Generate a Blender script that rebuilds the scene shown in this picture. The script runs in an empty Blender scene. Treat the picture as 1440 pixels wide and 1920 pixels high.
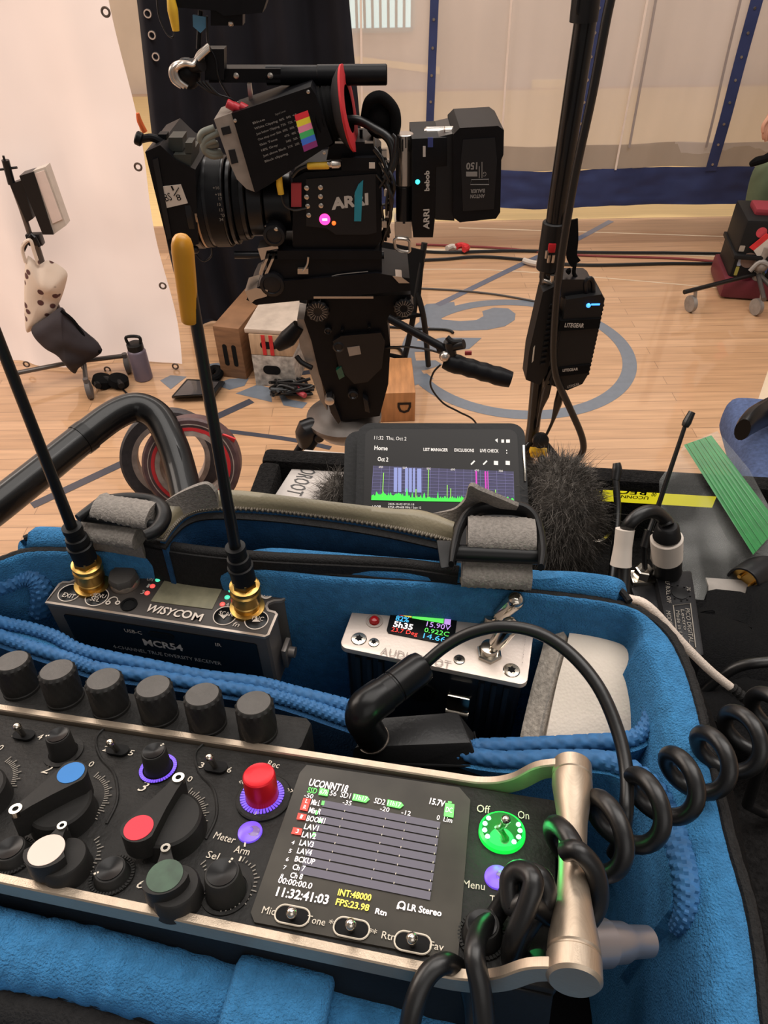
import bpy, bmesh, math, random
from mathutils import Vector, Matrix, Quaternion, noise
V3 = Vector
F = 1331.0; CX, CY = 720.0, 960.0
CAM = V3((0, 0, 1.5))
_d = V3((25, 1452, 1331)).normalized()
_Z = -_d; _zf = V3((0, 0, 1)); _Y = (_zf - _Z * _zf.dot(_Z)).normalized(); _X = _Y.cross(_Z)
RW = Matrix((_X, _Y, _Z))
UP = V3((0, 0, 1))
def ray(px, py): return RW @ V3(((px - CX) / F, (py - CY) / F, 1.0))
def at(px, py, d): return CAM + ray(px, py) * d
def onp(px, py, P, N):
    r = ray(px, py); return CAM + r * ((P - CAM).dot(N) / r.dot(N))
def onz(px, py, z): return onp(px, py, V3((0, 0, z)), UP)
def proj(P):
    c = RW.transposed() @ (P - CAM); return (CX + F * c.x / c.z, CY + F * c.y / c.z, c.z)
class Frame:
    def __init__(s, O, U, N):
        N = N.normalized(); U = (U - N * U.dot(N)).normalized(); W = N.cross(U)
        s.O, s.U, s.V, s.N = O, U, W, N
        s.M = Matrix(((U.x, W.x, N.x, O.x), (U.y, W.y, N.y, O.y), (U.z, W.z, N.z, O.z), (0, 0, 0, 1)))
        s.I = s.M.inverted()
    def px(s, x, y, h=0.0): return s.I @ onp(x, y, s.O + s.N * h, s.N)
    def w(s, u, v, h=0.0): return s.M @ V3((u, v, h))
    def at(s, u, v, h=0.0, rz=0.0): return s.M @ Matrix.Translation((u, v, h)) @ Matrix.Rotation(rz, 4, 'Z')
# ---------------------------------------------------------------- materials
def lin(c):
    return tuple((x / 255 / 12.92 if x / 255 <= .04045 else ((x / 255 + .055) / 1.055) ** 2.4) for x in c)
MATS = {}
def mat(name, col, rough=.5, metal=0.0, bump=None, var=0.0, vscale=40.0, emit=0.0, ecol=None, sheen=0.0, coat=0.0, spec=None, trans=0.0, alpha=1.0, sss=0.0, stretch=None, ior=1.45):
    """procedural Principled material: noise-varied colour, optional noise bump (scale, strength)"""
    if name in MATS: return MATS[name]
    m = bpy.data.materials.new(name); m.use_nodes = True
    nt = m.node_tree; b = nt.nodes['Principled BSDF']; L = nt.links
    c = lin(col) + (1,)
    if spec is None: spec = .24 if max(col) < 40 and rough > .25 else .5
    b.inputs['Base Color'].default_value = c
    b.inputs['Roughness'].default_value = rough; b.inputs['Metallic'].default_value = metal
    b.inputs['Specular IOR Level'].default_value = spec; b.inputs['IOR'].default_value = ior
    b.inputs['Sheen Weight'].default_value = sheen; b.inputs['Coat Weight'].default_value = coat
    b.inputs['Sheen Roughness'].default_value = .6
    if sheen: b.inputs['Sheen Tint'].default_value = tuple(min(1, x * 1.5 + .05) for x in c[:3]) + (1,)
    b.inputs['Transmission Weight'].default_value = trans; b.inputs['Alpha'].default_value = alpha
    if emit:
        b.inputs['Emission Color'].default_value = (lin(ecol) if ecol else c[:3]) + (1,)
        b.inputs['Emission Strength'].default_value = emit
    tc = nt.nodes.new('ShaderNodeTexCoord'); src = tc.outputs['Object']
    if stretch:
        mp = nt.nodes.new('ShaderNodeMapping'); mp.inputs['Scale'].default_value = stretch
        L.new(src, mp.inputs['Vector']); src = mp.outputs['Vector']
    nz = nt.nodes.new('ShaderNodeTexNoise'); nz.inputs['Scale'].default_value = vscale; nz.inputs['Detail'].default_value = 4
    L.new(src, nz.inputs['Vector'])
    mr = nt.nodes.new('ShaderNodeMapRange'); v = max(var, .03)
    mr.inputs['From Min'].default_value = .3; mr.inputs['From Max'].default_value = .7
    mr.inputs['To Min'].default_value = 1 - v; mr.inputs['To Max'].default_value = 1 + v
    L.new(nz.outputs['Fac'], mr.inputs['Value'])
    hs = nt.nodes.new('ShaderNodeHueSaturation'); hs.inputs['Color'].default_value = c
    L.new(mr.outputs['Result'], hs.inputs['Value']); L.new(hs.outputs['Color'], b.inputs['Base Color'])
    if bump:
        n2 = nt.nodes.new('ShaderNodeTexNoise'); n2.inputs['Scale'].default_value = bump[0]; n2.inputs['Detail'].default_value = 3
        L.new(src, n2.inputs['Vector'])
        bp = nt.nodes.new('ShaderNodeBump'); bp.inputs['Strength'].default_value = bump[1]; bp.inputs['Distance'].default_value = bump[2] if len(bump) > 2 else .001
        L.new(n2.outputs['Fac'], bp.inputs['Height']); L.new(bp.outputs['Normal'], b.inputs['Normal'])
    MATS[name] = m
    return m
# ---------------------------------------------------------------- mesh builder
def catmull(pts, k=6, closed=False):
    n = len(pts); out = []
    if n < 3: return list(pts)
    rng = range(n if closed else n - 1)
    for i in rng:
        if closed: a, b, c, e = pts[i - 1], pts[i], pts[(i + 1) % n], pts[(i + 2) % n]
        else: a, b, c, e = pts[max(i - 1, 0)], pts[i], pts[i + 1], pts[min(i + 2, n - 1)]
        for j in range(k):
            t = j / k
            out.append(.5 * ((2 * b) + (c - a) * t + (2 * a - 5 * b + 4 * c - e) * t * t + (3 * b - a - 3 * c + e) * t ** 3))
    if not closed: out.append(pts[-1])
    return out
ID = Matrix.Identity(4)
class MB:
    def __init__(s, M=None): s.v = []; s.f = []; s.M = M or ID; s.mi = 0
    def _add(s, vs, fs, M=None):
        M = s.M @ M if M is not None else s.M
        o = len(s.v); s.v += [M @ V3(p) for p in vs]; s.f += [([o + i for i in f], s.mi) for f in fs]; return s
    def bm(s, b, M=None):
        b.verts.index_update(); b.faces.index_update()
        s._add([v.co.copy() for v in b.verts], [[v.index for v in f.verts] for f in b.faces], M); b.free(); return s
    def box(s, c, size, bev=0.0, M=None, seg=2):
        b = bmesh.new(); bmesh.ops.create_cube(b, size=1)
        for v in b.verts: v.co = V3((v.co.x * size[0], v.co.y * size[1], v.co.z * size[2])) + V3(c)
        if bev: bmesh.ops.bevel(b, geom=b.edges[:], offset=min(bev, .49 * min(size)), segments=seg, profile=.6, affect='EDGES')
        return s.bm(b, M)
    def hexa(s, p, bev=0.0):
        """eight corners: bottom 4 then top 4 (world / builder space)"""
        b = bmesh.new(); vs = [b.verts.new(q) for q in p]
        for f in ((3, 2, 1, 0), (4, 5, 6, 7), (0, 1, 5, 4), (1, 2, 6, 5), (2, 3, 7, 6), (3, 0, 4, 7)): b.faces.new([vs[i] for i in f])
        bmesh.ops.recalc_face_normals(b, faces=b.faces[:])
        if bev: bmesh.ops.bevel(b, geom=b.edges[:], offset=bev, segments=2, profile=.6, affect='EDGES')
        return s.bm(b)
    def lathe(s, p, axis, prof, n=28, caps=True, M=None, ripple=None):
        """prof = [(radius, height)...]; ripple(k, j, r) -> radius"""
        ax = V3(axis).normalized(); x = ax.orthogonal().normalized(); y = ax.cross(x); p = V3(p)
        vs = []; fs = []
        for k, (r, h) in enumerate(prof):
            for j in range(n):
                a = 2 * math.pi * j / n; rr = ripple(k, j, r) if ripple else r
                vs.append(p + ax * h + (x * math.cos(a) + y * math.sin(a)) * rr)
        for k in range(len(prof) - 1):
            for j in range(n):
                q = (j + 1) % n
                fs.append([k * n + j, k * n + q, (k + 1) * n + q, (k + 1) * n + j])
        if caps:
            fs.append(list(range(n))[::-1]); fs.append([(len(prof) - 1) * n + j for j in range(n)])
        return s._add(vs, fs, M)
    def cyl(s, p0, p1, r0, r1=None, n=24, bev=0.0, M=None):
        p0, p1 = V3(p0), V3(p1); r1 = r0 if r1 is None else r1; L = (p1 - p0).length
        pr = [(r0, 0), (r1, L)]
        if bev: pr = [(r0 - bev, 0), (r0, bev), (r1, L - bev), (r1 - bev, L)]
        return s.lathe(p0, p1 - p0, pr, n, M=M)
    def ring(s, p, axis, R, r, n=40, m=10, M=None):
        pr = [(R + r * math.cos(2 * math.pi * k / m), r * math.sin(2 * math.pi * k / m)) for k in range(m + 1)]
        return s.lathe(p, axis, pr, n, caps=False, M=M)
    def washer(s, p, axis, ri, ro, h, n=40, M=None):
        return s.lathe(p, axis, [(ri, 0), (ro, 0), (ro, h), (ri, h), (ri, 0)], n, caps=False, M=M)
    def ball(s, p, r, M=None, seg=16, sc=(1, 1, 1)):
        b = bmesh.new(); bmesh.ops.create_uvsphere(b, u_segments=seg, v_segments=max(6, seg // 2), radius=1)
        for v in b.verts: v.co = V3((v.co.x * r * sc[0], v.co.y * r * sc[1], v.co.z * r * sc[2])) + V3(p)
        return s.bm(b, M)
    def tube(s, pts, r, n=10, k=6, closed=False, caps=True, M=None, flat=1.0, side=None, disp=None):
        """smooth tube; r scalar or list per control point; flat<1 squashes along 'side'-normal; disp(i, j)->factor"""
        pts = [V3(p) for p in pts]; P = catmull(pts, k, closed) if k > 1 else pts
        N = len(P)
        if isinstance(r, (list, tuple)):
            rr = []
            for i in range(N):
                t = i / max(1, N - 1) * (len(r) - 1); a = int(t); b = min(a + 1, len(r) - 1); rr.append(r[a] + (r[b] - r[a]) * (t - a))
        else: rr = [r] * N
        vs = []; fs = []; prev = None
        for i in range(N):
            if closed: T = P[(i + 1) % N] - P[i - 1]
            else: T = P[min(i + 1, N - 1)] - P[max(i - 1, 0)]
            if T.length < 1e-9: T = V3((0, 0, 1))
            T.normalize()
            if side is not None: X = V3(side) - T * T.dot(V3(side)); X.normalize()
            elif prev is None: X = T.orthogonal().normalized()
            else:
                X = prev - T * prev.dot(T); X = X.normalized() if X.length > 1e-6 else T.orthogonal().normalized()
            prev = X; Yv = T.cross(X)
            for j in range(n):
                a = 2 * math.pi * j / n; q = rr[i] * (disp(i, j) if disp else 1)
                vs.append(P[i] + X * math.cos(a) * q + Yv * math.sin(a) * q * flat)
        R = N if closed else N - 1
        for i in range(R):
            for j in range(n):
                q = (j + 1) % n; i2 = (i + 1) % N
                fs.append([i * n + j, i * n + q, i2 * n + q, i2 * n + j])
        if caps and not closed:
            fs.append(list(range(n))[::-1]); fs.append([(N - 1) * n + j for j in range(n)])
        return s._add(vs, fs, M)
    def sweep(s, pts, sec, up, k=6, closed=False, M=None, caps=True):
        """sweep a 2D section (side, normal) along pts; up: vector or list of vectors = normal direction"""
        pts = [V3(p) for p in pts]; P = catmull(pts, k, closed) if k > 1 else pts; N = len(P)
        if isinstance(up, list): U = catmull([V3(u) for u in up], k, closed) if k > 1 else [V3(u) for u in up]
        else: U = [V3(up)] * N
        vs = []; fs = []; m = len(sec)
        for i in range(N):
            T = (P[(i + 1) % N] - P[i - 1]) if closed else (P[min(i + 1, N - 1)] - P[max(i - 1, 0)])
            T.normalize(); Sd = T.cross(U[i]).normalized(); Nn = Sd.cross(T).normalized()
            for a, b in sec: vs.append(P[i] + Sd * a + Nn * b)
        R = N if closed else N - 1
        for i in range(R):
            for j in range(m):
                q = (j + 1) % m; i2 = (i + 1) % N
                fs.append([i * m + j, i * m + q, i2 * m + q, i2 * m + j])
        if caps and not closed:
            fs.append(list(range(m))[::-1]); fs.append([(N - 1) * m + j for j in range(m)])
        return s._add(vs, fs, M)
    def strap(s, pts, w, t, up, k=6, closed=False, M=None):
        a, b = w / 2, t / 2
        return s.sweep(pts, [(-a, -b), (a, -b), (a, b), (-a, b)], up, k, closed, M)
    def prism(s, poly, h0, h1, bev=0.0, M=None, bev_all=False):
        """extruded 2D outline; bev rounds the top edge"""
        b = bmesh.new(); vs = [b.verts.new((p[0], p[1], h0)) for p in poly]
        f = b.faces.new(vs); f.normal_update()
        if (f.normal.z > 0) == (h1 > h0): f.normal_flip()
        r = bmesh.ops.extrude_face_region(b, geom=[f]); nv = [e for e in r['geom'] if isinstance(e, bmesh.types.BMVert)]
        for v in nv: v.co.z = h1
        bmesh.ops.recalc_face_normals(b, faces=b.faces[:])
        if bev:
            sel = [e for e in b.edges if bev_all or (e.verts[0].co.z == h1 and e.verts[1].co.z == h1)]
            bmesh.ops.bevel(b, geom=sel, offset=bev, segments=2, profile=.6, affect='EDGES')
        return s.bm(b, M)
    def grid(s, fn, nu, nv, cu=False, M=None):
        vs = [fn(i / (nu if cu else nu - 1), j / (nv - 1)) for j in range(nv) for i in range(nu)]; fs = []
        for j in range(nv - 1):
            for i in range(nu if cu else nu - 1):
                q = (i + 1) % nu
                fs.append([j * nu + i, j * nu + q, (j + 1) * nu + q, (j + 1) * nu + i])
        return s._add(vs, fs, M)
    def sheet(s, fn, nu, nv, t, M=None):
        """grid with thickness t: fn(u,v) -> point"""
        g = [[V3(fn(i / (nu - 1), j / (nv - 1))) for i in range(nu)] for j in range(nv)]
        vs = []; fs = []
        nr = []
        for j in range(nv):
            for i in range(nu):
                du = g[j][min(i + 1, nu - 1)] - g[j][max(i - 1, 0)]; dv = g[min(j + 1, nv - 1)][i] - g[max(j - 1, 0)][i]
                n_ = du.cross(dv); nr.append(n_.normalized() if n_.length > 1e-12 else UP)
                vs.append(g[j][i])
        K = len(vs); vs += [vs[i] - nr[i] * t for i in range(K)]
        for j in range(nv - 1):
            for i in range(nu - 1):
                a = j * nu + i; q = [a, a + 1, a + nu + 1, a + nu]; fs.append(q); fs.append([x + K for x in q[::-1]])
        edge = [i for i in range(nu)] + [j * nu + nu - 1 for j in range(1, nv)] + [(nv - 1) * nu + i for i in range(nu - 2, -1, -1)] + [j * nu for j in range(nv - 2, 0, -1)]
        for a in range(len(edge)):
            x, y = edge[a], edge[(a + 1) % len(edge)]; fs.append([y, x, x + K, y + K])
        return s._add(vs, fs, M)
    def flat(s, poly, h=0.0, M=None): return s._add([(p[0], p[1], h) for p in poly], [list(range(len(poly)))], M)
    def text(s, st, M, size=.01, bold=0.0, align='CENTER', sx=1.0, shear=0.0, lift=.0002):
        c = bpy.data.curves.new('t', 'FONT'); c.body = st; c.size = size; c.align_x = align; c.align_y = 'CENTER'
        c.offset = bold * size; c.shear = shear; c.resolution_u = 2
        o = bpy.data.objects.new('t', c); me = bpy.data.meshes.new_from_object(o)
        s._add([(v.co.x * sx, v.co.y, lift) for v in me.vertices], [list(p.vertices) for p in me.polygons], M)
        bpy.data.objects.remove(o); bpy.data.curves.remove(c); bpy.data.meshes.remove(me); return s
    def build(s, name, mats, parent=None, smooth=.6, label=None, kind=None, loc=None):
        me = bpy.data.meshes.new(name)
        if not isinstance(mats, (list, tuple)): mats = [mats]
        for m in mats: me.materials.append(m)
        root = parent
        while root is not None and root.parent is not None: root = root.parent
        if root is not None: I = root.matrix_basis.inverted(); vv = [I @ p for p in s.v]; L0 = None
        else:
            if loc is None:
                n = max(1, len(s.v)); zs = min(p.z for p in s.v)
                loc = V3((sum(p.x for p in s.v) / n, sum(p.y for p in s.v) / n, zs))
            L0 = V3(loc); vv = [p - L0 for p in s.v]
        me.from_pydata(vv, [], [f for f, _ in s.f])
        me.polygons.foreach_set('material_index', [mi for _, mi in s.f])
        b = bmesh.new(); b.from_mesh(me); bmesh.ops.recalc_face_normals(b, faces=b.faces[:]); b.to_mesh(me); b.free()
        if smooth:
            me.polygons.foreach_set('use_smooth', [True] * len(me.polygons)); me.set_sharp_from_angle(angle=smooth)
        me.update()
        o = bpy.data.objects.new(name, me); bpy.context.scene.collection.objects.link(o)
        if parent is not None: o.parent = parent
        else: o.location = L0
        if label: o['label'] = label
        if kind: o['kind'] = kind
        return o
def tag(o, label=None, cat=None, group=None, kind=None):
    for k, v in (('label', label), ('category', cat), ('group', group), ('kind', kind)):
        if v: o[k] = v
    return o
def thing(name, label, cat, M=None, group=None, kind=None):
    o = bpy.data.objects.new(name, None); bpy.context.scene.collection.objects.link(o)
    o.empty_display_size = .02
    if M is not None: o.matrix_basis = M if isinstance(M, Matrix) else Matrix.Translation(M)
    return tag(o, label, cat, group, kind)
def copy_tree(o, parent=None):
    c = o.copy(); bpy.context.scene.collection.objects.link(c); c.parent = parent
    for ch in list(o.children): copy_tree(ch, c)
    return c
def lerp(a, b, t): return a + (b - a) * t
def rrect(w, h, r, n=5, cx=0, cy=0):
    out = []
    for sx, sy, a0 in ((1, 1, 0), (-1, 1, 90), (-1, -1, 180), (1, -1, 270)):
        for k in range(n + 1):
            a = math.radians(a0 + 90 * k / n); out.append((cx + sx * (w / 2 - r) + r * math.cos(a), cy + sy * (h / 2 - r) + r * math.sin(a)))
    return out
def circ(r, n=24, cx=0, cy=0): return [(cx + r * math.cos(2 * math.pi * k / n), cy + r * math.sin(2 * math.pi * k / n)) for k in range(n)]
rnd = random.Random(7)
# ================================================================ materials
m_panel = mat('black_textured_metal', (26, 25, 24), .55, bump=(900, .35, .0006), var=.25, vscale=300)
m_alu = mat('brushed_aluminium', (176, 160, 142), .34, metal=.85, bump=(300, .08), var=.08, stretch=(8, 8, 300))
m_knob = mat('matte_black_rubber', (30, 29, 28), .55, bump=(600, .1), var=.15)
m_knobtop = mat('grey_black_knob_top', (66, 63, 60), .5, bump=(900, .15), var=.12, vscale=200)
m_gloss = mat('gloss_black_plastic', (14, 14, 15), .28)
m_blackp = mat('black_plastic', (20, 20, 21), .42, bump=(500, .08))
m_dark = mat('flat_black', (9, 9, 10), .8)
m_print = mat('white_print', (190, 180, 165), .6)
m_printd = mat('grey_print', (120, 114, 106), .6)
m_chrome = mat('polished_nickel', (200, 192, 180), .16, metal=1.0)
m_gold = mat('gold_plated_brass', (190, 152, 84), .3, metal=1.0, var=.1)
m_red = mat('red_anodised_cap', (190, 20, 34), .3, metal=.35)
m_reds = mat('red_sticker', (208, 40, 58), .6, var=.08)
m_blues = mat('blue_sticker', (28, 104, 170), .6, var=.08)
m_whites = mat('white_sticker', (196, 178, 168), .6, var=.06)
m_greens = mat('dark_green_sticker', (44, 66, 50), .35, var=.35, vscale=250, coat=.5)
m_glass = mat('dark_screen_glass', (54, 51, 46), .3, var=.3, vscale=60, spec=.25)
m_lcd = mat('lcd_row_grey', (72, 68, 78), .5, emit=.55, ecol=(82, 78, 88))
m_e_white = mat('lcd_white', (230, 220, 220), .5, emit=.9, ecol=(235, 222, 220))
m_e_green = mat('lcd_green', (90, 220, 90), .5, emit=.9, ecol=(96, 222, 92))
m_e_red = mat('lcd_red', (235, 60, 50), .5, emit=.9, ecol=(240, 62, 50))
m_e_yel = mat('lcd_yellow', (226, 206, 70), .5, emit=.9, ecol=(226, 206, 80))
m_e_cyan = mat('lcd_cyan', (60, 160, 210), .5, emit=.9, ecol=(70, 170, 215))
m_e_pur = mat('lcd_violet', (190, 150, 225), .5, emit=.8, ecol=(190, 150, 225))
m_led_pur = mat('violet_led', (98, 70, 190), .3, emit=.9, ecol=(98, 66, 205))
m_led_green = mat('green_led_ring', (20, 220, 70), .3, emit=1.1, ecol=(20, 220, 64))
m_led_gdark = mat('green_lit_glass', (4, 70, 22), .15, emit=.22, ecol=(8, 130, 36), coat=1.0)
m_led_dot = mat('green_led_dot', (160, 255, 190), .3, emit=4, ecol=(150, 255, 190))
m_cable = mat('black_cable_rubber', (14, 14, 15), .36, bump=(350, .05), spec=.5)

def fit_text(mb, fr, st, a, b, hpx, h=.0003, bold=.0, shear=0.0, rot=0.0, flip=False, fonthi=.7):
    """text whose left/right mid-line ends sit at the pixels a and b"""
    p0, p1 = fr.px(a[0], a[1], h), fr.px(b[0], b[1], h)
    if flip: p0, p1 = p1, p0
    dv = p1 - p0; W = dv.length; ang = math.atan2(dv.y, dv.x)
    mid = ((a[0] + b[0]) / 2, (a[1] + b[1]) / 2)
    q0 = fr.px(mid[0], mid[1] - hpx / 2, h); q1 = fr.px(mid[0], mid[1] + hpx / 2, h)
    nx = V3((-math.sin(ang), math.cos(ang), 0)); H = abs((q0 - q1).dot(nx))
    t = MB(); t.text(st, None, 1.0, bold, 'LEFT', shear=shear)
    xs = [v.x for v in t.v]; ys = [v.y for v in t.v]; x0, x1 = min(xs), max(xs); y0, y1 = min(ys), max(ys)
    sx = W / (x1 - x0); sy = H / .72
    ym = .36 - .36
    M = Matrix.Translation((p0.x, p0.y, h)) @ Matrix.Rotation(ang, 4, 'Z') if not flip else Matrix.Translation((p0.x, p0.y, h)) @ Matrix.Rotation(ang, 4, 'Z')
    mb._add([((v.x - x0) * sx, (v.y - ym) * sy, 0) for v in t.v], [f for f, _ in t.f], M)

# ================================================================ FIELD RECORDER
ru = (RW @ V3((6220, 470, -1331))).normalized(); rv = (RW @ V3((286, -727, 1331))).normalized()
rf = Frame(at(700, 1620, .18), ru, ru.cross(rv))
VT, VB = .0300, -.0228          # rails
rec = thing('field_recorder', 'black field recorder with lit colour screen and silver edge rails in blue bag', 'audio recorder', rf.M @ Matrix.Translation((0, 0, -.1)))
b = MB(rf.M); b.box((-.055, (VT + VB) / 2, -.056), (.2, VT - VB - .002, .108), .001)
b.build('case', m_blackp, rec)
b = MB(rf.M); b.box((-.055, (VT + VB) / 2, -.001), (.2, VT - VB - .003, .002), .0004)
# raised contour lines round each channel strip
def uv(x, y, h=0.0): p = rf.px(x, y, h); return (p.x, p.y)
for ox in (0, 186):
    pts = [(200 + ox - 186 * 0 - 0, 1335 + 27 + ox * .155), (180 + ox, 1385 + ox * .155), (188 + ox, 1420 + ox * .155), (214 + ox, 1452 + ox * .155), (220 + ox, 1500 + ox * .155), (200 + ox, 1545 + ox * .155)]
    b.tube([rf.px(x, y, .0001) for x, y in pts], .00045, 6, 5)
b.build('front_panel', m_panel, rec)
# rails with the raised end
for vv, nm in ((VT, 0), (VB, 1)):
    b = MB(rf.M)
    top = vv + (.0002 if nm == 0 else -.0002)
    path = [(-.155, 0, 0), (-.1, 0, 0), (-.03, 0, 0), (.012, 0, 0), (.025, 0, .0003), (.033, 0, .0035), (.0395, 0, .0095), (.046, 0, .012)]
    b.sweep([V3((x, top, h)) for x, _, h in path], [(-.0013, -.003), (.0013, -.003), (.0013, .0012), (.001, .0016), (-.001, .0016), (-.0013, .0012)], (0, 0, 1), 6)
    b.build('edge_rail', m_alu, rec)
b = MB(rf.M)
hu = .0482; hh = .0105
pr = [(.0045, -.0012), (.0052, -.0006), (.0052, .0034), (.0049, .0037), (.0049, .0041), (.0052, .0044), (.0052, .0066), (.0044, .012), (.0036, .018), (.0033, .0245), (.0034, .031), (.0038, .037), (.0046, .043), (.0054, .0475), (.0056, .0500), (.0053, .0504), (.0053, .0508), (.0057, .0512), (.0057, .0555), (.005, .0562)]
b.lathe((hu, VT + .0012, hh), (0.0, -1, 0.0), pr, 36)
b.build('end_handle', m_alu, rec)
# screen ----------------------------------------------------------
SC = [(575, 1434), (562, 1449), (470, 1711), (477, 1729), (851, 1800), (859, 1795), (882, 1500), (861, 1476)]
b = MB(rf.M); b.prism([uv(x, y, .0008) for x, y in SC], -.0002, .0008, .0003)
scr = b.build('screen', m_glass, rec)
b = MB(rf.M)
gl = [(608, 1500), (826, 1541), (806, 1690), (560, 1640)]
TL, TR, BR, BL = [rf.px(x, y, .001) for x, y in gl]
for k in range(9):
    a0 = (k + .06) / 9; a1 = (k + .9) / 9
    q = [lerp(TL, BL, a0), lerp(TR, BR, a0), lerp(TR, BR, a1), lerp(TL, BL, a1)]
    b.flat([(p.x, p.y) for p in q], .0011)
b.mi = 1
for k in range(1, 9):
    for f in (.2, .55, .72, .985):
        p = lerp(lerp(TL, BL, k / 9 - .01), lerp(TR, BR, k / 9 - .01), f)
        b.box((p.x, p.y, .0011), (.00018, .0005, .0002))
b.build('meter_rows', [m_lcd, m_print], scr)
b = MB(rf.M)
def ft(st, x0, y0, x1, y1, h, **k): fit_text(b, rf, st, (x0, y0), (x1, y1), h, h=k.pop('z', .00125), **k)
ft('UCONNT18', 580, 1467, 652, 1480, 14, bold=.02)
ft('56', 619, 1487, 631, 1489, 10); ft('SD1', 639, 1490, 657, 1493, 11); ft('SD2', 702, 1501, 722, 1505, 11)
ft('15.7V', 806, 1502, 834, 1508, 12, bold=.02)
ft('-50', 571, 1491, 587, 1494, 9); ft('-35', 643, 1504, 659, 1507, 9); ft('-20', 713, 1516, 730, 1519, 9); ft('-12', 753, 1523, 770, 1526, 9)
ft('0  Lim', 819, 1533, 848, 1539, 10)
names = ['Mix L', 'Mix R', 'BOOM1', 'LAV1', 'LAV2', 'LAV3', 'LAV4', 'BCKUP', 'Ch 7', 'Ch 8']
for k, nme in enumerate(names):
    x = 584 - k * 4.4; y = 1504 + k * 15.2
    w = (16, 22, 34, 26, 26, 26, 27, 37, 23, 23)[k]
    ft(nme, x, y, x + w, y + w * .165, 11, bold=.015)
for k in range(3, 8):
    x = 560 - (k - 2) * 5.2; y = 1555 + (k - 2) * 15.6 + 4
    ft(str(k + 1 - 0), x - 8, y + 5, x - 3, y + 6, 8)
ft('00:00:00.0', 522, 1650, 585, 1662, 12, bold=.01)
ft('11:32:41:03', 519, 1672, 616, 1688, 18, bold=.02)
ft('Rtn', 704, 1708, 725, 1713, 11, bold=.02)
ft('LR Stereo', 764, 1701, 828, 1713, 13, bold=.02)
c = rf.px(753, 1697, .00125)
b.lathe(V3((c.x, c.y, .00125)), (0, 0, 1), [(.00065, 0), (.00095, 0), (.00095, .0001)], 18, caps=False)
for s_ in (-1, 1): b.box((c.x + s_ * .00075, c.y - .0007, .0013), (.0005, .0009, .0001))
b.build('screen_lettering', m_e_white, scr)
b = MB(rf.M); ft('INT:48000', 634, 1673, 696, 1684, 13, bold=.02); ft('FPS:23.98', 630, 1691, 692, 1703, 13, bold=.02)
b.build('yellow_lettering', m_e_yel, scr)
b = MB(rf.M); ft('SSD', 577, 1481, 594, 1484, 11)
def lcdq(pts, h=.0012): b.flat([uv(x, y, h) for x, y in pts], h)
lcdq([(600, 1477), (617, 1481), (614, 1493), (597, 1490)]); lcdq([(663, 1488), (689, 1493), (693, 1499), (686, 1505), (660, 1500)]); lcdq([(727, 1499), (752, 1504), (757, 1510), (750, 1516), (725, 1511)])
lcdq([(835, 1505), (852, 1508), (850, 1533), (832, 1530)]); lcdq([(840, 1502), (847, 1503), (847, 1506), (840, 1505)])
lcdq([(604, 1501), (609, 1502), (607, 1510), (602, 1509)]); lcdq([(592, 1519), (596, 1520), (594, 1528), (590, 1527)]); lcdq([(598, 1534), (604, 1535), (602, 1543), (596, 1542)]); lcdq([(587, 1560), (592, 1561), (590, 1569), (585, 1568)])
b.build('green_indicators', m_e_green, scr)
b = MB(rf.M)
lcdq([(569, 1496), (583, 1498), (576, 1521), (562, 1518)]); lcdq([(559, 1524), (575, 1527), (572, 1538), (556, 1536)]); lcdq([(550, 1551), (567, 1554), (564, 1566), (546, 1563)])
b.build('red_indicators', m_e_red, scr)
b = MB(rf.M); ft('L', 573, 1502, 578, 1503, 8, z=.0014); ft('R', 569, 1513, 574, 1514, 8, z=.0014); ft('1', 563, 1531, 567, 1532, 8, z=.0014); ft('3', 555, 1558, 560, 1559, 8, z=.0014)
ft('67h', 600, 1484, 614, 1487, 9, z=.0014); ft('11h17', 663, 1494, 688, 1499, 9, z=.0014); ft('11h17', 727, 1505, 751, 1510, 9, z=.0014); ft('DC', 836, 1518, 848, 1520, 10, z=.0014)
b.build('badge_lettering', m_e_white, scr)
# bezel toggles --------------------------------------------------
def toggle(tx, ty, bx, by, rx=.0042, ry=.0022, outline=True):
    p = rf.px(bx, by, .0012)
    b = MB(rf.M); b.prism(rrect(rx * 2, ry * 2, ry * .95, 6, p.x, p.y), .0006, .0011)
    sl = b.build('switch_slot', m_dark, rec)
    if outline:
        b = MB(rf.M); ol = rrect(rx * 2, ry * 2, ry * .95, 6, p.x, p.y); b.tube([V3((x, y, .0012)) for x, y in ol], .00022, 5, 1, closed=True); b.build('slot_outline', m_print, sl)
    hgt = .0075; q = rf.px(tx, ty, hgt)
    b = MB(rf.M); b.tube([V3((p.x, p.y, 0)), V3((lerp(p.x, q.x, .5), lerp(p.y, q.y, .5), hgt * .5)), V3((q.x, q.y, hgt - .0006))], [.0008, .0009, .0012], 12, 4)
    b.ball(V3((q.x, q.y, hgt - .0006)), .0013, seg=12); b.build('switch_lever', m_chrome, sl)
toggle(546, 1708, 548, 1716); toggle(657, 1730, 659, 1740); toggle(772, 1756, 774, 1767)
toggle(31, 1360, 44, 1376, .0036, .002, False); toggle(206, 1390, 220, 1404, .0036, .002, False); toggle(392, 1418, 404, 1436, .0036, .002, False)
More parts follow.
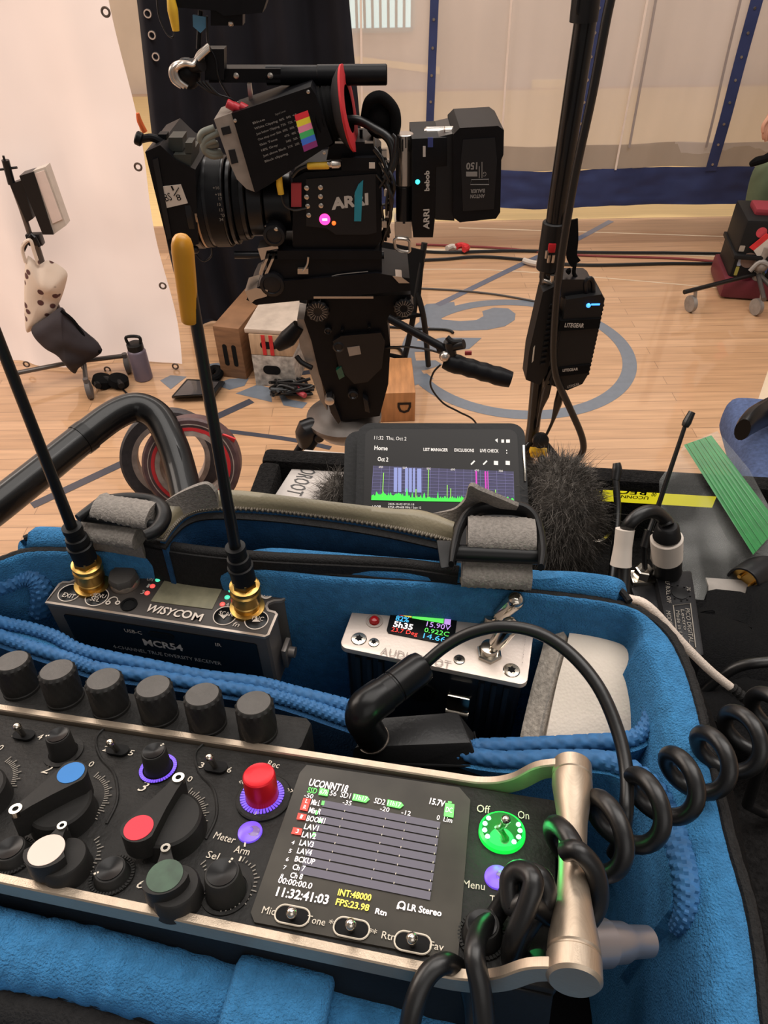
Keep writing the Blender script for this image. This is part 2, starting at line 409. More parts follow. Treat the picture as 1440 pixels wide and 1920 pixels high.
# printed lettering on the panel
b = MB(rf.M)
def pt(st, x0, y0, x1, y1, h, **k): fit_text(b, rf, st, (x0, y0), (x1, y1), h, h=k.pop('z', .0003), **k)
pt('Mic', 492, 1706, 516, 1710, 15, z=.0012); pt('Tone', 575, 1723, 610, 1730, 15, z=.0012); 
pt('Rtn', 716, 1753, 741, 1758, 15, z=.0012); pt('Fav', 806, 1772, 832, 1777, 15, z=.0012); pt('**', 690, 1748, 706, 1751, 15, z=.0012); pt('*', 616, 1731, 624, 1733, 15, z=.0012)
pt('Off', 894, 1516, 919, 1519, 15); pt('On', 971, 1528, 992, 1530, 15); pt('Menu', 868, 1657, 909, 1663, 15); pt('Take', 918, 1686, 953, 1691, 15)
pt('Meter', 402, 1566, 441, 1576, 15); pt('Arm', 440, 1592, 468, 1598, 15); pt('Sel', 388, 1602, 410, 1607, 15); pt('Rec', 502, 1431, 524, 1436, 12)
pt('2', 82, 1441, 95, 1444, 20, shear=.2); pt('3', 262, 1474, 276, 1477, 21, shear=.2); pt('6', 258, 1657, 271, 1659, 19, shear=.2)
for st, x, y in (('1', 29, 1377), ('4', 75, 1382), ('2', 198, 1404), ('5', 246, 1412), ('3', 378, 1435), ('6', 430, 1444), ('0', 171, 1433), ('0', 356, 1461), ('0', 1, 1402)):
    pt(st, x - 4, y - .6, x + 4, y + .6, 11)
pt('<<', 448, 1466, 457, 1468, 10, z=.001); pt('>>', 538, 1482, 549, 1484, 12, z=.001)
lcdq([(477, 1518), (477, 1528), (487, 1524)], .0011)
lcdq([(459, 1576), (462, 1577), (460, 1588), (457, 1587)], .0003); lcdq([(451, 1605), (454, 1606), (450, 1615), (447, 1614)], .0003)
b.build('panel_lettering', m_print, rec)
# dial scale ticks
def ticks(cx, cy, rin, rout, a0, a1, n):
    c = rf.px(cx, cy)
    for k in range(n):
        a = math.radians(lerp(a0, a1, k / (n - 1))); ro = rout if k % 3 == 0 else lerp(rin, rout, .6)
        b.box((0, 0, 0), (ro - rin, .00026, .0002), M=Matrix.Translation((c.x, c.y, .0003)) @ Matrix.Rotation(a, 4, 'Z') @ Matrix.Translation(((ro + rin) / 2, 0, 0)))
b = MB(rf.M)
ticks(128, 1507, .0098, .0118, 78, -70, 34); ticks(310, 1540, .0098, .0118, 78, -70, 34); ticks(-42, 1475, .0095, .0118, 78, -70, 34)
ticks(331, 1660, .0072, .0088, 60, -55, 15); ticks(128, 1612, .0072, .0088, 60, -55, 15); ticks(428, 1658, .0064, .0078, 80, -80, 18)
b.build('dial_ticks', m_printd, rec, kind='stuff')
# knobs ----------------------------------------------------------
def knurl(n_, amp): return lambda k, j, r: r * (1 + (amp if j % 2 else 0)) if r > .001 else r
def trim_knob(name, top, base, r, h, ring=None, led=None, capmat=None, point=None, flat=False, scallop=False):
    t = rf.px(top[0], top[1], h); a = rf.px(base[0], base[1], 0); p = V3((t.x, t.y, 0))
    b = MB(rf.M)
    b.lathe(p, (0, 0, 1), [(r * 1.12, 0), (r * 1.14, h * .08), (r * 1.08, h * .2), (r, h * .9), (r * .93, h), (r * .8, h), (r * .7, h - .0004)], 36)
    k = b.build(name, m_knob if not capmat else capmat, rec)
    if not capmat:
        b = MB(rf.M); b.lathe(p + V3((0, 0, h - .0003)), (0, 0, 1), [(r * .82, 0), (r * .82, .0006), (r * .7, .0005), (r * .3, .0001), (r * .02, 0)], 30); b.build('knob_cap', m_gloss, k)
    if ring:
        b = MB(rf.M); b.washer(p, (0, 0, 1), r * 1.2, ring, .0005, 48); b.build('knob_ring', m_panel if not led else m_dark, rec)
        if led:
            b = MB(rf.M)
            for j in range(44):
                b.box((0, 0, 0), (ring - r * 1.25, .00055, .0002), M=Matrix.Translation((p.x, p.y, .0006)) @ Matrix.Rotation(2 * math.pi * j / 44, 4, 'Z') @ Matrix.Translation(((ring + r * 1.2) / 2, 0, 0)))
            b.build('led_ring', m_led_pur, rec)
    if scallop:
        b = MB(rf.M)
        for j in range(40):
            b.box((0, 0, 0), (.0008, .0005, .0008), M=Matrix.Translation((p.x, p.y, .0004)) @ Matrix.Rotation(2 * math.pi * j / 40, 4, 'Z') @ Matrix.Translation((r * 1.3, 0, 0)))
        b.build('knurled_collar', m_panel, k)
    if point is not None:
        b = MB(rf.M); b.box((0, 0, 0), (r * .3, .0005, .0003), M=Matrix.Translation((p.x, p.y, h + .0001)) @ Matrix.Rotation(math.radians(point), 4, 'Z') @ Matrix.Translation((r * .8, 0, 0))); b.build('pointer_line', m_print, k)
    return k
trim_knob('trim_knob', (108, 1378), (132, 1396), .0036, .0075, ring=.0058, point=200)
trim_knob('trim_knob', (288, 1408), (307, 1430), .0036, .0075, ring=.0055, led=True, point=60)
trim_knob('trim_knob', (206, 1629), (207, 1631), .0040, .003, ring=.0056, scallop=True, point=215)
trim_knob('trim_knob', (18, 1590), (18, 1610), .0040, .0035, ring=.0056, scallop=True, point=215)
trim_knob('trim_knob', (-70, 1345), (-60, 1362), .0036, .0075, ring=.0055, led=True, point=60)
trim_knob('headphone_knob', (416, 1636), (428, 1658), .0044, .0075, ring=.0062, point=75)
trim_knob('take_knob', (905, 1732), (905, 1745), .0040, .005, ring=.0056, scallop=True)
# record knob
p = rf.px(485, 1452, .0095); p = V3((p.x, p.y, 0))
b = MB(rf.M); b.lathe(p + V3((.0004, 0, 0)), (0, 0, 1), [(.0078, 0), (.0078, .0007), (.0074, .001), (.0045, .001)], 48); rk = b.build('record_base', m_panel, rec)
b = MB(rf.M)
for j in range(40): b.box((0, 0, 0), (.0015, .0006, .0002), M=Matrix.Translation((p.x, p.y, .0012)) @ Matrix.Rotation(2 * math.pi * j / 40, 4, 'Z') @ Matrix.Translation((.0054, 0, 0)))
b.build('led_ring', m_led_pur, rk)
b = MB(rf.M); b.lathe(p, (0, 0, 1), [(.0046, .0006), (.0045, .0084), (.0044, .0092), (.0041, .0095), (.0038, .0094), (.002, .0093)], 40); b.build('record_knob', m_red, rec, label='red anodised record knob')
# pointer (fader) knobs
def bar_knob(disc, hexp, base, rb, hb, hbar, rdisc, wtail, stick, name='fader_knob'):
    c = rf.px(base[0], base[1], hb)
    b = MB(rf.M); b.lathe((c.x, c.y, 0), (0, 0, 1), [(rb * 1.04, 0), (rb, hb * .3), (rb * .97, hb * .9), (rb * .9, hb), (rb * .5, hb + .0002)], 48)
    k = b.build(name, m_knob, rec)
    D = rf.px(disc[0], disc[1], hbar); H = rf.px(hexp[0], hexp[1], hbar)
    ax = V3((D.x - H.x, D.y - H.y, 0)); L = ax.length; ax.normalize(); M = Matrix.Translation((D.x, D.y, 0)) @ Matrix.Rotation(math.atan2(ax.y, ax.x), 4, 'Z')
    R = rdisc * 1.3; wt = wtail
    out = []
    for k2 in range(13):
        a = math.radians(-80 + 160 * k2 / 12); out.append((R * math.cos(a) * .85, R * math.sin(a)))
    out += [(-L * .45, wt * 1.75), (-L * .8, wt * 1.15), (-L + 0, wt), (-L - wt * .8, wt * .6), (-L - wt, 0), (-L - wt * .8, -wt * .6), (-L, -wt), (-L * .8, -wt * 1.15), (-L * .45, -wt * 1.75)]
    b = MB(rf.M); b.prism(out, hb * .5, hbar, .0006, M=M); bar = b.build('knob_bar', m_knob, k)
    b = MB(rf.M); b.prism(circ(rdisc, 32, D.x, D.y), hbar - .0002, hbar + .00015); b.build('colour_dot', stick, bar)
    b = MB(rf.M); b.washer((H.x, H.y, hbar - .0012), (0, 0, 1), wt * .5, wt * 1.02, .0018, 24); b.build('set_screw', m_chrome, bar)
    b = MB(rf.M); b.prism(circ(wt * .55, 6, H.x, H.y), hbar - .001, hbar + .0001); b.build('screw_socket', m_dark, bar)
bar_knob((133, 1449), (30, 1519), (112, 1505), .0085, .006, .0115, .0036, .0016, m_blues)
bar_knob((260, 1552), (335, 1460), (316, 1534), .0088, .006, .0095, .0037, .0016, m_reds)
bar_knob((-60, 1420), (-60, 1490), (-50, 1478), .0085, .006, .0095, .0037, .0016, m_whites)
bar_knob((87, 1594), (117, 1550), (118, 1606), .0060, .0055, .0085, .0044, .0012, m_whites)
bar_knob((309, 1642), (311, 1592), (328, 1660), .0060, .0055, .0085, .0043, .0012, m_greens)
# led buttons and power switch
for x, y in ((469, 1561), (933, 1646)):
    p = rf.px(x, y); b = MB(rf.M); b.lathe((p.x, p.y, 0), (0, 0, 1), [(.0033, 0), (.0032, .0005), (.0024, .0009), (.001, .0011)], 30); b.build('led_button', m_led_pur, rec)
    b = MB(rf.M); b.lathe((p.x + .0009, p.y, .0008), (0, 0, 1), [(.0019, 0), (.0014, .0003)], 20); b.build('painted_lens_reflection', mat('violet_grey_reflection', (112, 92, 140), .2, emit=.25, ecol=(112, 90, 150)), rec)  # reflection on the button, built as a paler glowing disc
p = rf.px(941, 1563)
b = MB(rf.M); b.lathe((p.x, p.y, 0), (0, 0, 1), [(.0061, 0), (.0060, .0012), (.0052, .0018)], 48, caps=False); pw = b.build('power_ring', m_led_green, rec)
b = MB(rf.M); b.lathe((p.x, p.y, 0), (0, 0, 1), [(.0052, .0018), (.004, .0012), (.002, .0008), (.0004, .0008)], 48); b.build('power_lens', m_led_gdark, pw)
b = MB(rf.M)
for a in (-140, -165, 170, 145, -20, 5, 28, -45): b.ball((p.x + .0046 * math.cos(math.radians(a)), p.y + .0046 * math.sin(math.radians(a)), .0017), .0007, seg=8)
b.build('led_dots', m_led_dot, pw)
b = MB(rf.M); b.tube([V3((p.x - .0018, p.y + .0004, .0008)), V3((p.x, p.y, .003)), V3((p.x + .0008, p.y, .0055))], [.0009, .0008, .0012], 10, 4); b.ball((p.x + .0008, p.y, .0055), .0013, seg=10); b.build('power_lever', m_chrome, pw)
# headphone / output plug with coiled lead sits at the right end
b = MB(); A = rf.w(.0405, -.0105, -.0035); B = at(1215, 1765, .178)
ax = (B - A); 
b.lathe(A, ax, [(.003, 0), (.0042, .001), (.0042, .004), (.0050, .0042), (.0050, .0075), (.0043, .0077), (.0043, .0088), (.0050, .009), (.0052, .0125), (.0046, .0127), (.0046, .0137), (.0054, .0139), (.0054, .0215), (.0048, .0217), (.0046, .027), (.0038, .029), (.0036, ax.length)], 40, ripple=lambda k, j, r: r * (1 + .05 * (j % 2)) if k in (3, 4) else r)
pl = b.build('output_plug', mat('grey_blue_metal', (150, 146, 150), .3, metal=.8), None)
tag(pl, 'grey metal barrel plug sticking out of the right end of the recorder', 'plug')
# six knob control strip ------------------------------------------
cs = thing('knob_controller', 'black control strip with six knurled black knobs along the recorder top edge', 'audio controller', rf.M @ Matrix.Translation((-.05, .045, -.02)))
e0 = rf.px(573, 1345, .0); e1 = rf.px(556, 1404, .0)
b = MB(rf.M)
b.prism([(-.155, VT + .0018), (e1.x, VT + .0018), (e1.x + .0012, VT + .004), (e1.x + .0012, e0.y - .002), (e1.x - .001, e0.y), (-.155, e0.y)], -.02, .0, .0008)
b.build('strip_body', m_panel, cs)
for x, y in ((22, 1239), (106, 1256), (194, 1273), (287, 1287), (379, 1302), (476, 1318)):
    h = .0125; t = rf.px(x, y, h); r = .0056
    b = MB(rf.M)
    n = 64
    prof = [(r * 1.06, 0), (r * 1.06, .001), (r * 1.02, .0013)] + [(r * 1.03, .0013 + (h - .002) * q / 8) for q in range(1, 9)] + [(r * .93, h), (r * .9, h)]
    b.lathe((t.x, t.y, 0), (0, 0, 1), prof, n, ripple=lambda k, j, rr: rr * (1 + (.03 if (j + k * 1) % 4 < 2 else -.01)) if 2 < k < 11 else rr)
    kb = b.build('control_knob', m_knob, cs)
    b = MB(rf.M); b.lathe((t.x, t.y, h - .0003), (0, 0, 1), [(r * .915, 0), (r * .9, .0005), (r * .4, .0005)], 40); b.build('knob_top', m_knobtop, kb)
# ================================================================ RECEIVER
m_rx = mat('grey_anodised_metal', (104, 98, 94), .45, metal=.4, bump=(500, .06), var=.08)
m_rxtop = mat('dark_grey_fascia', (66, 61, 58), .42, metal=.3, var=.1)
m_rim = mat('pale_machined_edge', (178, 164, 152), .3, metal=.8)
m_lcdoff = mat('olive_lcd', (116, 112, 92), .3, var=.3, vscale=160, coat=.5)
m_w = mat('warm_white_lettering', (205, 192, 180), .5)
def hpos(base, x, y):
    """point above/below 'base' seen at pixel row y, then moved sideways onto column x"""
    lo, hi = -1.0, 1.2
    best = None
    for k in range(2400):
        h = -.6 + k * .0005; q = proj(base + UP * h)
        if q[2] > .02 and (best is None or abs(q[1] - y) < best[0]): best = (abs(q[1] - y), h, q[2])
    return at(x, y, best[2])
zR = 1.29
P0, P1 = onz(86, 1129, zR), onz(500, 1192, zR)
mf = Frame((P0 + P1) / 2, P1 - P0, UP)
OUT = [(86, 1129), (112, 1095), (118, 1092), (130, 1092), (143, 1087), (149, 1081), (143, 1077), (140, 1071), (143, 1066), (150, 1064), (530, 1104), (537, 1106), (538, 1110), (532, 1123), (528, 1125), (514, 1126), (503, 1130), (499, 1137), (503, 1145), (515, 1148), (519, 1152), (503, 1190), (497, 1193)]
def muv(x, y, h=0): p = mf.px(x, y, h); return (p.x, p.y)
rx = thing('wireless_receiver', 'grey slim dual antenna wireless receiver with small blank display in blue bag', 'wireless receiver', mf.M @ Matrix.Translation((0, .01, -.033)))
poly = [muv(*p) for p in OUT]
b = MB(mf.M); b.prism(poly, -.033, -.0006, .0006, bev_all=False); body = b.build('case', m_rx, rx)
b = MB(mf.M); b.sweep([V3((x, y, -.0004)) for x, y in poly], [(-.0005, -.0006), (.0005, -.0006), (.0005, .0006), (-.0005, .0006)], (0, 0, 1), 1, closed=True); b.build('rim', m_rim, rx)
cx_ = sum(p[0] for p in poly) / len(poly); cy_ = sum(p[1] for p in poly) / len(poly)
b = MB(mf.M); b.prism([(lerp(cx_, x, .99), lerp(cy_, y, .97)) for x, y in poly], -.0012, -.0001); fas = b.build('top_panel', m_rxtop, rx)
b = MB(mf.M); b.prism([muv(*p) for p in ((311, 1086), (420, 1098), (398, 1143), (283, 1128))], -.0004, .0003, .0002); b.build('display', m_lcdoff, rx)
for nm, ps, m_ in (('led', ((296, 1087), (433, 1107), (426, 1120)), mat('teal_led', (60, 215, 170), .3, emit=.9, ecol=(90, 220, 180))), ('led', ((286, 1099), (276, 1112), (417, 1133)), mat('red_led', (240, 80, 70), .3, emit=.9, ecol=(245, 90, 84)))):
    for x, y in ps:
        p = mf.px(x, y); b = MB(mf.M); b.ball((p.x, p.y, 0), .0011, seg=12, sc=(1, 1, .5)); b.build(nm, m_, rx)
for x, y, r in ((131, 1112, .0042), (182, 1120, .0042), (422, 1155, .0042), (481, 1163, .0042)):
    p = mf.px(x, y); b = MB(mf.M); b.lathe((p.x, p.y, 0), (0, 0, 1), [(r, 0), (r, .0002), (r * .7, .0006), (r * .2, .0008)], 30); bt = b.build('button', m_gloss, rx)
    b = MB(mf.M); b.washer((p.x, p.y, 0), (0, 0, 1), r, r * 1.08, .0003, 36); b.build('button_ring', m_w, bt)
b = MB(mf.M)
def mt(st, x0, y0, x1, y1, h, **k): fit_text(b, mf, st, (x0, y0), (x1, y1), h, h=k.pop('z', .0004), **k)
mt('WISYC', 277, 1140, 342, 1152, 15, shear=.25, bold=.02); mt('M', 361, 1156, 379, 1159, 15, bold=.02)
p = mf.px(351, 1153); b.washer((p.x, p.y, .0002), (0, 0, 1), .0012, .0019, .0002, 24)
mt('EXIT', 118, 1115, 140, 1119, 9, z=.0011); mt('MENU', 171, 1114, 198, 1119, 8, z=.0011); mt('SEL', 170, 1122, 187, 1125, 9, z=.0011)
mt('SCAN', 411, 1149, 437, 1153, 8, z=.0011); mt('SYNC', 466, 1157, 494, 1161, 8, z=.0011)
def tri(x, y, up):
    q = [(x - 8, y), (x + 8, y), (x, y + (-8 if up else 8))]; b.flat([muv(*a) for a in q], .0011)
tri(481, 1169, True); tri(420, 1156, False)
mt('ON', 276, 1085, 287, 1087, 8); mt('1', 276, 1098, 280, 1099, 8); mt('3', 265, 1110, 270, 1111, 8); mt('2', 433, 1120, 438, 1121, 8); mt('4', 424, 1134, 429, 1134, 7); mt('fn', 437, 1170, 449, 1172, 9, shear=.2)
p = mf.px(500, 1115); b.washer((p.x, p.y, .0002), (0, 0, 1), .0016, .0024, .0002, 24)
mt('B', 496, 1114, 504, 1116, 10)
for s_ in (-1, 1): p = mf.px(212 + s_ * 9, 1131); b.washer((p.x, p.y, .0002), (0, 0, 1), .0005, .0010, .0002, 14)
p = mf.px(212, 1128); b.tube([V3((p.x + .0019 * math.cos(a), p.y - .0004 + .0024 * math.sin(a), .0004)) for a in [math.radians(q) for q in range(0, 181, 20)]], .00022, 5, 1)
b.build('panel_lettering', m_w, rx)
b = MB(mf.M); p = mf.px(242, 1134); b.washer((p.x, p.y, -.0004), (0, 0, 1), .0022, .0032, .0009, 30); b.build('headphone_socket', m_gloss, rx)
b = MB(mf.M); b.prism(circ(.0022, 24, p.x, p.y), -.001, .0002); b.build('socket_hole', m_dark, rx)
# rubber dust cap next to antenna
p = mf.px(235, 1093); b = MB(mf.M)
b.lathe((p.x, p.y, 0), (0, 0, 1), [(.0058, 0), (.0058, .0012), (.0054, .0022)], 36); b.build('socket_collar', m_rim, rx)
b = MB(mf.M); b.lathe((p.x, p.y, .0018), (0, 0, 1), [(.0054, 0), (.0054, .0025), (.005, .0034), (.003, .0036)], 14, ripple=lambda k, j, r: r * (1 + .06 * (j % 2))); b.box((p.x - .0035, p.y + .0045, .004), (.003, .004, .003), .0008, M=Matrix.Rotation(.0, 4, 'Z')); b.build('dust_cap', mat('grey_rubber', (74, 70, 67), .6, var=.15, vscale=150), rx)
# front label plate
fl = Frame(mf.w(0, 0, 0), mf.U, -mf.V)      # u right, v up, n toward viewer
m_lab = mat('black_gloss_label', (13, 14, 18), .25)
wF = (P1 - P0).length
b = MB(fl.M); b.prism(rrect(wF * .885, .0235, .001, 3, .0006, -.0172), .0001, .0006); lb = b.build('front_label', m_lab, rx)
b = MB(fl.M)
def at_text(mb, fr, st, u, v, wid, hgt, h=.0008, **k):
    t = MB(); t.text(st, None, 1.0, k.pop('bold', 0), 'LEFT', **k); xs = [q.x for q in t.v]; x0, x1 = min(xs), max(xs); sx = wid / (x1 - x0); sy = hgt / .72
    mb._add([(u + (q.x - (x0 + x1) / 2) * sx, v + q.y * sy, h) for q in t.v], [f for f, _ in t.f])
at_text(b, fl, 'MCR54', .0005, -.0155, .0165, .0040, bold=.03)
at_text(b, fl, '4-CHANNEL TRUE DIVERSITY RECEIVER', .0005, -.0218, .046, .0022)
at_text(b, fl, 'USB-C', -.0105, -.0095, .0072, .0021); at_text(b, fl, 'IR', .0245, -.0095, .0024, .0021)
b.build('label_lettering', m_w, lb)
b = MB(fl.M); b.prism(rrect(.0105, .0035, .0017, 4, .0012, -.0093), .0006, .0009); b.build('usb_socket', m_gloss, lb)
b = MB(mf.M)
q = mf.px(530, 1150); q2 = fl.w(wF / 2, -.012, 0)
b.cyl((wF / 2 + .0035, .0085, -.020), (wF / 2 + .0065, .0085, -.020), .0022, n=14); b.box((wF / 2 + .003, .0085, -.021), (.002, .007, .011), .0006); b.build('side_latch', m_rx, rx)
# ================================================================ ANTENNAS
m_boot = mat('black_rubber_boot', (15, 15, 16), .5)
m_capy = mat('yellow_rubber_cap', (182, 124, 22), .36, var=.1)
def antenna(label, px_base, px_boot0, px_boot1, px_top, cap):
    B = onz(px_base[0], px_base[1], zR)
    A0 = hpos(B, *px_boot0); A1 = hpos(B, *px_boot1); T = hpos(B, *px_top)
    t = thing('whip_antenna', label, 'antenna', Matrix.Translation(B), 'receiver antennas')
    ax = (A0 - B); L = ax.length
    b = MB()
    b.lathe(B, ax, [(.0066, -.0005), (.0066, .0012), (.005, .0014), (.005, L * .22), (.0046, L * .24), (.0049, L * .3), (.0056, L * .34), (.0056, L * .62), (.0051, L * .66), (.0051, L * .7), (.0056, L * .74), (.0056, L * .8), (.004, L * .84)], 40, ripple=lambda k, j, r: r * (1.02 if (j % 2 and 5 < k < 8) else 1))
    b.lathe(B + ax * .8, ax, [(.0046, 0), (.0046, L * .22), (.003, L * .24)], 6)
    b.build('connector', m_gold, t)
    ax2 = A1 - A0; L2 = ax2.length; b = MB()
    b.lathe(A0 - ax2 * .03, ax2, [(.0044, 0), (.0044, L2 * .35), (.0047, L2 * .36), (.0047, L2 * .44), (.0041, L2 * .46), (.0041, L2 * .52), (.0043, L2 * .53), (.0040, L2 * .68), (.0034, L2 * .7), (.0033, L2 * .84), (.0036, L2 * .86), (.0036, L2 * .99), (.002, L2)], 28); b.build('boot', m_boot, t)
    b = MB(); e = lerp(A1, T, .93 if cap else 1.0); b.tube([A1 - ax2.normalized() * .001, lerp(A1, e, .5), e], [.0021, .0018, .0016], 14, 4); b.build('whip', m_cable, t)
    if cap:
        C0 = hpos(B, 357, 603); d = (T - C0).normalized(); Lc = (T - C0).length; rc = .0028
        b = MB(); b.lathe(C0, d, [(rc * .78, 0), (rc * .86, .0004), (rc * .88, Lc * .1), (rc * .95, Lc * .5), (rc, Lc * .8), (rc * .95, Lc * .88), (rc * .82, Lc * .94), (rc * .55, Lc * .98), (rc * .15, Lc)], 24); b.build('tip_cap', m_capy, t, label='yellow rubber tip cap')
antenna('bare black whip antenna screwed on the left end of the grey receiver', (173, 1098), (159, 1046), (133, 985), (-60, 490), False)
antenna('black whip antenna with yellow tip cap on the right end of the receiver', (464, 1140), (457, 1086), (440, 1022), (339, 438), True)
# ================================================================ SMART BATTERY
m_plate = mat('silver_bead_blasted_plate', (196, 182, 172), .42, metal=.55, bump=(900, .06), var=.06)
m_batt = mat('smoky_blue_black_plastic', (24, 27, 34), .28, coat=.3)
zB = 1.285
P0, P1 = onz(640, 1211, zB), onz(993, 1287, zB); P2, P3 = onz(999, 1161, zB), onz(673, 1103, zB)
bf = Frame((P0 + P1 + P2 + P3) / 4, (P1 - P0) + (P2 - P3), UP)
bw = ((P1 - P0).length + (P2 - P3).length) / 2; bh = .0302
bt = thing('smart_battery', 'silver topped smart battery with lit charge display and two toggle levers', 'battery', bf.M @ Matrix.Translation((0, 0, -.075)))
b = MB(bf.M); b.prism(rrect(bw, bh, .003, 6), -.0024, 0, .0004); b.build('top_plate', m_plate, bt)
b = MB(bf.M)
prof = []
W_, H_ = bw - .003, bh - .003
for k, (x, y) in enumerate(rrect(W_, H_, .003, 4)): prof.append((x, y))
b.prism(prof, -.075, -.0024)
for u in (-.028, -.0235, -.019, .019, .0235, .028): b.box((u, -H_ / 2 - .0003, -.04), (.0022, .0016, .07), .0005)
b.build('battery_case', m_batt, bt)
def buv(x, y, h=0): p = bf.px(x, y, h); return (p.x, p.y)
def torx(x, y, r):
    p = bf.px(x, y); b = MB(bf.M); b.lathe((p.x, p.y, -.0006), (0, 0, 1), [(r, 0), (r, .0007), (r * .9, .001), (r * .5, .0011)], 24); s_ = b.build('screw', m_chrome, bt)
    b = MB(bf.M); b.prism([(p.x + r * .5 * (1 if k % 2 else .62) * math.cos(math.pi * k / 6), p.y + r * .5 * (1 if k % 2 else .62) * math.sin(math.pi * k / 6)) for k in range(12)], .0004, .0007); b.build('torx_socket', m_dark, s_)
for x, y, r in ((702, 1116, .003), (725, 1129, .0021), (673, 1198, .003), (701, 1205, .0021), (874, 1158, .0022), (861, 1237, .0022), (959, 1257, .0031)): torx(x, y, r)
dq = [(741, 1131), (855, 1150), (858, 1155), (851, 1208), (846, 1211), (728, 1188), (725, 1183), (737, 1134)]
b = MB(bf.M); b.prism([buv(*p) for p in dq], -.0008, .0005, .0003); dp = b.build('display', m_gloss, bt)
b = MB(bf.M)
def bt_(st, x0, y0, x1, y1, h, **k): fit_text(b, bf, st, (x0, y0), (x1, y1), h, h=.0008, **k)
def bq(x0, y0, x1, y1, ht): b.flat([buv(*p, .0008) for p in ((x0, y0), (x1, y1), (x1 - ht * .12, y1 + ht), (x0 - ht * .12, y0 + ht))], .0008)
bq(747, 1141, 757, 1143, 12); b.build('red_bar', m_e_red, dp)
b = MB(bf.M); bq(758, 1143, 773, 1146, 12); b.build('yellow_bar', m_e_yel, dp)
b = MB(bf.M); bq(774, 1146, 833, 1156, 13); bt_('0.922C', 796, 1181, 842, 1190, 9); b.build('green_readout', m_e_green, dp)
b = MB(bf.M); bq(834, 1157, 846, 1159, 13); bt_('15.90V', 800, 1170, 845, 1178, 10); b.build('violet_readout', m_e_pur, dp)
b = MB(bf.M); bt_('82%', 742, 1159, 767, 1163, 10, bold=.02); bt_('14.66', 794, 1192, 835, 1200, 10); b.build('blue_readout', m_e_cyan, dp)
b = MB(bf.M); bt_('5h35', 738, 1170, 774, 1177, 11, bold=.03); b.build('white_readout', m_e_white, dp)
b = MB(bf.M); bt_('23.7 Deg', 734, 1180, 783, 1189, 8); b.build('red_readout', m_e_red, dp)
p = bf.px(702, 1165); b = MB(bf.M); b.lathe((p.x, p.y, -.0002), (0, 0, 1), [(.0020, 0), (.0020, .0009), (.0014, .002), (.0004, .0024)], 20); b.build('indicator_light', mat('dark_red_lens', (150, 14, 18), .2), bt)
b = MB(bf.M); b.washer((p.x, p.y, -.0002), (0, 0, 1), .0023, .0033, .0006, 30); b.build('indicator_bezel', mat('engraving_grey', (150, 138, 130), .5, metal=.5), bt); b = MB(bf.M)
bt_('AUDIOROOT', 714, 1220, 845, 1247, 14); b.build('engraved_lettering', mat('engraving_grey', (150, 138, 130), .5, metal=.5), bt); b = MB(bf.M); bt_('SMART', 986, 1189, 979, 1248, 13)
b.build('engraved_lettering', mat('engraving_grey', (150, 138, 130), .5, metal=.5), bt)
for (bx, by), (tx, ty) in (((921, 1166), (972, 1122)), ((917, 1226), (960, 1168))):
    p = bf.w(*bf.px(bx, by)); T = at(tx, ty, proj(p)[2] - .016); ax = T - p; L = ax.length
    b = MB(bf.M); q = bf.px(bx, by)
    b.lathe((q.x, q.y, 0), (0, 0, 1), [(.0048, 0), (.0048, .0014), (.0042, .0018)], 6); b.lathe((q.x, q.y, .0018), (0, 0, 1), [(.0033, 0), (.0033, .0028), (.0027, .003)], 20); nut = b.build('switch_nut', m_chrome, bt)
    b = MB(); b.lathe(p + ax * .1, ax, [(.0014, 0), (.0017, L * .2), (.0029, L * .26), (.0031, L * .5), (.0033, L * .75), (.0032, L * .84), (.0026, L * .9), (.0012, L * .94)], 24); b.build('toggle_lever', m_chrome, nut)
# clip on the battery front
fb = Frame(bf.w(0, -bh / 2, 0), bf.U, -bf.V)
b = MB(fb.M); b.box((.0115, -.0175, .0022), (.0085, .011, .0016), .0007); b.cyl((.0072, -.0235, .0022), (.0158, -.0235, .0022), .0024, n=20); b.build('belt_clip', m_chrome, bt)
b = MB(fb.M); b.lathe((-.003, -.017, 0), (0, 0, 1), [(.006, 0), (.006, .001), (.003, .0012)], 30); b.build('locking_disc', m_gloss, bt)
# ================================================================ BLACK POWER ADAPTER + ANGLED PLUG
m_adp = mat('satin_black_abs', (26, 26, 27), .36, bump=(700, .1), var=.1)
zt = 1.292; zl = 1.272
A, B_, C, D = onz(716, 1344, zt), onz(858, 1333, zt), onz(884, 1392, zt), onz(662, 1402, zt)
a2, b2, c2, d2 = onz(716, 1390, zl), onz(958, 1462, zl - .004), onz(935, 1530, zl), onz(652, 1478, zl)
ad = thing('power_adapter', 'black wedge shaped plastic power adapter with angled plug between battery and recorder', 'power adapter', Matrix.Translation(onz(790, 1440, 1.25)))
b = MB(); b.hexa([d2, c2, b2, a2, D, C, B_, A], .0012); b.build('adapter_case', m_adp, ad)
b = MB(); b.tube([lerp(D, d2, .35), lerp(C, c2, .33), lerp(B_, b2, .3)], .00045, 6, 1); b.build('lid_seam', m_dark, ad)
b = MB()
for k in range(4):
    p0 = lerp(lerp(C, B_, .35 + k * .09), lerp(c2, b2, .35 + k * .09), .35); p1 = lerp(lerp(C, B_, .35 + k * .09), lerp(c2, b2, .35 + k * .09), .62)
    b.cyl(p0, p1, .0004, n=8)
b.build('vent_slots', m_dark, ad)
E = at(697, 1388, .2535 - .02); K = at(672, 1342, .232); Tn = at(795, 1246, .245)
E = onz(699, 1384, zt); K = E + UP * .0155; K = at(672, 1338, proj(K)[2]); Tn = at(797, 1245, proj(K)[2] + .012)
pg = thing('angled_power_plug', 'black right angle barrel plug with cable arching over the battery', 'power cable', Matrix.Translation(E))
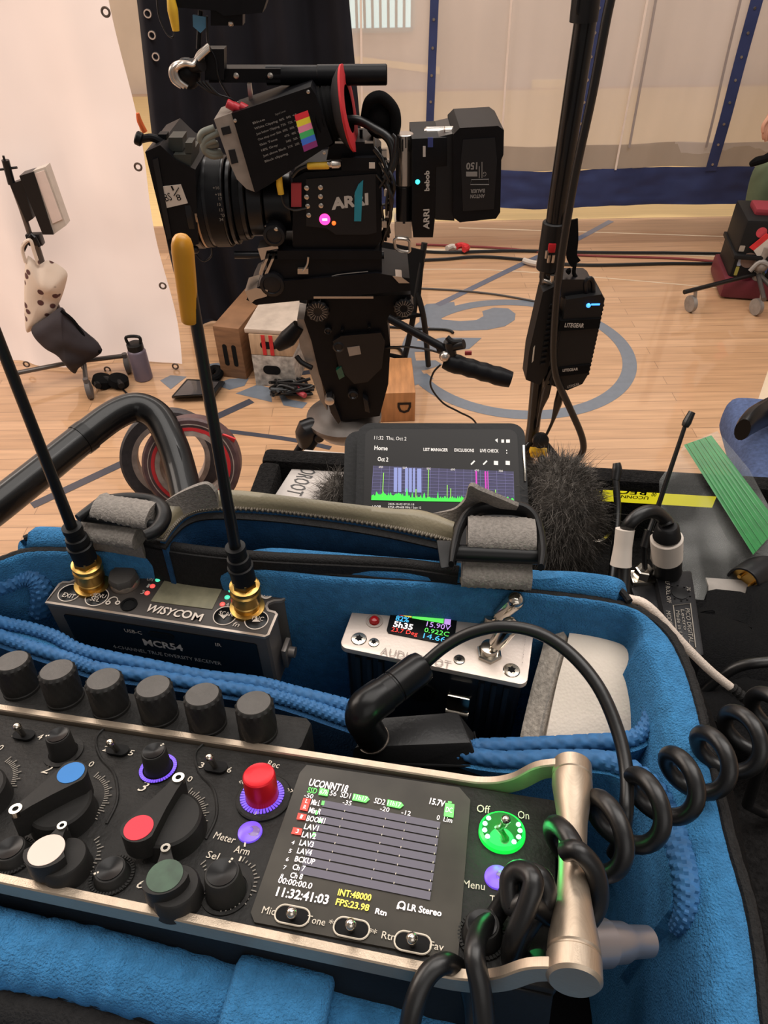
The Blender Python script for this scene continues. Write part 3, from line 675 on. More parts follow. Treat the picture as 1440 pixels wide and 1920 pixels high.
b = MB(); b.lathe(E - (K - E).normalized() * .0005, K - E, [(.0054, 0), (.0054, .0006)], 28); b.build('plug_ring', m_rim, pg)
b = MB(); b.tube([E, lerp(E, K, .45), lerp(E, K, .8) + (Tn - K).normalized() * .0005, K + (Tn - K).normalized() * .0035, K + (Tn - K).normalized() * .010], [.0052, .0052, .0056, .0060, .0058], 24, 6)
ax = Tn - K; L = ax.length
b.lathe(K + ax * .22, ax, [(.0052, 0), (.0054, .001), (.0054, L * .28), (.0051, L * .29), (.0051, L * .31), (.0054, L * .32), (.0055, L * .66), (.0050, L * .74), (.003, L * .77)], 28)
b.build('plug_body', m_gloss, pg)
d0 = proj(Tn)[2]
pts = [Tn - ax.normalized() * .002, at(835, 1212, d0 - .003), at(885, 1186, d0 - .006), at(945, 1175, d0 - .01), at(1010, 1187, d0 - .014), at(1070, 1226, d0 - .018), at(1122, 1288, d0 - .024), at(1158, 1370, d0 - .03), at(1175, 1450, d0 - .036), at(1174, 1520, d0 - .042), at(1168, 1560, d0 - .04), at(1150, 1600, d0 - .03)]
b = MB(); b.tube(pts, .00195, 14, 8); b.build('cable', m_cable, pg)
# ================================================================ WHITE ROLL
m_wht = mat('white_textured_fabric', (204, 192, 178), .75, var=.08)
nt = m_wht.node_tree
vo = nt.nodes.new('ShaderNodeTexVoronoi'); vo.inputs['Scale'].default_value = 900; tc = [n for n in nt.nodes if n.type == 'TEX_COORD'][0]; nt.links.new(tc.outputs['Object'], vo.inputs['Vector'])
bp = nt.nodes.new('ShaderNodeBump'); bp.inputs['Strength'].default_value = .35; bp.inputs['Distance'].default_value = .0004; nt.links.new(vo.outputs['Distance'], bp.inputs['Height']); nt.links.new(bp.outputs['Normal'], nt.nodes['Principled BSDF'].inputs['Normal'])
m_grey = mat('frayed_grey_edge', (150, 142, 132), .9, bump=(900, .5), var=.3, vscale=500)
rows = [((1040, 1176), (1208, 1238), 1.265), ((1052, 1174), (1212, 1236), 1.271), ((1066, 1186), (1214, 1252), 1.273), ((1058, 1230), (1213, 1290), 1.2715), ((1042, 1290), (1208, 1340), 1.267), ((1020, 1388), (1202, 1395), 1.260), ((1010, 1440), (1190, 1450), 1.252)]
L_ = [onz(a[0], a[1], z + .010) for a, c, z in rows]; R_ = [onz(c[0], c[1], z + .010) for a, c, z in rows]
back = [L_[0] + V3((.005, .014, -.02)), L_[0] + V3((0, .012, -.006))]; backR = [R_[0] + V3((.005, .014, -.02)), R_[0] + V3((0, .012, -.006))]
Lc = catmull(back + L_, 5); Rc = catmull(backR + R_, 5)
wr = thing('white_tape_roll', 'white textured fabric tape roll tucked in the blue pocket beside the battery', 'tape roll', Matrix.Translation(onz(1110, 1330, 1.22)))
b = MB(); b.sheet(lambda u, v: lerp(Lc[min(int(v * (len(Lc) - 1)), len(Lc) - 1)], Rc[min(int(v * (len(Lc) - 1)), len(Lc) - 1)], u), 12, len(Lc), .003); b.build('tape_face', m_wht, wr)
ux = (L_[3] - R_[3]).normalized()
b = MB(); edgeL = [p + ux * .0062 + UP * -.004 for p in Lc]
b.sheet(lambda u, v: lerp(edgeL[min(int(v * (len(Lc) - 1)), len(Lc) - 1)], Lc[min(int(v * (len(Lc) - 1)), len(Lc) - 1)], u), 4, len(Lc), .004); b.build('cut_edge', m_grey, wr)
# ================================================================ BLUE EQUIPMENT BAG
def fabric(name, col, scale, strength, sheen=.3, var=.15, vs=60, dist=.001):
    m = mat(name, col, .9, bump=(scale, strength, dist), var=var, vscale=vs, sheen=sheen, spec=.2); return m
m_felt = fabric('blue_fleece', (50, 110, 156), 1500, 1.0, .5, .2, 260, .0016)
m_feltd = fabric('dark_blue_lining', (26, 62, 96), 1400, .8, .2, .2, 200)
m_weave = mat('blue_woven_edging', (38, 88, 134), .7, var=.18, vscale=400, sheen=.2)
m_bind = mat('black_grosgrain_binding', (24, 23, 23), .75, bump=(1500, .5), var=.3, vscale=700)
m_nylon = mat('black_ballistic_nylon', (11, 11, 12), .8, bump=(1300, .7), var=.3, vscale=900, spec=.1)
m_web = mat('grey_webbing', (116, 110, 104), .8, var=.22, vscale=900, bump=(1400, .5))
m_buckle = mat('black_acetal_buckle', (17, 17, 18), .38)
zr = 1.30
RIM = [(-420, 1310), (-200, 1140), (-60, 1068), (0, 1055), (54, 1038), (137, 1036), (292, 1040), (458, 1062), (600, 1078), (800, 1094), (1020, 1118), (1129, 1132), (1195, 1149), (1251, 1190), (1286, 1252), (1310, 1327), (1323, 1383), (1365, 1567), (1407, 1717), (1432, 1900), (1440, 2050), (1330, 2300), (900, 2330), (400, 2220), (-100, 2060), (-480, 1800), (-540, 1520)]
rim = [onz(x, y, zr) for x, y in RIM]
bag = thing('audio_bag', 'open black nylon audio bag with bright blue fleece lining, holding the recorder', 'bag', Matrix.Translation(onz(640, 1500, 1.165)))
RP = catmull(rim, 6, True); nR = len(RP)
def inward(i):
    T = (RP[(i + 1) % nR] - RP[i - 1]).normalized(); return V3((T.y, -T.x, 0)) if True else None
# path runs left -> back -> right -> front (clockwise from above): inward is to the right of travel
def wallsheet(prof, jit=0.0, seed=1):
    r = random.Random(seed)
    def fn(u, v):
        i = int(round(u * nR)) % nR; t = v * (len(prof) - 1); k = min(int(t), len(prof) - 2); f = t - k
        a = lerp(prof[k][0], prof[k + 1][0], f); z = lerp(prof[k][1], prof[k + 1][1], f)
        iw = inward(i); s_ = max(0, min(1, (-iw.y - .35) / .5)); s_ = s_ * s_ * (3 - 2 * s_)
        if a > 0: a *= 1 - .72 * s_
        p = RP[i] + iw * a + UP * z
        if jit: p += inward(i) * jit * noise.noise(p * 18) + UP * jit * .4 * noise.noise(p * 25 + V3((9, 2, 1)))
        return p
    return fn
pin = [(0, .0004), (.003, .0022), (.007, .0024), (.0105, .0012), (.013, -.003), (.0145, -.01), (.0155, -.02), (.016, -.04), (.016, -.07), (.016, -.1), (.016, -.125)]
b = MB(); b.grid(wallsheet(pin, .002), nR, 32, cu=True); b.build('lining', m_felt, bag, smooth=3)
pout = [(0, .0004), (-.004, -.004), (-.009, -.012), (-.014, -.03), (-.016, -.07), (-.015, -.11), (-.012, -.134)]
b = MB(); b.grid(wallsheet(pout, .006, 3), nR, 20, cu=True); b.build('outer_shell', m_nylon, bag, smooth=3)
b = MB(); b.tube([p + UP * .0008 for p in RP], .0017, 8, 1, closed=True, disp=lambda i, j: 1 + .12 * ((i + j) % 2)); b.build('rim_binding', m_bind, bag)
b = MB(); bot = [p + inward(i) * .012 for i, p in enumerate(RP)]; b.prism([(p.x, p.y) for p in bot[::4]], 1.166, 1.172); b.build('bag_floor', m_nylon, bag)
# dividers with woven edges --------------------------------------
def rope(name, pts, r, drop=None, zdef=1.283, parent=None, mat_=None, seg=None, flat=1.0, skirt_mat=None):
    W = [onz(p[0], p[1], p[2] if len(p) > 2 else zdef) for p in pts]
    L = sum((W[i + 1] - W[i]).length for i in range(len(W) - 1)); k = max(4, int(L / .0008 / (len(W) - 1)))
    b = MB(); b.tube(W, r, 20, k, disp=lambda i, j: 1 + (.12 if ((i // 2) + (j // 2)) % 2 else -.07), flat=flat)
    o = b.build(name, mat_ or m_weave, parent)
    if drop:
        P = catmull(W, 5); n = len(P)
        b = MB(); b.sheet(lambda u, v: P[min(int(round(u * (n - 1))), n - 1)] - UP * (.001 + drop * v), n, 6, .004); b.build('divider_panel', skirt_mat or m_felt, parent)
    return o
A1 = [(-90, 1135), (0, 1166), (55, 1178), (104, 1194), (146, 1217), (208, 1233), (300, 1252), (380, 1268), (484, 1281), (547, 1297), (630, 1318), (680, 1332)]
A2 = [(-90, 1160), (0, 1192), (62, 1214), (135, 1237), (187, 1254), (300, 1270), (411, 1287), (505, 1303), (567, 1320), (630, 1342), (690, 1362)]
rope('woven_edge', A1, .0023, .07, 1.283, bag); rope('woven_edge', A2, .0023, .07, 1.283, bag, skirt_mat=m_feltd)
rope('woven_edge', [(-90, 1110, 1.287), (0, 1095, 1.29), (42, 1080, 1.291), (68, 1086, 1.289), (80, 1112, 1.283), (76, 1150, 1.272)], .0042, None, 1.287, bag, flat=.8)
R1 = [(870, 1402, 1.284), (905, 1400, 1.284), (1000, 1397, 1.285), (1100, 1392, 1.286), (1178, 1386, 1.287), (1210, 1364, 1.288), (1222, 1325, 1.289), (1219, 1270, 1.290), (1208, 1238, 1.290)]
R2 = [(860, 1412, 1.286), (940, 1424, 1.288), (1050, 1422, 1.289), (1150, 1430, 1.290), (1212, 1470, 1.293), (1252, 1530, 1.295), (1278, 1600, 1.297), (1290, 1668, 1.297), (1286, 1715, 1.294), (1268, 1742, 1.288)]
rope('woven_edge', R1, .0025, .05, 1.28, bag); rope('woven_edge', R2, [.0024, .0025, .0026, .003, .0036, .0038, .0038, .0036, .003, .002], .055, 1.28, bag)
# front padding roll, velcro tab
def tubez(name, pts, r, m, parent, n=18, k=8, jit=0.0):
    W = [onz(p[0], p[1], p[2]) for p in pts]; b = MB(); b.tube(W, r, n, k, disp=(lambda i, j: 1 + jit * noise.noise(V3((i * .35, j * .5, 3)))) if jit else None); return b.build(name, m, parent)
tubez('padding_roll', [(-160, 1745, 1.296), (0, 1778, 1.296), (130, 1800, 1.296), (270, 1832, 1.295), (420, 1868, 1.294), (620, 1905, 1.292), (800, 1930, 1.291), (1000, 1950, 1.29)], [.0085, .0088, .0082, .0086, .008, .008, .008, .008], m_felt, bag, 20, 14, .12)
tubez('padding_roll', [(-160, 1680, 1.29), (-40, 1695, 1.291), (40, 1715, 1.291), (88, 1742, 1.287)], [.007, .0066, .006, .003], m_felt, bag, 18, 10, .12)
tubez('padding_roll', [(-160, 1850, 1.288), (40, 1890, 1.288), (240, 1930, 1.286), (420, 1980, 1.284)], .008, m_bind, bag, 18, 10, .08)
tubez('rim_binding', [(-160, 1808, 1.295), (0, 1838, 1.2955), (120, 1858, 1.2955), (250, 1892, 1.2945), (370, 1935, 1.293)], .0018, m_bind, bag, 8, 10)
q = [(404, 1935), (602, 1968), (634, 1815), (450, 1778)]
b = MB(); b.hexa([onz(x, y, 1.296) for x, y in ((396, 1960), (596, 1990), (632, 1834), (446, 1800))] + [onz(x, y, 1.306) for x, y in q], .003); b.build('velcro_tab', m_felt, bag, smooth=1.2)
# folded lid edge behind the rim
T0 = [(46, 1012), (75, 1006), (180, 1012), (330, 1031), (460, 1043), (600, 1052), (800, 1070), (1010, 1087), (1120, 1096), (1160, 1108), (1180, 1130)]
T1 = [(34, 1044), (62, 1036), (180, 1040), (330, 1048), (460, 1068), (600, 1085), (800, 1100), (1010, 1115), (1120, 1130), (1158, 1140), (1182, 1147)]
Wt = catmull([onz(x, y, 1.303) for x, y in T0], 6); Wb = catmull([onz(x, y, 1.295) for x, y in T1], 6); n = len(Wt)
def lidfn(u, v):
    i = min(int(round(u * (n - 1))), n - 1); p = lerp(Wt[i], Wb[i], v); return p + UP * .003 * math.sin(math.pi * v)
b = MB(); b.sheet(lidfn, n, 7, .004); lid = b.build('lid_fold', m_felt, bag, smooth=1.2)
b = MB(); b.tube([p + UP * .0006 for p in Wt], .0013, 8, 1); b.build('lid_binding', m_bind, lid)
# zip pocket ------------------------------------------------------
Z0 = [(300, 1015), (318, 990), (345, 966), (380, 954), (440, 952), (520, 957), (582, 964), (650, 973), (723, 985), (790, 999), (850, 1013)]
Zw = catmull([onz(x, y, 1.312) for x, y in Z0], 8); nz_ = len(Zw)
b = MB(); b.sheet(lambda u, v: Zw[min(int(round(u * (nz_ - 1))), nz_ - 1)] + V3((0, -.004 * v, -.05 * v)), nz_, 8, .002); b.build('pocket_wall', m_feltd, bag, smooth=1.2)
Z1 = [(290, 1000), (310, 975), (340, 950), (385, 935), (440, 930), (520, 942), (582, 951), (650, 959), (723, 965), (790, 966), (850, 990)]
Zu = catmull([onz(x, y, 1.3135) for x, y in Z1], 8)
b = MB(); b.sheet(lambda u, v: lerp(Zu[min(int(round(u * (nz_ - 1))), nz_ - 1)], Zw[min(int(round(u * (nz_ - 1))), nz_ - 1)], v) + UP * .004 * math.sin(math.pi * v), nz_, 6, .0015)
b.build('pocket_piping', mat('olive_grey_piping', (112, 104, 84), .42, bump=(900, .15), var=.15), bag, smooth=1.2)
b = MB()
for i in range(nz_ - 1):
    T = (Zw[i + 1] - Zw[i])
    for f in (0, .5):
        p = Zw[i] + T * f + UP * .001; a = math.atan2(T.y, T.x)
        b.box((0, 0, 0), (.0010, .0030, .0014), .0003, M=Matrix.Translation(p) @ Matrix.Rotation(a, 4, 'Z') @ Matrix.Translation((0, -.001 if f else -.0004, 0)), seg=1)
b.build('zipper_teeth', mat('zipper_metal', (120, 112, 100), .35, metal=.6), bag, kind='stuff')
b = MB(); b.strap([p + V3((0, -.0022, -.0012)) for p in Zw], .005, .001, (0, -.35, 1), 1); b.build('zipper_tape', m_bind, bag)
# outer black front panel of that pocket
F0 = [(255, 1012), (330, 1027), (420, 1038), (520, 1046), (650, 1052), (760, 1058), (860, 1072)]
Fw = catmull([onz(x, y, 1.306) for x, y in F0], 8); nf = len(Fw)
b = MB(); b.sheet(lambda u, v: Fw[min(int(round(u * (nf - 1))), nf - 1)] + V3((0, -.003 * v, -.03 * v)), nf, 5, .003); b.tube(Fw, .0022, 8, 1); b.build('pocket_edge', m_bind, bag, smooth=1.2)
# webbing and buckles
def loop(a, c, r, z, parent, name='webbing_loop', m=None):
    A, C = onz(*a, z), onz(*c, z); b = MB()
    n = 44; d = (C - A); P = [A + d * (i / n) for i in range(n + 1)]
    b.tube(P, r, 26, 1, disp=lambda i, j: 1 + (.03 if (i // 2 + (j if (i // 6) % 2 else -j)) % 3 == 0 else -.015), flat=.62, side=d.cross(UP)); return b.build(name, m or m_web, parent)
lb = thing('strap_buckle', 'black ring buckle with grey webbing at the left back of the blue bag', 'buckle', Matrix.Translation(onz(230, 985, 1.30)))
loop((156, 986), (264, 1003), .0068, 1.313, lb); loop((186, 950), (288, 967), .0066, 1.321, lb)
ring = [(146, 972), (172, 954), (196, 940), (240, 936), (285, 940), (305, 955), (306, 975), (292, 995), (272, 1005)]
b = MB(); b.tube([onz(x, y, 1.322) for x, y in ring], [.0016, .002, .0022, .0026, .0026, .0028, .0028, .0026, .0022], 12, 6); b.cyl(onz(150, 968, 1.32), onz(300, 986, 1.32), .002); b.build('buckle_frame', m_buckle, lb)
b = MB(); LQ = [[(165, 1000, 1.309), (268, 1018, 1.309)], [(172, 1020, 1.304), (274, 1036, 1.303)], [(178, 1034, 1.298), (280, 1048, 1.297)]]
def quadsheet(b, Q, t=.0016, nu=12, k=5):
    L_ = catmull([onz(*q[0]) for q in Q], k); R_ = catmull([onz(*q[1]) for q in Q], k); n = len(L_)
    b.sheet(lambda u, v: lerp(L_[min(int(round(v * (n - 1))), n - 1)], R_[min(int(round(v * (n - 1))), n - 1)], u), nu, n, t)
quadsheet(b, LQ); b.build('webbing_tail', m_web, lb)
b = MB(); quadsheet(b, [[(296, 948, 1.318), (304, 985, 1.312)], [(330, 928, 1.322), (345, 972, 1.312)], [(362, 914, 1.325), (372, 962, 1.312)], [(388, 908, 1.326), (404, 958, 1.312)], [(404, 924, 1.322), (412, 962, 1.310)]]); b.build('webbing_strap', m_web, lb)
rb = thing('strap_buckle', 'large black slider buckle threaded with grey webbing in front of the lit phone', 'buckle', Matrix.Translation(onz(930, 1040, 1.30)))
loop((876, 1000), (1002, 1006), .0080, 1.322, rb); loop((866, 1064), (994, 1070), .0082, 1.311, rb)
b = MB()
b.tube([onz(x, y, 1.324) for x, y in ((846, 1058), (852, 1025), (862, 990), (878, 966), (905, 954), (945, 952), (980, 956), (1002, 972), (1012, 1000), (1017, 1035), (1014, 1064))], [.0016, .0026, .0028, .003, .003, .0032, .0032, .003, .0028, .0026, .0018], 12, 6, flat=.6, side=(0, 0, 1))
b.cyl(onz(850, 1036, 1.320), onz(1014, 1043, 1.320), .0030, n=16); b.hexa([onz(x, y, 1.314) for x, y in ((826, 1066), (856, 1060), (860, 1014), (818, 1012))] + [onz(x, y, 1.318) for x, y in ((826, 1066), (856, 1060), (860, 1014), (818, 1012))], .0008)
b.build('buckle_frame', m_buckle, rb)
b = MB(); quadsheet(b, [[(862, 1082, 1.306), (994, 1088, 1.306)], [(864, 1092, 1.298), (995, 1098, 1.298)]]); b.build('webbing_tail', m_web, rb)
b = MB(); quadsheet(b, [[(812, 962, 1.316), (820, 990, 1.312)], [(850, 956, 1.320), (866, 984, 1.314)], [(872, 938, 1.326), (884, 966, 1.316)], [(880, 912, 1.336), (888, 948, 1.322)], [(900, 920, 1.336), (906, 952, 1.322)], [(935, 934, 1.333), (930, 960, 1.322)], [(972, 950, 1.328), (962, 966, 1.32)]], nu=10); b.build('webbing_strap', m_web, rb)
# ================================================================ COILED LEAD
def pixdir(px, py, d, vx, vy):
    a = at(px, py, d); return (at(px + vx, py + vy, d) - a)
cl = thing('coiled_cable', 'thick black curly cable knotted over the recorder right end', 'cable', Matrix.Translation(onz(1200, 1560, 1.28)))
S, E = at(1500, 1310, .228), at(1052, 1618, .170)
ax = (E - S); LN = ax.length; A = ax.normalized()
toc = -(ray(1250, 1480)).normalized(); e2 = (toc - A * toc.dot(A)).normalized()
pd = pixdir(1250, 1480, .2, .6, .8); pd = (pd - A * pd.dot(A)); pd = (pd - e2 * pd.dot(e2)).normalized()
turns = 7.3; rr = .0074; pts = []
N = int(turns * 16)
for i in range(N + 1):
    t = i / N; th = 2 * math.pi * turns * t - .2; R = rr * (1 + .06 * math.sin(t * 9))
    pts.append(S + A * (LN * t) + (-pd * math.cos(th) + e2 * math.sin(th)) * R)
# the knot, drawn as a continuation in the same plane
d = .163
K = [(1060, 1596, d), (1092, 1600, d - .003), (1118, 1640, d - .002), (1122, 1690, d), (1098, 1728, d), (1060, 1728, d + .004), (1020, 1706, d + .004), (985, 1688, d - .004), (958, 1720, d - .008), (956, 1772, d - .006), (982, 1800, d), (1020, 1788, d + .003), (1046, 1755, d + .002), (1040, 1718, d - .002), (1006, 1700, d - .004), (985, 1730, d - .012), (975, 1780, d - .009), (962, 1810, d - .004), (948, 1790, d - .006), (965, 1740, d - .013), (995, 1690, d - .011), (1018, 1660, d - .004), (1002, 1636, d - .002), (966, 1642, d - .005), (948, 1672, d - .008), (950, 1720, d - .004), (970, 1770, d - .002), (1000, 1805, d - .004), (1022, 1840, d - .003)]
tl = pts[0]; pts = [V3((tl.x + .10, tl.y + .01, 1.169)), V3((tl.x + .06, tl.y + .015, 1.171)), V3((tl.x + .03, tl.y + .01, 1.19)), tl + V3((.010, .004, -.012))] + pts
b = MB(); b.tube(pts, .00235, 14, 2); b.build('coil', m_cable, cl)
b = MB(); b.tube([at(*p) for p in [(1060, 1596, d), (1085, 1596, d - .003), (1116, 1634, d - .003), (1122, 1690, d - .001), (1098, 1730, d), (1058, 1730, d + .003), (1015, 1704, d + .003), (985, 1682, d), (968, 1655, d - .003), (985, 1636, d - .005), (1015, 1645, d - .006), (1024, 1680, d - .006), (1000, 1720, d - .006), (975, 1765, d - .004), (968, 1805, d - .001), (990, 1825, d), (1020, 1800, d + .001), (1050, 1765, d)]], .0023, 14, 6)
b.tube([at(*p) for p in [(1050, 1765, d), (1052, 1730, d - .003), (1020, 1712, d - .006), (990, 1690, d - .009), (962, 1700, d - .008), (956, 1650, d - .006), (975, 1632, d - .007), (1000, 1650, d - .011), (988, 1700, d - .012), (968, 1750, d - .011), (958, 1795, d - .007), (975, 1818, d - .003), (1005, 1815, d - .002)]], .0023, 14, 6)
b.tube([at(*p) for p in [(1005, 1790, d - .006), (1012, 1815, d - .006), (1024, 1848, d - .005)]], [.0022, .0024, .0023], 14, 4); b.ball(at(1024, 1848, d - .005), .0023, seg=12)
b.build('knot', m_cable, cl)
b = MB(); b.tube([at(*p) for p in [(965, 1650, d - .003), (945, 1690, d + .001), (925, 1722, d + .001), (900, 1745, d - .005), (890, 1790, d - .012), (902, 1860, d - .014), (912, 1960, d - .014)]], .0023, 14, 6)
b.tube([at(*p) for p in [(895, 1980, d - .004), (888, 1890, d - .002), (870, 1830, d - .004), (835, 1806, d - .008), (800, 1830, d - .010), (775, 1890, d - .012), (760, 1980, d - .012)]], .0023, 14, 6); b.build('loose_loops', m_cable, cl)
# ================================================================ CART
m_carpet = mat('black_cart_carpet', (24, 23, 23), .95, bump=(900, 1.0, .002), var=.45, vscale=500, spec=.1)
m_pipe = mat('black_painted_steel', (14, 14, 15), .3, bump=(120, .04), coat=.3)
zF, zT = 1.165, 1.213
C0, C1, C2 = onz(497, 838, zT), onz(1560, 898, zT), onz(436, 940, zT)
bu = (C1 - C0).normalized(); bvv = V3((bu.y, -bu.x, 0))     # toward the viewer
cart = thing('equipment_cart', 'black carpeted equipment cart top with raised rim under the blue bag', 'cart', Matrix.Translation(V3((.1, .2, 0))))
LX, LY = (C1 - C0).length + .1, .72
def cp(a, d, z): p = C0 + bu * a + bvv * d; return V3((p.x, p.y, z))
b = MB(); b.hexa([cp(0, LY, 1.13), cp(LX, LY, 1.13), cp(LX, 0, 1.13), cp(0, 0, 1.13), cp(0, LY, zF), cp(LX, LY, zF), cp(LX, 0, zF), cp(0, 0, zF)], .002); b.build('tray_floor', m_carpet, cart)
def bar(x0, y0, x1, y1, n='tray_rim'):
    b = MB(); b.hexa([cp(x0, y1, 1.13), cp(x1, y1, 1.13), cp(x1, y0, 1.13), cp(x0, y0, 1.13), cp(x0, y1, zT), cp(x1, y1, zT), cp(x1, y0, zT), cp(x0, y0, zT)], .004); b.build(n, m_carpet, cart)
bar(0, 0, LX, .014); bar(0, .0145, .014, .32)
for a, d in ((.03, .03), (LX - .03, .03), (.03, LY - .03), (LX - .03, LY - .03)):
    b = MB(); q = cp(a, d, .08); b.cyl(q, (q.x, q.y, 1.13), .012); po = b.build('cart_post', m_pipe, cart)
    b = MB(); b.lathe((q.x - .015, q.y, .045), (1, 0, 0), [(.02, 0), (.045, .004), (.045, .026), (.02, .03)], 28); b.build('castor', m_blackp, po)
# push handle: steel tube bent down at the far end
HP = [(-140, 1040, .50), (-40, 975, .52), (60, 898, .55), (150, 826, .58), (215, 778, .60), (258, 764, .61), (296, 782, .61), (322, 830, .60), (338, 880, .59), (352, 940, .575), (362, 985, .565)]
hw = [at(*p) for p in HP]
b = MB(); b.tube(hw, .0128, 24, 6); hd = b.build('push_handle', mat('worn_black_handle', (11, 11, 12), .36, bump=(300, .15, .0005), coat=.2), cart)
b = MB(); b.tube([lerp(hw[3], hw[4], .0), lerp(hw[3], hw[4], .22)], .0135, 24, 3); b.build('tape_band', m_gloss, hd)
b = MB(); b.tube([hw[0], lerp(hw[0], hw[1], .95)], .0145, 24, 3); b.build('rubber_sleeve', mat('grey_rubber_sleeve', (58, 54, 52), .6), hd)
b = MB(); b.tube([p + (CAM - p).normalized() * .0124 + V3((.003, 0, 0)) for p in hw[6:]], .0016, 8, 5); b.build('weld_seam', m_pipe, hd)
# label tape on the back wall
yb = Frame(cp(0, .0142, 0), bu, bvv)        # v = down? (N x U)
up_ = 1 if yb.V.z > 0 else -1
m_ytape = mat('emissive_yellow_tape', (236, 222, 40), .45, var=.06, emit=.6)  # emission added to brighten the tape, which is no lamp
a0 = yb.px(1086, 926); a1 = yb.px(1345, 926)
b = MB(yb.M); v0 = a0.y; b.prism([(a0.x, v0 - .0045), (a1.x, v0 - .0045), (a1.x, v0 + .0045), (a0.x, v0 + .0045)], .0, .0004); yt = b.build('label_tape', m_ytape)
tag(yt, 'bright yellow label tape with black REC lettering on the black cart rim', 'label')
b = MB(yb.M)
def ytext(st, x, y, wid, hgt):
    p = yb.px(x, y); t = MB(); t.text(st, None, 1.0, .02, 'CENTER'); xs = [q.x for q in t.v]; sx = wid / (max(xs) - min(xs)); sy = hgt / .72
    b._add([(p.x - q.x * sx, p.y - q.y * sy * 1, .0006) for q in t.v], [f for f, _ in t.f])
ytext('REC', 1187, 921, .017, .0042); ytext('UCONN', 1190, 931, .017, .0026); ytext('REC', 1104, 921, .017, .0042); ytext('UCONN', 1106, 931, .017, .0026)
ytext('00', 1226, 926, .003, .003)
b.build('tape_lettering', m_dark, yt)
# ================================================================ TAPE ROLLS ON THE HANDLE
def tape_roll(name, label, cpx, d, R, r, wid, axis, mo, mi, extra=None):
    c = at(*cpx, d); ax = V3(axis).normalized(); t = thing(name, label, 'tape roll', Matrix.Translation(c - UP * R), 'tape rolls')
    b = MB(); b.lathe(c - ax * wid / 2, ax, [(r + .004, 0), (R - .002, 0), (R, .002), (R, wid - .002), (R - .002, wid), (r + .004, wid)], 64, caps=False); b.build('tape', mo, t)
    b = MB(); b.lathe(c - ax * (wid / 2 + .0005), ax, [(r, 0), (r + .0045, 0), (r + .0045, wid + .001), (r, wid + .001), (r, 0)], 64, caps=False); b.build('cardboard_core', mi, t)
    if extra: extra(t, c, ax)
m_core = mat('grey_cardboard_core', (150, 134, 124), .85, var=.25, vscale=120)
m_tblack = mat('dark_cloth_tape', (52, 46, 47), .6, bump=(400, .2), var=.25, vscale=200)
m_tred = mat('red_brown_tape_side', (78, 54, 54), .55, var=.3, vscale=120)
m_tredb = mat('red_tape', (190, 40, 44), .45, var=.15)
tape_roll('tape_roll', 'dark cloth tape roll hanging behind the red tape roll on the cart handle', (322, 857), .66, .045, .030, .024, (.25, -.82, .42), m_tblack, m_core)
def redx(t, c, ax):
    b = MB(); b.washer(c - ax * .0135, ax, .0305, .0338, .027, 64); b.build('red_layer', m_tredb, t, label='red inner layer')
    b = MB(); q = at(424, 830, .62); b.box((0, 0, 0), (.012, .002, .016), .0005, M=Matrix.Translation(q) @ Matrix.Rotation(.5, 4, 'Y')); b.build('tape_end', m_tredb, t)
    b = MB(); b.washer(c - ax * .0137, ax, .036, .0368, .0274, 64); b.build('pale_layer', m_core, t)
tape_roll('tape_roll', 'grey tape roll with red inner layer hanging at the front on the cart handle', (362, 868), .63, .042, .0265, .026, (.12, -.86, .42), m_tred, m_core, redx)
# ================================================================ BOX, PHONE, FUR WINDSHIELDS
m_box = mat('white_card_box', (172, 164, 158), .55, var=.06)
zb0, zb1 = zF + .0005, 1.207
q = [(512, 932), (672, 950), (694, 852), (570, 842)]
top = [onz(x, y, zb1) for x, y in q]
ab = thing('battery_box', 'flat white cardboard box with thin grey lettering lying left of the lit phone', 'box', Matrix.Translation(V3((sum(p.x for p in top) / 4, sum(p.y for p in top) / 4, zb0))))
b = MB(); b.hexa([V3((p.x, p.y, zb0)) for p in top] + top, .0012); b.build('box_body', m_box, ab)
abf = Frame(top[3], top[1] - top[2] if False else (top[0] - top[3]), UP)
b = MB(); fit = MB()
t = MB(); t.text('AUDIOROOT', None, 1.0, 0, 'LEFT'); xs = [v.x for v in t.v]
Lb = (top[0] - top[3]).length; sx = Lb * .86 / (max(xs) - min(xs)); M = Frame(lerp(top[3], top[0], .06) + (top[2] - top[3]).normalized() * .011, top[0] - top[3], UP).M
b._add([(v.x * sx, v.y * .011 / .72, .0003) for v in t.v], [f for f, _ in t.f], M); b.build('box_lettering', mat('dark_grey_ink', (60, 58, 58), .6), ab)
b = MB(); b.hexa([onz(508, 938, zb0 + .002 + 0 * .0), onz(648, 952, zb0 + .002), onz(650, 944, zb0 + .002), onz(512, 930, zb0 + .002), onz(508, 938, zb1 - .004), onz(648, 952, zb1 - .004), onz(650, 944, zb1 - .004), onz(512, 930, zb1 - .004)], .001); b.build('box_flap', m_box, ab)
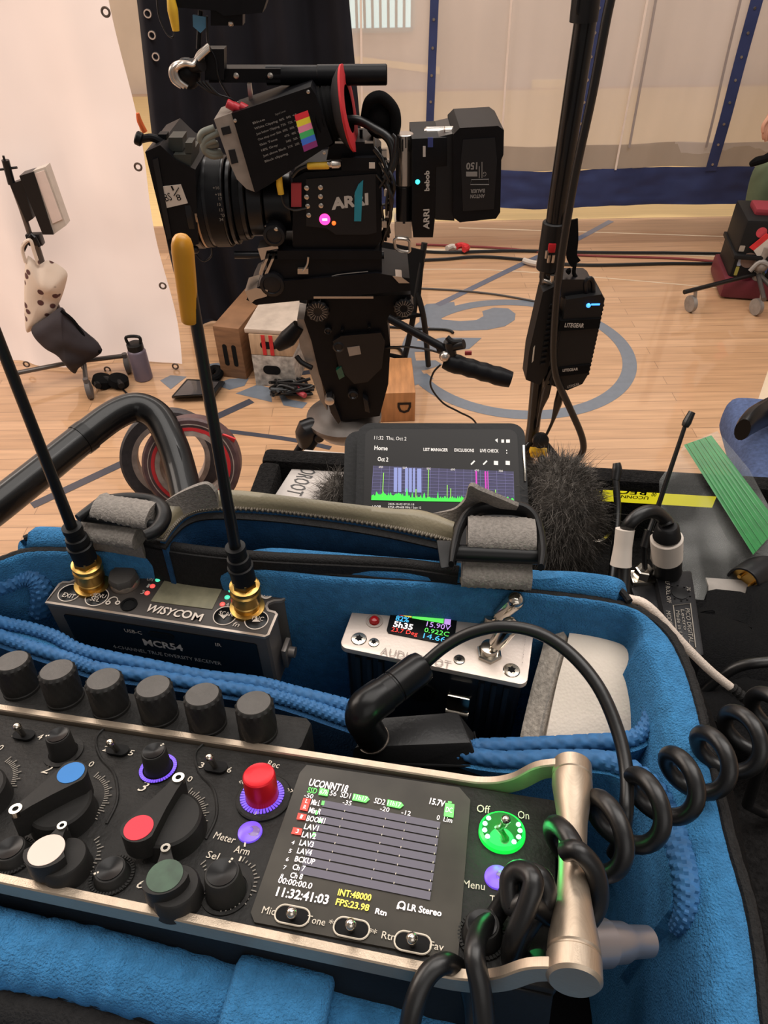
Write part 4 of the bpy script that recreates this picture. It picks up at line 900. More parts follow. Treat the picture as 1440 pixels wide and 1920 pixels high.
# phone
pN = V3((-.02, -.5, .866)); pf = Frame(at(822, 880, .405), V3((1, -.035, 0)), pN)
TLp, TRp = pf.px(671, 792), pf.px(983, 797)
wP = (TRp - TLp).length; cxp = (TLp.x + TRp.x) / 2; vt = (TLp.y + TRp.y) / 2
hP = .112; cyp = vt - hP / 2
ph = thing('folding_phone', 'propped black folding phone showing a green radio spectrum scan behind the bag', 'phone', pf.M @ Matrix.Translation((cxp, vt - hP, -.008)))
b = MB(pf.M); b.prism(rrect(wP, hP, .008, 6, cxp, cyp), -.008, .0008, .0015); b.build('phone_case', m_blackp, ph)
b = MB(pf.M); b.prism(rrect(wP + .004, hP, .008, 6, cxp - .006, cyp - .001), -.012, -.0085, .001); b.build('case_flap', m_blackp, ph)
b = MB(pf.M); m_psc = mat('dim_phone_screen', (30, 29, 29), .3, emit=.25, ecol=(46, 44, 43), spec=.2); b.prism(rrect(wP - .009, hP - .008, .005, 6, cxp, cyp), .0005, .0011); ps = b.build('phone_screen', m_psc, ph)
b = MB(pf.M); q = pf.px(985, 870); b.box((q.x - .0008, q.y, .0), (.0012, .022, .004), .0004); b.build('side_button', m_chrome, ph)
def pq(pts, h=.0013): b.flat([tuple(pf.px(x, y, h))[:2] for x, y in pts], h)
b = MB(pf.M); G = [(700, 873), (962, 884), (964, 943), (696, 938)]; pq(G, .0012); b.build('graph_area', mat('graph_navy', (40, 38, 66), .5, emit=.6, ecol=(44, 42, 72)), ps)
GP = [pf.px(x, y, .0014) for x, y in G]
def gp(u, v): p = lerp(lerp(GP[3], GP[2], u), lerp(GP[0], GP[1], u), v); return p
b = MB(pf.M)
for k in range(9):
    p0, p1 = gp(0, .1 + k * .1), gp(1, .1 + k * .1); b.flat([(p0.x, p0.y), (p1.x, p1.y), (p1.x, p1.y + .00018), (p0.x, p0.y + .00018)], .0014)
for k in range(18):
    p0, p1 = gp(k / 17, 0), gp(k / 17, 1); b.flat([(p0.x, p0.y), (p0.x + .00016, p0.y), (p1.x + .00016, p1.y), (p1.x, p1.y)], .0014)
b.build('graph_grid', mat('grid_violet', (100, 96, 140), .5, emit=.4, ecol=(100, 98, 145)), ps)
b = MB(pf.M); rg = random.Random(3)
n = 150; base = []
for k in range(n + 1):
    u = k / n; hgt = .02 + .13 * rg.random() ** 2.5 + (.15 if rg.random() < .06 else 0) + .05 * (u < .25)
    base.append((u, hgt))
for k in range(n):
    a0, a1 = gp(base[k][0], .0), gp(base[k + 1][0], .0); c1, c0 = gp(base[k + 1][0], base[k + 1][1] + .06), gp(base[k][0], base[k][1] + .06)
    b.flat([(p.x, p.y) for p in (a0, a1, c1, c0)], .0016)
b.build('noise_floor', mat('spectrum_green', (40, 190, 50), .5, emit=.8, ecol=(50, 205, 60)), ps); b = MB(pf.M)
for u, w, hh in ((.075, .0016, .8), (.395, .003, .95), (.53, .001, .5), (.555, .001, .4), (.87, .001, .4), (.31, .001, .35)):
    p0, p1 = gp(u, .1), gp(u, hh); b.flat([(p0.x, p0.y), (p0.x + .0004, p0.y), (p1.x + .0004, p1.y), (p1.x, p1.y)], .0016)
b.build('carrier_peaks', mat('peak_yellow_green', (120, 190, 60), .5, emit=.7, ecol=(130, 200, 70)), ps)
b = MB(pf.M)
for u, w in ((.155, .018), (.185, .018), (.235, .016), (.262, .016), (.29, .012), (.32, .026)):
    p0, p1 = gp(u, .25), gp(u + w, .97); b.flat([(p0.x, p0.y), (p1.x, p0.y), (p1.x, p1.y), (p0.x, p1.y)], .0015)
b.build('channel_blocks', mat('channel_blue', (120, 130, 180), .5, emit=.45, ecol=(110, 122, 178)), ps)
b = MB(pf.M)
for u, w in ((.735, .008), (.80, .008), (.818, .004)):
    p0, p1 = gp(u, .12), gp(u + w, .97); b.flat([(p0.x, p0.y), (p1.x, p0.y), (p1.x, p1.y), (p0.x, p1.y)], .0015)
b.build('excluded_bands', mat('magenta_band', (170, 40, 150), .5, emit=.6, ecol=(170, 45, 160)), ps)
b = MB(pf.M)
def ptx(st, x0, y0, x1, y1, h, **k): fit_text(b, pf, st, (x0, y0), (x1, y1), h, h=.0014, **k)
ptx('11:32  Thu, Oct 2', 702, 821, 762, 823, 7); ptx('Home', 702, 840, 727, 841, 8, bold=.02); ptx('LIST MANAGER', 794, 843, 840, 844, 6, bold=.02); ptx('EXCLUSIONS', 852, 844, 889, 845, 6, bold=.02); ptx('LIVE CHECK', 900, 845, 935, 846, 6, bold=.02)
ptx('Oct 2', 708, 861, 728, 862, 8, bold=.02); ptx('LOOP', 698, 951, 714, 951, 6, bold=.02); ptx(':', 949, 846, 951, 846, 10, bold=.04)
b.build('screen_lettering', mat('phone_text', (200, 195, 190), .5, emit=.55, ecol=(200, 196, 192)), ps); b = MB(pf.M)
for i, (w_) in enumerate((44, 56, 48)): ptx(('2025-10-02 07:31:18', 'RTSA 470-608 MHz / Scan 12', 'Peak markers: RF1, RF2, RF3')[i], 728, 945 + i * 6, 728 + w_ * 1.1, 946 + i * 6, 4)
b.build('screen_lettering', mat('phone_text', (200, 195, 190), .5, emit=.55, ecol=(200, 196, 192)), ps); b = MB(pf.M)
for x in (886, 909, 930, 952):
    pq([(x - 4, 864), (x + 4, 864.5), (x + 4, 872), (x - 4, 871.5)] if x > 920 else [(x - 4, 870), (x + 3, 863), (x + 5, 865), (x - 2, 872)])
b.build('toolbar_icons', mat('phone_text', (200, 195, 190), .5, emit=.55, ecol=(200, 196, 192)), ps); b = MB(pf.M)
for k in range(6): ptx(('450', '500', '550', '600', '650', '700')[k], 710 + k * 45, 876 + k * 1.5, 718 + k * 45, 876 + k * 1.5, 4)
b.build('frequency_scale', mat('phone_text', (200, 195, 190), .5, emit=.55, ecol=(200, 196, 192)), ps); b = MB(pf.M)
pq([(928, 825), (933, 822), (933, 830)]); pq([(940, 824), (945, 824), (945, 830), (940, 830)]); pq([(949, 824), (956, 824), (956, 830), (949, 830)])
b.build('status_icons', m_e_white if False else mat('phone_text', (200, 195, 190), .5, emit=.55, ecol=(200, 196, 192)), ps)
# fur covers
m_fur = mat('charcoal_fur', (74, 69, 64), .9, var=.5, vscale=120, sheen=.5)
def fur(name, label, c, rx, ry, rz_, n, ln, seed, rot=0.0):
    t = thing(name, label, 'microphone windshield', Matrix.Translation(c - UP * rz_))
    R = Matrix.Translation(c) @ Matrix.Rotation(rot, 4, 'Z'); b = MB(R); b.ball((0, 0, 0), 1, seg=28, sc=(rx, ry, rz_)); b.build('fur_core', m_fur, t)
    rg = random.Random(seed); b = MB(R)
    for i in range(n):
        a = rg.random() * 2 * math.pi; z = rg.uniform(-.75, 1); s_ = math.sqrt(1 - z * z); d = V3((s_ * math.cos(a), s_ * math.sin(a), z))
        p = V3((d.x * rx, d.y * ry, d.z * rz_)); nn = V3((d.x / rx, d.y / ry, d.z / rz_)).normalized()
        k = V3((rg.gauss(0, .9), rg.gauss(0, .9), rg.gauss(0, .9) - .1)); L = ln * rg.uniform(.5, 1.2)
        tdir = nn.cross(V3((rg.random(), rg.random(), rg.random()))).normalized() * .00016
        q1 = p + nn * L * .55 + k * L * .22; q2 = p + nn * L * .85 + k * L * .55 + V3((0, 0, -.25 * L))
        b._add([p - tdir, p + tdir, q1 + tdir * .8, q1 - tdir * .8, q2], [[0, 1, 2, 3], [3, 2, 4]])
    b.build('fur', m_fur, t, kind='stuff')
fur('fur_windshield', 'large shaggy charcoal fur microphone cover right of the lit phone', onz(1034, 978, 1.205), .026, .030, .040, 14000, .0085, 5)
fur('fur_windshield', 'small tuft of charcoal fur cover between white box and phone', onz(636, 958, 1.20), .013, .012, .026, 3000, .009, 9)
# ================================================================ GEAR AT THE RIGHT OF THE CART
m_wtape = mat('white_paper_tape', (186, 176, 166), .7, var=.06)
m_trans = mat('black_anodised_case', (26, 26, 28), .38, metal=.2, bump=(700, .08))
tb = [onz(x, y, 1.222) for x, y in ((1262, 1235), (1322, 1228), (1298, 1068), (1228, 1072))]
zlow = 1.180
tx = thing('plug_on_transmitter', 'black bodypack transmitter with white taped cable and thin antenna beside the bag', 'transmitter', Matrix.Translation(V3((tb[0].x, tb[0].y, 1.166))))
side = [onz(1180, 1098, 1.205), onz(1192, 1150, 1.205)]
b = MB(); b.hexa([V3((p.x + dx, p.y, 1.170)) for p, dx in zip(tb, (-.006, .004, .004, -.006))] + tb, .002); b.build('transmitter_case', m_trans, tx)
b = MB(); b.hexa([onz(1200, 1190, 1.18), onz(1262, 1190, 1.18), onz(1232, 1072, 1.18), onz(1180, 1100, 1.18), onz(1215, 1190, 1.2185), onz(1264, 1190, 1.2185), onz(1230, 1074, 1.2185), onz(1182, 1102, 1.2185)], .002); b.build('side_housing', m_trans, tx)
tf = Frame(tb[0], tb[3] - tb[0], UP)
def tpx(x, y, h=0): p = tf.px(x, y, h); return (p.x, p.y)
b = MB(tf.M); p = tpx(1274, 1112); b.lathe((p[0], p[1], 0), (0, 0, 1), [(.0042, 0), (.0042, .0004), (.0016, .0006)], 20)
for k in range(10): a = 2 * math.pi * k / 10; b.ball((p[0] + .0052 * math.cos(a), p[1] + .0052 * math.sin(a), .0003), .0005, seg=6)
b.build('rotary_trimmer', m_gloss, tx)
b = MB(tf.M)
def ttx(st, x0, y0, x1, y1, hw):
    p0, p1 = tf.px(x0, y0, .0003), tf.px(x1, y1, .0003); d = p1 - p0; t = MB(); t.text(st, None, 1.0, 0, 'LEFT'); xs = [v.x for v in t.v]; s_ = d.length / (max(xs) - min(xs))
    b._add([(v.x * s_, v.y * hw / .72, .0004) for v in t.v], [f for f, _ in t.f], Matrix.Translation((p0.x, p0.y, 0)) @ Matrix.Rotation(math.atan2(d.y, d.x), 4, 'Z'))
ttx('LF ROLL OFF', 1251, 1090, 1254, 1130, .0022); ttx('70', 1290, 1100, 1291, 1108, .002); ttx('MODE', 1252, 1145, 1256, 1170, .0022); ttx('PICO DIGITAL', 1288, 1140, 1296, 1205, .0022); ttx('Lectro', 1279, 1142, 1285, 1180, .0018); ttx('Made in USA', 1270, 1144, 1278, 1205, .0018)
o = [tpx(1262, 1136), tpx(1294, 1132), tpx(1304, 1215), tpx(1272, 1218)]; b.tube([V3((x, y, .0004)) for x, y in o], .0003, 5, 1, closed=True)
b.build('case_lettering', m_printd, tx)
B0 = onz(1250, 1072, 1.222); dz = proj(B0)[2]
B1 = hpos(B0, 1250, 1046); B2 = hpos(B0, 1250, 1008); B3 = hpos(B0, 1252, 985)
b = MB(); b.cyl(B0, B1, .0075, n=24); b.cyl(B2, B3, .0068, .0055, n=24, bev=.001); pg2 = b.build('cable_connector', m_blackp, tx)
b = MB(); b.cyl(B1, B2, .0079, n=26, bev=.0004); b.build('white_tape_wrap', m_wtape, pg2)
dd = proj(B3)[2]
b = MB(); b.tube([B3, at(1246, 974, dd), at(1228, 960, dd - .005), at(1206, 962, dd - .008), at(1184, 978, dd - .008), at(1174, 1000, dd - .004), at(1170, 1060, dd), at(1168, 1110, dd)], .0034, 14, 6); b.build('cable', m_cable, tx)
b = MB(); b.tube([at(1172, 992, dd - .006), at(1168, 1025, dd - .004), at(1164, 1060, dd - .002)], [.0046, .0044, .0052], 14, 4); b.build('white_tape_flag', m_wtape, tx)
N0 = onz(1202, 1086, 1.2185); dn = proj(N0)[2]
b = MB(); b.box((0, 0, .001), (.012, .009, .003), .0006, M=Matrix.Translation(N0)); b.lathe(N0 + UP * .0025, UP, [(.0046, 0), (.0046, .0055), (.004, .006)], 6); an = b.build('antenna_nut', m_chrome, tx)
b = MB(); W0 = N0 + UP * .008; W1 = at(1209, 1025, dn - .01); W2 = at(1218, 995, dn - .012); W3 = at(1232, 955, dn - .014); W4 = at(1284, 800, dn - .03); W5 = at(1298, 772, dn - .032)
b.tube([W0, lerp(W0, W1, .5), W1], .0014, 10, 3); b.tube([W1, W2], .0026, 12, 3); b.tube([W2, W3, lerp(W3, W4, .5), W4], [.0015, .0012, .0010], 10, 4); b.tube([W4, lerp(W4, W5, .3), W5], [.0016, .0021, .0016], 10, 4); b.build('wire_antenna', m_cable, tx)
# gooseneck mic stick
d = .43
b = MB(); b.tube([at(1156, 868, d), at(1157, 880, d), at(1154, 900, d)], [.0022, .003, .0026], 14, 4); b.tube([at(1154, 898, d), at(1158, 960, d - .004), at(1152, 1030, d - .012), at(1146, 1090, d - .02), at(1138, 1150, d - .024)], .0021, 12, 6)
tag(b.build('stick_antenna', m_cable), 'thick short black rubber stick antenna standing before the yellow tape', 'antenna')
# ring key
b = MB(); b.tube([onz(x, y, 1.172) for x, y in ((1106, 1012), (1118, 1006), (1130, 998), (1134, 986), (1128, 978), (1120, 980))], .0013, 8, 6); b.tube([onz(x, y, 1.172) for x, y in ((1150, 990), (1142, 1000), (1126, 1014), (1108, 1016))], .0022, 8, 5)
tag(b.build('carabiner', m_chrome), 'small shiny metal clip lying on the cart right of the big fur cover', 'clip')
# zip bag
m_film = bpy.data.materials.new('clear_plastic_film'); m_film.use_nodes = True
nt = m_film.node_tree; nt.nodes.clear(); o = nt.nodes.new('ShaderNodeOutputMaterial'); tr = nt.nodes.new('ShaderNodeBsdfTransparent'); tr.inputs[0].default_value = (.93, .94, .93, 1); gl = nt.nodes.new('ShaderNodeBsdfPrincipled'); gl.inputs['Base Color'].default_value = (.55, .56, .54, 1); gl.inputs['Roughness'].default_value = .18
mx = nt.nodes.new('ShaderNodeMixShader'); nz = nt.nodes.new('ShaderNodeTexNoise'); nz.inputs['Scale'].default_value = 22; tc = nt.nodes.new('ShaderNodeTexCoord'); nt.links.new(tc.outputs['Object'], nz.inputs['Vector'])
mr = nt.nodes.new('ShaderNodeMapRange'); mr.inputs['From Min'].default_value = .4; mr.inputs['From Max'].default_value = .75; mr.inputs['To Min'].default_value = .07; mr.inputs['To Max'].default_value = .36
nt.links.new(nz.outputs['Fac'], mr.inputs['Value']); nt.links.new(mr.outputs['Result'], mx.inputs[0]); nt.links.new(tr.outputs[0], mx.inputs[1]); nt.links.new(gl.outputs[0], mx.inputs[2]); nt.links.new(mx.outputs[0], o.inputs[0])
m_gz = mat('green_zip_strip', (30, 112, 52), .35, var=.15, vscale=150, stretch=(1, 1, 1))
zb = thing('zip_bag', 'clear plastic zip bag with wide green seal strip at the right of the cart', 'plastic bag', Matrix.Translation(onz(1360, 1090, 1.166)))
d0 = .46
QA = lambda u, v: at(lerp(lerp(1272, 1345, u), lerp(1310, 1440, u), v) + 0, lerp(lerp(850, 812, u), lerp(1165, 1090, u), v), d0 - .03 * v)
def filmfn(u, v):
    L0 = [(1283, 835, .44), (1236, 900, .43), (1236, 985, .42), (1290, 1090, .405), (1312, 1160, .395)]
    R0 = [(1345, 808, .44), (1405, 880, .43), (1450, 965, .42), (1500, 1060, .405), (1520, 1150, .395)]
    A_ = [at(*p) for p in L0]; B_ = [at(*p) for p in R0]; t = v * 4; i = min(int(t), 3); f = t - i
    p = lerp(lerp(A_[i], A_[i + 1], f), lerp(B_[i], B_[i + 1], f), u)
    c = .006 * noise.noise(p * 26) * (.3 + v) + .004 * noise.noise(V3((p.x * 70, p.y * 18, p.z * 30))) * v * 1.6
    return p + (CAM - p).normalized() * c
b = MB(); b.grid(filmfn, 34, 40); b.build('bag_film', m_film, zb, smooth=3)
b = MB()
for k in range(9):
    f0, f1 = k / 9, (k + .97) / 9
    p = [at(lerp(1282, 1334, f0), lerp(834, 816, f0), .435), at(lerp(1282, 1334, f1), lerp(834, 816, f1), .435), at(lerp(1412, 1462, f1), lerp(1040, 985, f1), .405), at(lerp(1412, 1462, f0), lerp(1040, 985, f0), .405)]
    tq = (CAM - p[0]).normalized() * .0012
    b.hexa([q - tq for q in p[::-1]] + [q + tq * (.4 if k % 2 else .1) for q in p[::-1]])
b.build('seal_strip', m_gz, zb)
b = MB(); b.sheet(lambda u, v: at(lerp(1322, 1440, u) + 6 * math.sin(v * 5), lerp(1085, 1160, v) + 8 * u, .405 - .02 * v), 6, 6, .001); b.build('paper_insert', mat('pale_paper', (120, 114, 108), .7, var=.3, vscale=60), zb)
# xlr
xl = thing('xlr_connector', 'black microphone cable connector with gold pins at the right edge of the cart', 'connector', Matrix.Translation(onz(1400, 1150, 1.166)))
A0 = at(1392, 1094, .40); A1 = at(1470, 1038, .43); ax = A1 - A0; L = ax.length; ax.normalize()
b = MB(); b.lathe(A0, ax, [(.0078, .006), (.0082, 0), (.0092, 0), (.0095, .001), (.0095, L * .5), (.0105, L * .52), (.0105, L)], 36, caps=False); b.build('shell', m_trans, xl)
b = MB(); b.lathe(A0 + ax * .004, ax, [(.0001, 0), (.0079, 0)], 30, caps=False); b.build('insert', m_gold, xl)
b = MB(); xx = ax.orthogonal().normalized(); yy = ax.cross(xx)
for k in range(3): a = 2 * math.pi * k / 3; q = A0 + (xx * math.cos(a) + yy * math.sin(a)) * .0042; b.cyl(q + ax * .004, q - ax * .0005, .0011, n=10)
b.build('pins', m_gold, xl)
def lead(name, label, pts, r, m=m_cable, cat='cable', k=6, disp=None, n=12):
    b = MB(); b.tube([at(*p) for p in pts], r, n, k, disp=disp); o = b.build(name, m); return tag(o, label, cat)
lead('black_cable', 'black cable drooping below the gold pinned connector', [(1360, 1115, .41), (1362, 1140, .405), (1390, 1165, .40), (1430, 1180, .40), (1490, 1185, .41)], .0028)
lead('black_cable', 'black cable arching left from the frame edge above the curly cable', [(1490, 1240, .33), (1430, 1242, .33), (1385, 1250, .335), (1350, 1270, .34), (1318, 1298, .345), (1290, 1340, .35)], .0026)
lead('sleeved_cable', 'black ribbed sleeved cable beside the transmitter', [(1322, 1150, .38), (1334, 1190, .375), (1340, 1230, .372), (1336, 1270, .37), (1322, 1300, .37), (1300, 1340, .37)], .0046, m_nylon, k=22, disp=lambda i, j: 1 + (.09 if i % 3 == 0 else 0))
m_cord = mat('white_braided_cord', (190, 176, 164), .7, bump=(1500, .4), var=.1, vscale=800)
wc = thing('braided_lanyard', 'white braided cord draped over the right rim of the blue bag', 'cord', Matrix.Translation(at(1290, 1220, .33)))
b = MB(); b.tube([at(*p) for p in [(1176, 1122, .325), (1186, 1124, .322), (1206, 1130, .318), (1232, 1152, .316), (1280, 1206, .316), (1330, 1256, .316), (1372, 1290, .318), (1386, 1300, .32)]], .0019, 14, 8, disp=lambda i, j: 1 + (.05 if (i + j) % 2 else 0)); b.build('cord', m_cord, wc)
b = MB(); P = catmull([at(*p) for p in [(1372, 1288, .317), (1392, 1306, .318), (1404, 1314, .32)]], 6)
b.mi = 0; b.tube(P, .0022, 10, 1, disp=lambda i, j: 1.15 if i % 2 else .9); b.build('cord_end', m_bind, wc)
# black soft goods filling the cart beyond the bag
b = MB(); b.sheet(lambda u, v: onz(lerp(1200, 1500, u), lerp(1150, 1420, v), 1.183) + UP * (.014 * noise.noise(V3((u * 4, v * 4, 1))) - .012 * v * 0), 20, 20, .02)
b.build('black_pouch', m_nylon); o = bpy.context.scene.objects['black_pouch']; tag(o, 'black soft nylon pouch crumpled between the bag and the transmitter', 'pouch')
# ================================================================ CINEMA CAMERA RIG
m_cb = mat('camera_black_paint', (13, 13, 16), .42, bump=(600, .08), var=.15, spec=.16)
m_cb2 = mat('camera_satin_black', (22, 22, 25), .32, metal=.3, spec=.5)
m_sil = mat('machined_aluminium', (186, 178, 170), .28, metal=.95)
m_lite = mat('grey_and_lit_shell', (138, 130, 123), .42, var=.15, metal=.3)  # grey parts, also faces coloured as if lit
m_yel = mat('yellow_heatshrink', (196, 156, 40), .5, var=.15)
m_prt = mat('pale_engraving', (170, 164, 158), .6)
cf = Frame(at(620, 400, 1.36), V3((1, 0, 0)), V3((0, -1, 0)))
def cw(x, y, h=0.0): return cf.w(*cf.px(x, y, h)[:2], h)
def cpoly(b, pts, h0, h1, bev=.002): b.prism([tuple(cf.px(x, y, h1))[:2] for x, y in pts], h0, h1, bev)
def crect(b, x0, y0, x1, y1, h0, h1, bev=.002): cpoly(b, [(x0, y0), (x1, y0), (x1, y1), (x0, y1)], h0, h1, bev)
PX = 1.36 / F
rig = thing('cinema_camera', 'rigged black cinema camera with lens, colour chart viewfinder and rear battery on tripod', 'film camera', Matrix.Translation(cw(640, 470, -.06)))
b = MB(cf.M); cpoly(b, [(548, 335), (572, 322), (640, 318), (640, 297), (706, 293), (716, 305), (716, 452), (700, 470), (560, 478), (548, 462)], -.13, 0, .004); body = b.build('camera_body', m_cb, rig)
b = MB(cf.M); cpoly(b, [(574, 336), (704, 326), (706, 436), (690, 440), (630, 440), (612, 428), (574, 424)], -.001, .003, .0015); b.build('side_panel', m_cb2, body)
b = MB(cf.M); crect(b, 640, 296, 706, 320, 0, .006, .0015); b.build('cover_plate', m_cb, body)
b = MB(cf.M); crect(b, 692, 305, 703, 316, .006, .008, .001); b.build('white_tape_spot', m_wtape, body)
for x, y in ((575, 352), (575, 369), (577, 386), (579, 403), (601, 351), (601, 368), (602, 385)):
    p = cf.px(x, y, .003); b = MB(cf.M); b.lathe((p.x, p.y, .003), (0, 0, 1), [(.0045, 0), (.0045, .002), (.003, .003)], 16); b.build('button', m_sil, body)
p = cf.px(609, 411, .003); b = MB(cf.M); b.lathe((p.x, p.y, .003), (0, 0, 1), [(.0105, 0), (.0105, .002), (.0085, .0028), (.0085, .002)], 30); rb_ = b.build('record_button', mat('pink_lit_ring', (255, 60, 160), .4, emit=2.0, ecol=(255, 60, 150)), body)
b = MB(cf.M); b.prism(rrect(.010, .0045, .001, 3, p.x, p.y), .004, .0056); b.build('button_face', mat('pink_white_glow', (255, 190, 220), .4, emit=1.5, ecol=(255, 180, 215)), rb_)
p = cf.px(626, 418, .003); b = MB(cf.M); b.ball((p.x, p.y, .004), .0042, seg=12); b.build('record_led', mat('orange_led', (255, 90, 30), .4, emit=2.2, ecol=(255, 90, 30)), body)
def ctext(b, st, x0, y0, x1, y1, hpx, h=.004, flip=False, **k):
    fit_text(b, cf, st, (x0, y0), (x1, y1), hpx, h=h, flip=flip, **k)
b = MB(cf.M); ctext(b, 'ARRI', 620, 384, 692, 374, 21, bold=.05, shear=.1); b.build('body_lettering', m_prt, body)
b = MB(cf.M); cpoly(b, [(672, 346), (681, 338), (677, 415), (664, 415), (665, 362)], .0035, .0055, .0005); b.build('teal_tape', mat('teal_gaffer_tape', (22, 120, 140), .6, var=.1), body, label='teal tape strip')
b = MB(cf.M); crect(b, 546, 344, 565, 388, .0, .006, .001); b.build('red_tag', mat('dull_red_tag', (150, 44, 52), .55), body)
b = MB(cf.M)
b.lathe(cf.I @ cw(576, 311, .012), (1, 0, 0), [(.005, 0), (.0062, .002), (.0062, .038), (.005, .04)], 16); yc = b.build('yellow_connector', m_yel, body)
b = MB(cf.M); b.lathe(cf.I @ cw(614, 308, .012), (1, 0, 0), [(.0055, 0), (.006, .006), (.0075, .008), (.0075, .02), (.005, .024)], 16); b.build('metal_connector', m_sil, yc)
b = MB(); b.tube([cw(524, 328, .012), cw(524, 345, .012), cw(527, 364, .012)], [.005, .0062, .0058], 14, 4); y2 = b.build('yellow_connector', m_yel, rig)
b = MB(); b.tube([cw(527, 364, .012), cw(534, 385, .012), cw(552, 394, .01), cw(574, 390, .006)], .002, 8, 5); b.tube([cw(576, 311, .012), cw(560, 318, .012), cw(548, 332, .008)], .003, 8, 5); b.build('small_cable', m_cable, rig)
# top saddle, cage details
b = MB(cf.M); cpoly(b, [(618, 275), (632, 266), (700, 266), (704, 296), (612, 300)], -.10, -.01, .004); crect(b, 674, 243, 680, 268, -.05, -.042, .001); b.build('top_cage', m_cb, rig)
b = MB(cf.M); crect(b, 628, 265, 650, 269, -.012, -.008, .0005); b.build('cage_edge', m_sil, rig); b = MB(cf.M); crect(b, 684, 265, 700, 269, -.012, -.008, .0005); b.build('cage_edge', m_sil, rig)
# rear: cables, receiver block, battery
b = MB()
rc = random.Random(4)
for k in range(9):
    x0 = 700 + rc.random() * 12; y0 = 270 + rc.random() * 60
    b.tube([cw(x0, y0, -.03 + .05 * rc.random()), cw(718 + rc.random() * 22, y0 + 30 + rc.random() * 40, .0 + .02 * rc.random()), cw(715 + rc.random() * 20, 380 + rc.random() * 30, .01 * rc.random()), cw(708 + rc.random() * 24, 425 + rc.random() * 35, -.02)], .0022 + .001 * rc.random(), 8, 6)
b.tube([cw(628, 230, -.04), cw(668, 225, -.03), cw(700, 240, -.02), cw(730, 262, -.01), cw(738, 300, .0), cw(722, 335, .005)], .008, 12, 6)
b.tube([cw(736, 252, .0), cw(742, 262, .004), cw(738, 290, .008), cw(725, 330, .008), cw(712, 352, .004)], .0028, 8, 6)
b.build('cable_bundle', m_cable, rig)
b = MB(cf.M)
for x, y in ((716, 283), (722, 300), (728, 318), (720, 356), (726, 372), (722, 396), (716, 415)): crect(b, x, y, x + 9, y + 12, -.006, .004, .001)
b.build('cable_plugs', m_sil, rig)
b = MB(cf.M)
def vcyl(b, xc, y0, y1, rpx, h, n=24, prof=None): b.cyl(cf.I @ cw(xc, y1, h), cf.I @ cw(xc + (745 - xc) * (y0 - y1) / 2412 * 1.0, y0, h), rpx * PX, n=n, bev=.001)
vcyl(b, 758, 250, 345, 16, -.03); blk = b.build('cable_drum', m_sil, rig)
b = MB(cf.M)
for k in range(4): crect(b, 748 + k * 6, 258 + (k % 2) * 4, 750 + k * 6, 278 + (k % 2) * 6, -.02, -.012, .0005)
b.build('drum_slots', m_dark, blk)
b = MB(cf.M); vcyl(b, 757, 347, 415, 15, -.03); b.build('rear_column', m_cb2, rig)
b = MB(cf.M); crect(b, 741, 416, 772, 447, -.06, -.015, .002); b.build('rear_clamp', m_sil, rig)
b = MB(); b.tube([cw(742, 448, -.012), cw(740, 458, -.012), cw(745, 468, -.012), cw(766, 472, -.012), cw(768, 462, -.012), cw(765, 450, -.012)], .003, 8, 5, closed=True); b.build('clamp_ring', m_sil, rig)
b = MB(cf.M); cpoly(b, [(772, 260), (838, 257), (838, 312), (818, 314), (816, 408), (812, 446), (775, 446), (772, 420)], -.11, .0, .003); rcv = b.build('video_transmitter', m_cb, rig)
b = MB(cf.M); crect(b, 793, 274, 798, 294, .0, .001, .0003); b.build('pale_mark', m_prt, rcv); b = MB(cf.M)
def vtext(b, st, x, y0, y1, wpx, h=.001):
    p0, p1 = cf.px(x, y0, h), cf.px(x, y1, h); L = (p1 - p0).length; t = MB(); t.text(st, None, 1.0, .03, 'LEFT'); xs = [v.x for v in t.v]; s_ = L / (max(xs) - min(xs)); a = math.atan2((p1 - p0).y, (p1 - p0).x)
    b._add([((v.x - min(xs)) * s_, v.y * wpx * PX / .72, 0) for v in t.v], [f for f, _ in t.f], Matrix.Translation((p0.x, p0.y, h)) @ Matrix.Rotation(a, 4, 'Z'))
vtext(b, 'bebob', 801, 358, 320, 9); b.build('transmitter_lettering', m_prt, rcv); b = MB(cf.M); vtext(b, 'ARRI', 800, 430, 392, 11); b.build('transmitter_lettering', m_prt, rcv)
b = MB(cf.M); p = cf.px(783, 341, .001); b.ball((p.x, p.y, .001), .0045, seg=12); b.build('teal_led', mat('teal_glow', (60, 220, 220), .4, emit=1.6, ecol=(70, 225, 225)), rcv)
b = MB(cf.M); crect(b, 802, 258, 812, 276, .0, .0015, .0003); b.build('blue_tape_tab', mat('navy_tape', (40, 52, 110), .6), rcv)
b = MB(cf.M); cpoly(b, [(816, 258), (852, 250), (852, 414), (816, 412)], -.11, -.004, .003); b.build('battery_plate', m_cb2, rig)
b = MB(cf.M); cpoly(b, [(850, 252), (862, 240), (934, 236), (945, 244), (944, 290), (940, 300), (938, 398), (930, 410), (862, 417), (850, 408)], -.12, .012, .006); bat = b.build('rear_battery', m_cb, rig)
b = MB(cf.M); cpoly(b, [(868, 262), (928, 258), (932, 300), (926, 392), (868, 396), (864, 300)], .011, .0135, .002); b.build('battery_face', m_cb2, bat)
b = MB(cf.M); ctext(b, '150', 874, 311, 895, 310, 13, h=.0142, flip=True, bold=.03); ctext(b, 'ANTON', 882, 368, 909, 367, 7, h=.0142, flip=True, bold=.03); ctext(b, 'BAUER', 882, 358, 909, 357, 7, h=.0142, flip=True, bold=.03)
crect(b, 874, 322, 895, 331, .0135, .0141, .0002); ctext(b, 'G', 906, 326, 912, 326, 9, h=.0142, flip=True)
